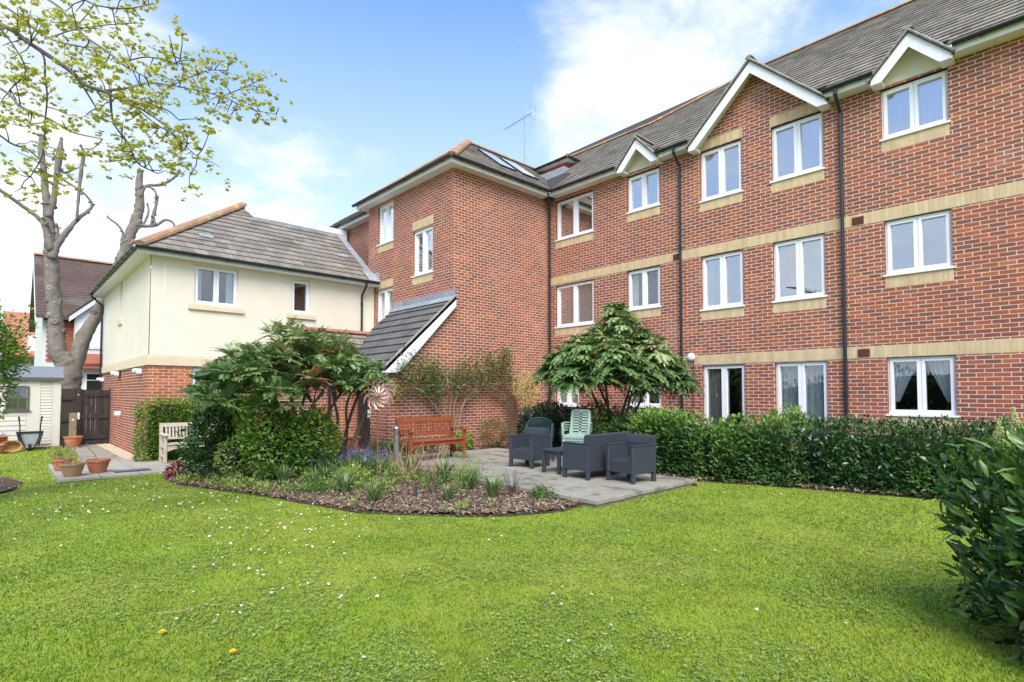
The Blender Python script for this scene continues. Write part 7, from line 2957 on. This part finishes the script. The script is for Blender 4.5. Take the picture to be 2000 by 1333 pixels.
# railings across the road
t = thing('railing', 'low white metal railing beyond the wooden gate', 'railing', (3, 33, -.4))
b = MB()
b.box(1.4, 7, 32.98, 33.02, 1.55, 1.60)
b.box(1.4, 7, 32.98, 33.02, .2, .25)
for i in range(38):
    b.box(1.4 + i * .15, 1.425 + i * .15, 32.99, 33.01, -.4, 1.62)
b.build('bars', 'white_board', t, kind='stuff')

# ---------------------------------------------------------------- lawn grass, daisies
def make_grass(n=640000):
    r = np.exp(RS.uniform(math.log(1.7), math.log(23), n))
    a = R(46.7) + RS.uniform(-R(64), R(56), n)
    x, y = r * np.cos(a), r * np.sin(a)
    keep = np.ones(n, bool)
    for poly in (BED, PATIO, STRIP, SLAB, NEARBED, LEFTBED, [(3.4, 10.9), (6.8, 10.9), (6.8, 13.2), (3.4, 13.2)], [(5.6, 10.4), (9.3, 10.4), (9.3, 11.5), (5.6, 11.5)],
                 [(1.40, 15.7), (2.7, 15.7), (2.7, 21.5), (1.5, 21.5), (1.62, 19.3), (1.48, 17.4)]):
        p = np.array(poly)
        ins = np.zeros(n, bool)
        j = len(p) - 1
        for i in range(len(p)):
            c = ((p[i, 1] > y) != (p[j, 1] > y)) & (x < (p[j, 0] - p[i, 0]) * (y - p[i, 1]) / (p[j, 1] - p[i, 1] + 1e-12) + p[i, 0])
            ins ^= c
            j = i
        keep &= ~ins
    keep &= (y < 21.3) & (x < 11.2) & ~((x > 2.6) & (y > 12.8))
    x, y, r = x[keep], y[keep], r[keep]
    n = len(x)
    t = np.clip((y - x - 3) / 10, 0, 1)
    z = .03 - .15 * t * t * (3 - 2 * t)
    gz = np.array([noise.noise(Vector((a_ * .45, b_ * .45, 0))) for a_, b_ in zip(x[::1], y[::1])])
    z = z + .012 * gz
    # patchy colour: mossy, clovery and lush areas
    n1 = np.sin(x * 1.9 + 1.3 * np.sin(y * 1.1)) * np.sin(y * 1.7 + 1.1 * np.sin(x * .9 + 2))
    n2 = np.sin(x * 6.1 + 2 * np.sin(y * 3.3)) * np.sin(y * 5.3 + 1.7 * np.sin(x * 4.1))
    n3 = np.sin(x * 17 + 2 * np.sin(y * 11)) * np.sin(y * 19 + 2 * np.sin(x * 13))
    tint = .42 + .15 * n1 + .13 * n2 + .15 * n3 + .20 * RS.normal(size=n)
    hgt = RS.uniform(.007, .020, n) * (1 + .35 * n2) * (1 + .02 * r)
    w = (.0013 + .00075 * r) * RS.uniform(.8, 1.3, n)
    az = RS.uniform(0, 6.283, n)
    lean = RS.uniform(.1, 1.0, n) * hgt
    d = np.stack([np.cos(az), np.sin(az)], 1)
    az2 = az + RS.uniform(-1, 1, n) + 1.57
    s = np.stack([np.cos(az2), np.sin(az2)], 1)
    V = np.zeros((n, 3, 3))
    V[:, 0, 0] = x - s[:, 0] * w
    V[:, 0, 1] = y - s[:, 1] * w
    V[:, 0, 2] = z - .002
    V[:, 1, 0] = x + s[:, 0] * w
    V[:, 1, 1] = y + s[:, 1] * w
    V[:, 1, 2] = z - .002
    V[:, 2, 0] = x + d[:, 0] * lean
    V[:, 2, 1] = y + d[:, 1] * lean
    V[:, 2, 2] = z + hgt
    me = bpy.data.meshes.new('grass')
    me.vertices.add(n * 3)
    me.vertices.foreach_set('co', V.reshape(-1).astype(np.float32))
    me.loops.add(n * 3)
    me.loops.foreach_set('vertex_index', np.arange(n * 3, dtype=np.int32))
    me.polygons.add(n)
    me.polygons.foreach_set('loop_start', np.arange(n, dtype=np.int32) * 3)
    me.update(calc_edges=True)
    at = me.attributes.new('tint', 'FLOAT', 'FACE')
    at.data.foreach_set('value', np.clip(tint, 0, .999).astype(np.float32))
    me.materials.append(MATS['grass'])
    o = bpy.data.objects.new('grass', me)
    COL.objects.link(o)
    nr = float(len(x))
    tag(o, 'short green lawn grass growing up to the beds and patio', 'grass', kind='stuff')


make_grass()

EXCL = [BED, PATIO, STRIP, SLAB, NEARBED, LEFTBED, [(3.4, 10.9), (6.8, 10.9), (6.8, 13.2), (3.4, 13.2)]]


def daisies():
    random.seed(77)
    Pp = []
    centres = [(2.2, 8.6, .8, 60), (1.6, 9.6, .7, 46), (2.4, 7.0, .5, 34), (1.9, 5.3, .5, 34), (1.5, 12.0, 1.3, 60), (.6, 14.5, 1.4, 60), (.9, 18, 1.6, 60), (2.8, 5.8, .5, 20), (1.3, 3.9, .35, 14), (.0, 9.0, 1.5, 40),
               (1.6, 4.3, .25, 12), (2.2, 6.1, .4, 24), (1.0, 10.6, .8, 34)]
    for cx_, cy_, s, k in centres:
        for i in range(k):
            Pp.append((random.gauss(cx_, s), random.gauss(cy_, s * .8)))
    for i in range(150):
        Pp.append((random.uniform(-1, 9), random.uniform(.8, 12)))
    Pp = [(x, y, G(x, y) + random.uniform(.022, .04)) for x, y in Pp if not any(inside((x, y), e) for e in EXCL) and y < 21 and math.hypot(x, y) > 2.2 and not (x > 2.5 and y > 12.5)]
    Pp = np.array(Pp)
    n = len(Pp)
    k = 9
    tv = [(0, 0, .12)] + [(math.cos(2 * math.pi * i / k) * (1 if i % 2 else .78), math.sin(2 * math.pi * i / k) * (1 if i % 2 else .78), .1 * (i % 2)) for i in range(k)]
    tf = [(0, 1 + i, 1 + (i + 1) % k) for i in range(k)]
    sc = RS.uniform(.008, .0135, n) * (1 + .03 * np.linalg.norm(Pp[:, :2], axis=1))
    o = scatter('daisies', tv, tf, frames(np.tile([1., 0, 0], (n, 1)) + RS.normal(size=(n, 3)) * .2, np.tile([0, 0, 1.], (n, 1)) + RS.normal(size=(n, 3)) * .25, sc), Pp, RS.uniform(0, 1, n), 'daisy', None, 'stuff')
    tag(o, 'small white daisies scattered over the lawn', 'daisies')
    P2 = Pp + np.array([0, 0, .002])
    tv2 = [(0, 0, .34)] + [(math.cos(2 * math.pi * i / 6) * .33, math.sin(2 * math.pi * i / 6) * .33, .16) for i in range(6)]
    tf2 = [(0, 1 + i, 1 + (i + 1) % 6) for i in range(6)]
    o2 = scatter('daisy_centres', tv2, tf2, frames(np.tile([1., 0, 0], (n, 1)), np.tile([0, 0, 1.], (n, 1)), sc), P2, RS.uniform(0, 1, n), 'dandelion', None, 'stuff')


daisies()
for (x, y, lb) in [(*(1.001, 3.357, 0.050)[:2], 'yellow dandelion nearest the bottom of the picture'), (*(1.487, 6.428, 0.030)[:2], 'yellow dandelion among the daisies left of the bed'),
                   (*(1.876, 7.483, 0.020)[:2], 'small yellow dandelion farthest back among the daisies'), (*(0.766, 3.932, 0.040)[:2], 'dull yellow dandelion in the near left lawn')]:
    z = G(x, y)
    t = thing('dandelion', lb, 'flower', (x, y, z), 'dandelions in the lawn')
    b = MB()
    for k in range(18):
        a = k * 2.4
        for (rr, zz) in ((.020, .034), (.012, .040)):
            c, s = math.cos(a), math.sin(a)
            b.poly([(x, y, z + .030), (x + rr * c - .004 * s, y + rr * s + .004 * c, z + zz), (x + rr * c + .004 * s, y + rr * s - .004 * c, z + zz)], random.random())
    b.build('flower_head', 'dandelion', t)
    b = MB()
    b.tube([(x, y, z - .01), (x, y, z + .031)], .002, 4)
    b.build('stalk', 'leaf_spring', t)
# fallen twig and a few dry leaves
tz = [(0.795, 4.258, 0.050), (0.899, 4.195, 0.050), (0.988, 4.192, 0.050), (1.075, 4.231, 0.050)]
b = MB()
b.tube([(p[0], p[1], G(p[0], p[1]) + .045) for p in tz], [.0025, .003, .003, .0015], 5)
tag(b.build('fallen_twig', 'twig_pale'), 'thin fallen twig lying on the near left lawn', 'twig')
n = 70
P_ = []
while len(P_) < n:
    x, y = random.uniform(.5, 8), random.uniform(1, 9)
    if not any(inside((x, y), e) for e in EXCL):
        P_.append((x, y, G(x, y) + .03))
tag(scatter('dry_leaves', LEAF4[0], LEAF4[1], frames(RS.normal(size=(n, 3)) * [1, 1, .3], np.tile([0, 0, 1.], (n, 1)) + RS.normal(size=(n, 3)) * .3, RS.uniform(.02, .045, n)), np.array(P_), RS.uniform(0, 1, n), 'leaf_bronze', None, 'stuff'),
    'dry brown leaves dropped on the lawn', 'leaves')


# clover and moss patches in the lawn
def clover(n=36000):
    r = np.exp(RS.uniform(math.log(2.0), math.log(12), n * 3))
    a = R(46.7) + RS.uniform(-R(50), R(46), n * 3)
    x, y = r * np.cos(a), r * np.sin(a)
    f = np.sin(x * 2.3 + 1.5 * np.sin(y * 1.9)) * np.sin(y * 2.6 + 1.2 * np.sin(x * 1.7)) + .5 * np.sin(x * 9 + np.sin(y * 7)) * np.sin(y * 8) + RS.normal(size=n * 3) * .25
    k = f > .18
    x, y, r = x[k][:n], y[k][:n], r[k][:n]
    q = np.array([not any(inside((u, v), e) for e in EXCL) and v < 12 and u < 10 for u, v in zip(x, y)])
    x, y, r = x[q], y[q], r[q]
    m_ = len(x)
    Pp = np.stack([x, y, np.array([G(u, v) for u, v in zip(x, y)]) + RS.uniform(.012, .026, m_)], 1)
    o = scatter('clover', LEAF4[0], LEAF4[1], frames(RS.normal(size=(m_, 3)) * [1, 1, .25], np.tile([0, 0, 1.], (m_, 1)) + RS.normal(size=(m_, 3)) * .3, RS.uniform(.014, .030, m_) * (1 + .04 * r)), Pp,
                RS.beta(2, 2, m_), 'leaf_spring', None, 'stuff')
    tag(o, 'patches of small leaved clover and weeds in the lawn', 'clover')


clover()
# low mixed planting through the bed
random.seed(91)
spots = [(3.95, 9.25), (4.35, 8.75), (4.75, 9.0), (5.2, 8.55), (5.45, 8.95), (3.75, 8.8), (4.6, 7.6), (5.1, 7.2), (5.5, 6.75), (4.05, 8.05), (4.9, 7.0), (3.45, 7.9), (5.45, 5.2), (3.9, 6.9)]
wh = ['beside the strappy clumps below the light green shrub', 'left of the yellow flowered plant', 'among the bluebells by the spinner', 'below the bollard light', 'hard by the patio edge near the bollard',
      'between the two front clumps on the left', 'in the middle of the bed below the spinner', 'right of the bed centre', 'at the patio edge halfway along', 'in front of the yellow green plant',
      'in the open mulch at centre', 'at the lawn edge on the left curve', 'at the far right tip of the bed', 'at the lawn edge in front of the rose stump']
for i, ((x, y), w_) in enumerate(zip(spots, wh)):
    z = G(x, y) + .03
    t = thing('low_plant', 'low leafy green plant ' + w_, 'plant', (x, y, z), 'low plants in the flower bed')
    s_ = random.uniform(.15, .27)
    leaf_blob('foliage', 420, (x, y, z + s_ * .55), (s_ * 1.2, s_ * 1.2, s_ * .8), random.choice(['leaf_spring', 'leaf_light', 'leaf_hedge', 'leaf_strap']), .045, t, LEAF4, seed=i * 3.3, noise_amp=.5, shell=(.2, 1), zmin=z)
    blades(10, s_ * 1.3, .012, (x, y, z), 'leaf_strap', t, name='leaves')


# seedlings and creeping ground cover over the mulch
def ground_cover(n=9000):
    Pp = []
    while len(Pp) < n:
        x, y = random.uniform(2.3, 5.7), random.uniform(4.7, 11)
        if not inside((x, y), BED):
            continue
        m_ = noise.noise(Vector((x * 1.6, y * 1.6, 3))) + .5 * noise.noise(Vector((x * 5, y * 5, 1))) + (y - 7.6) * .13
        if m_ < .12 + random.random() * .3:
            continue
        Pp.append((x, y, G(x, y) + .05 + random.random() ** 2 * .13))
    Pp = np.array(Pp)
    o = scatter('ground_cover', LEAFN[0], LEAFN[1], frames(unit(n) + [0, 0, .5], unit(n) * .6 + [0, 0, .8], RS.uniform(.03, .10, n)), Pp, RS.uniform(0, 1, n), 'leaf_spring', None, 'stuff')
    tag(o, 'mixed low green ground cover spreading over the bark mulch', 'ground cover')


ground_cover()

# ---------------------------------------------------------------- what stands behind the camera (seen in the panes)
t = thing('boundary_hedge', 'tall dense garden hedge on the far side of the lawn, reflected in the panes', 'hedge', (-13, 0, 0))
leaf_blob('foliage', 9000, (-13, 3, .6), (1.2, 15, 2.2), 'leaf_hedge', .32, t, LEAF4, seed=51, tint_mu=.4, noise_amp=.25, power=3, shell=(.8, 1), nf=.5)
blob_core('shade_core', (-13, 3, .6), (1.2, 15, 2.2), t, scale=.85, power=3, seed=51)
h = thing('rear_house', 'brick and white house across the lawn behind the camera, reflected in the panes', 'house', (-24, -2, 0))
b = MB()
b.box(-30, -22, -8, 6, -.45, 5.6)
b.build('wall', 'house_white', h)
b = MB()
b.prism([(-31, -8.5, 5.5), (-21.5, -8.5, 5.5), (-26, -8.5, 9.2)], [(-31, 6.5, 5.5), (-21.5, 6.5, 5.5), (-26, 6.5, 9.2)])
b.build('roof', 'house_roof', h)
b = MB()
b.box(-26.5, -25.5, 0, 1.4, 8.4, 10.4)
b.build('chimney', 'tile_hung', h)
for i in range(4):
    for z in (.8, 3.4):
        b = MB()
        b.box(-22, -21.9, -6.5 + i * 3.2, -5 + i * 3.2, z, z + 1.3)
        b.build('window', 'dark_hole', h)
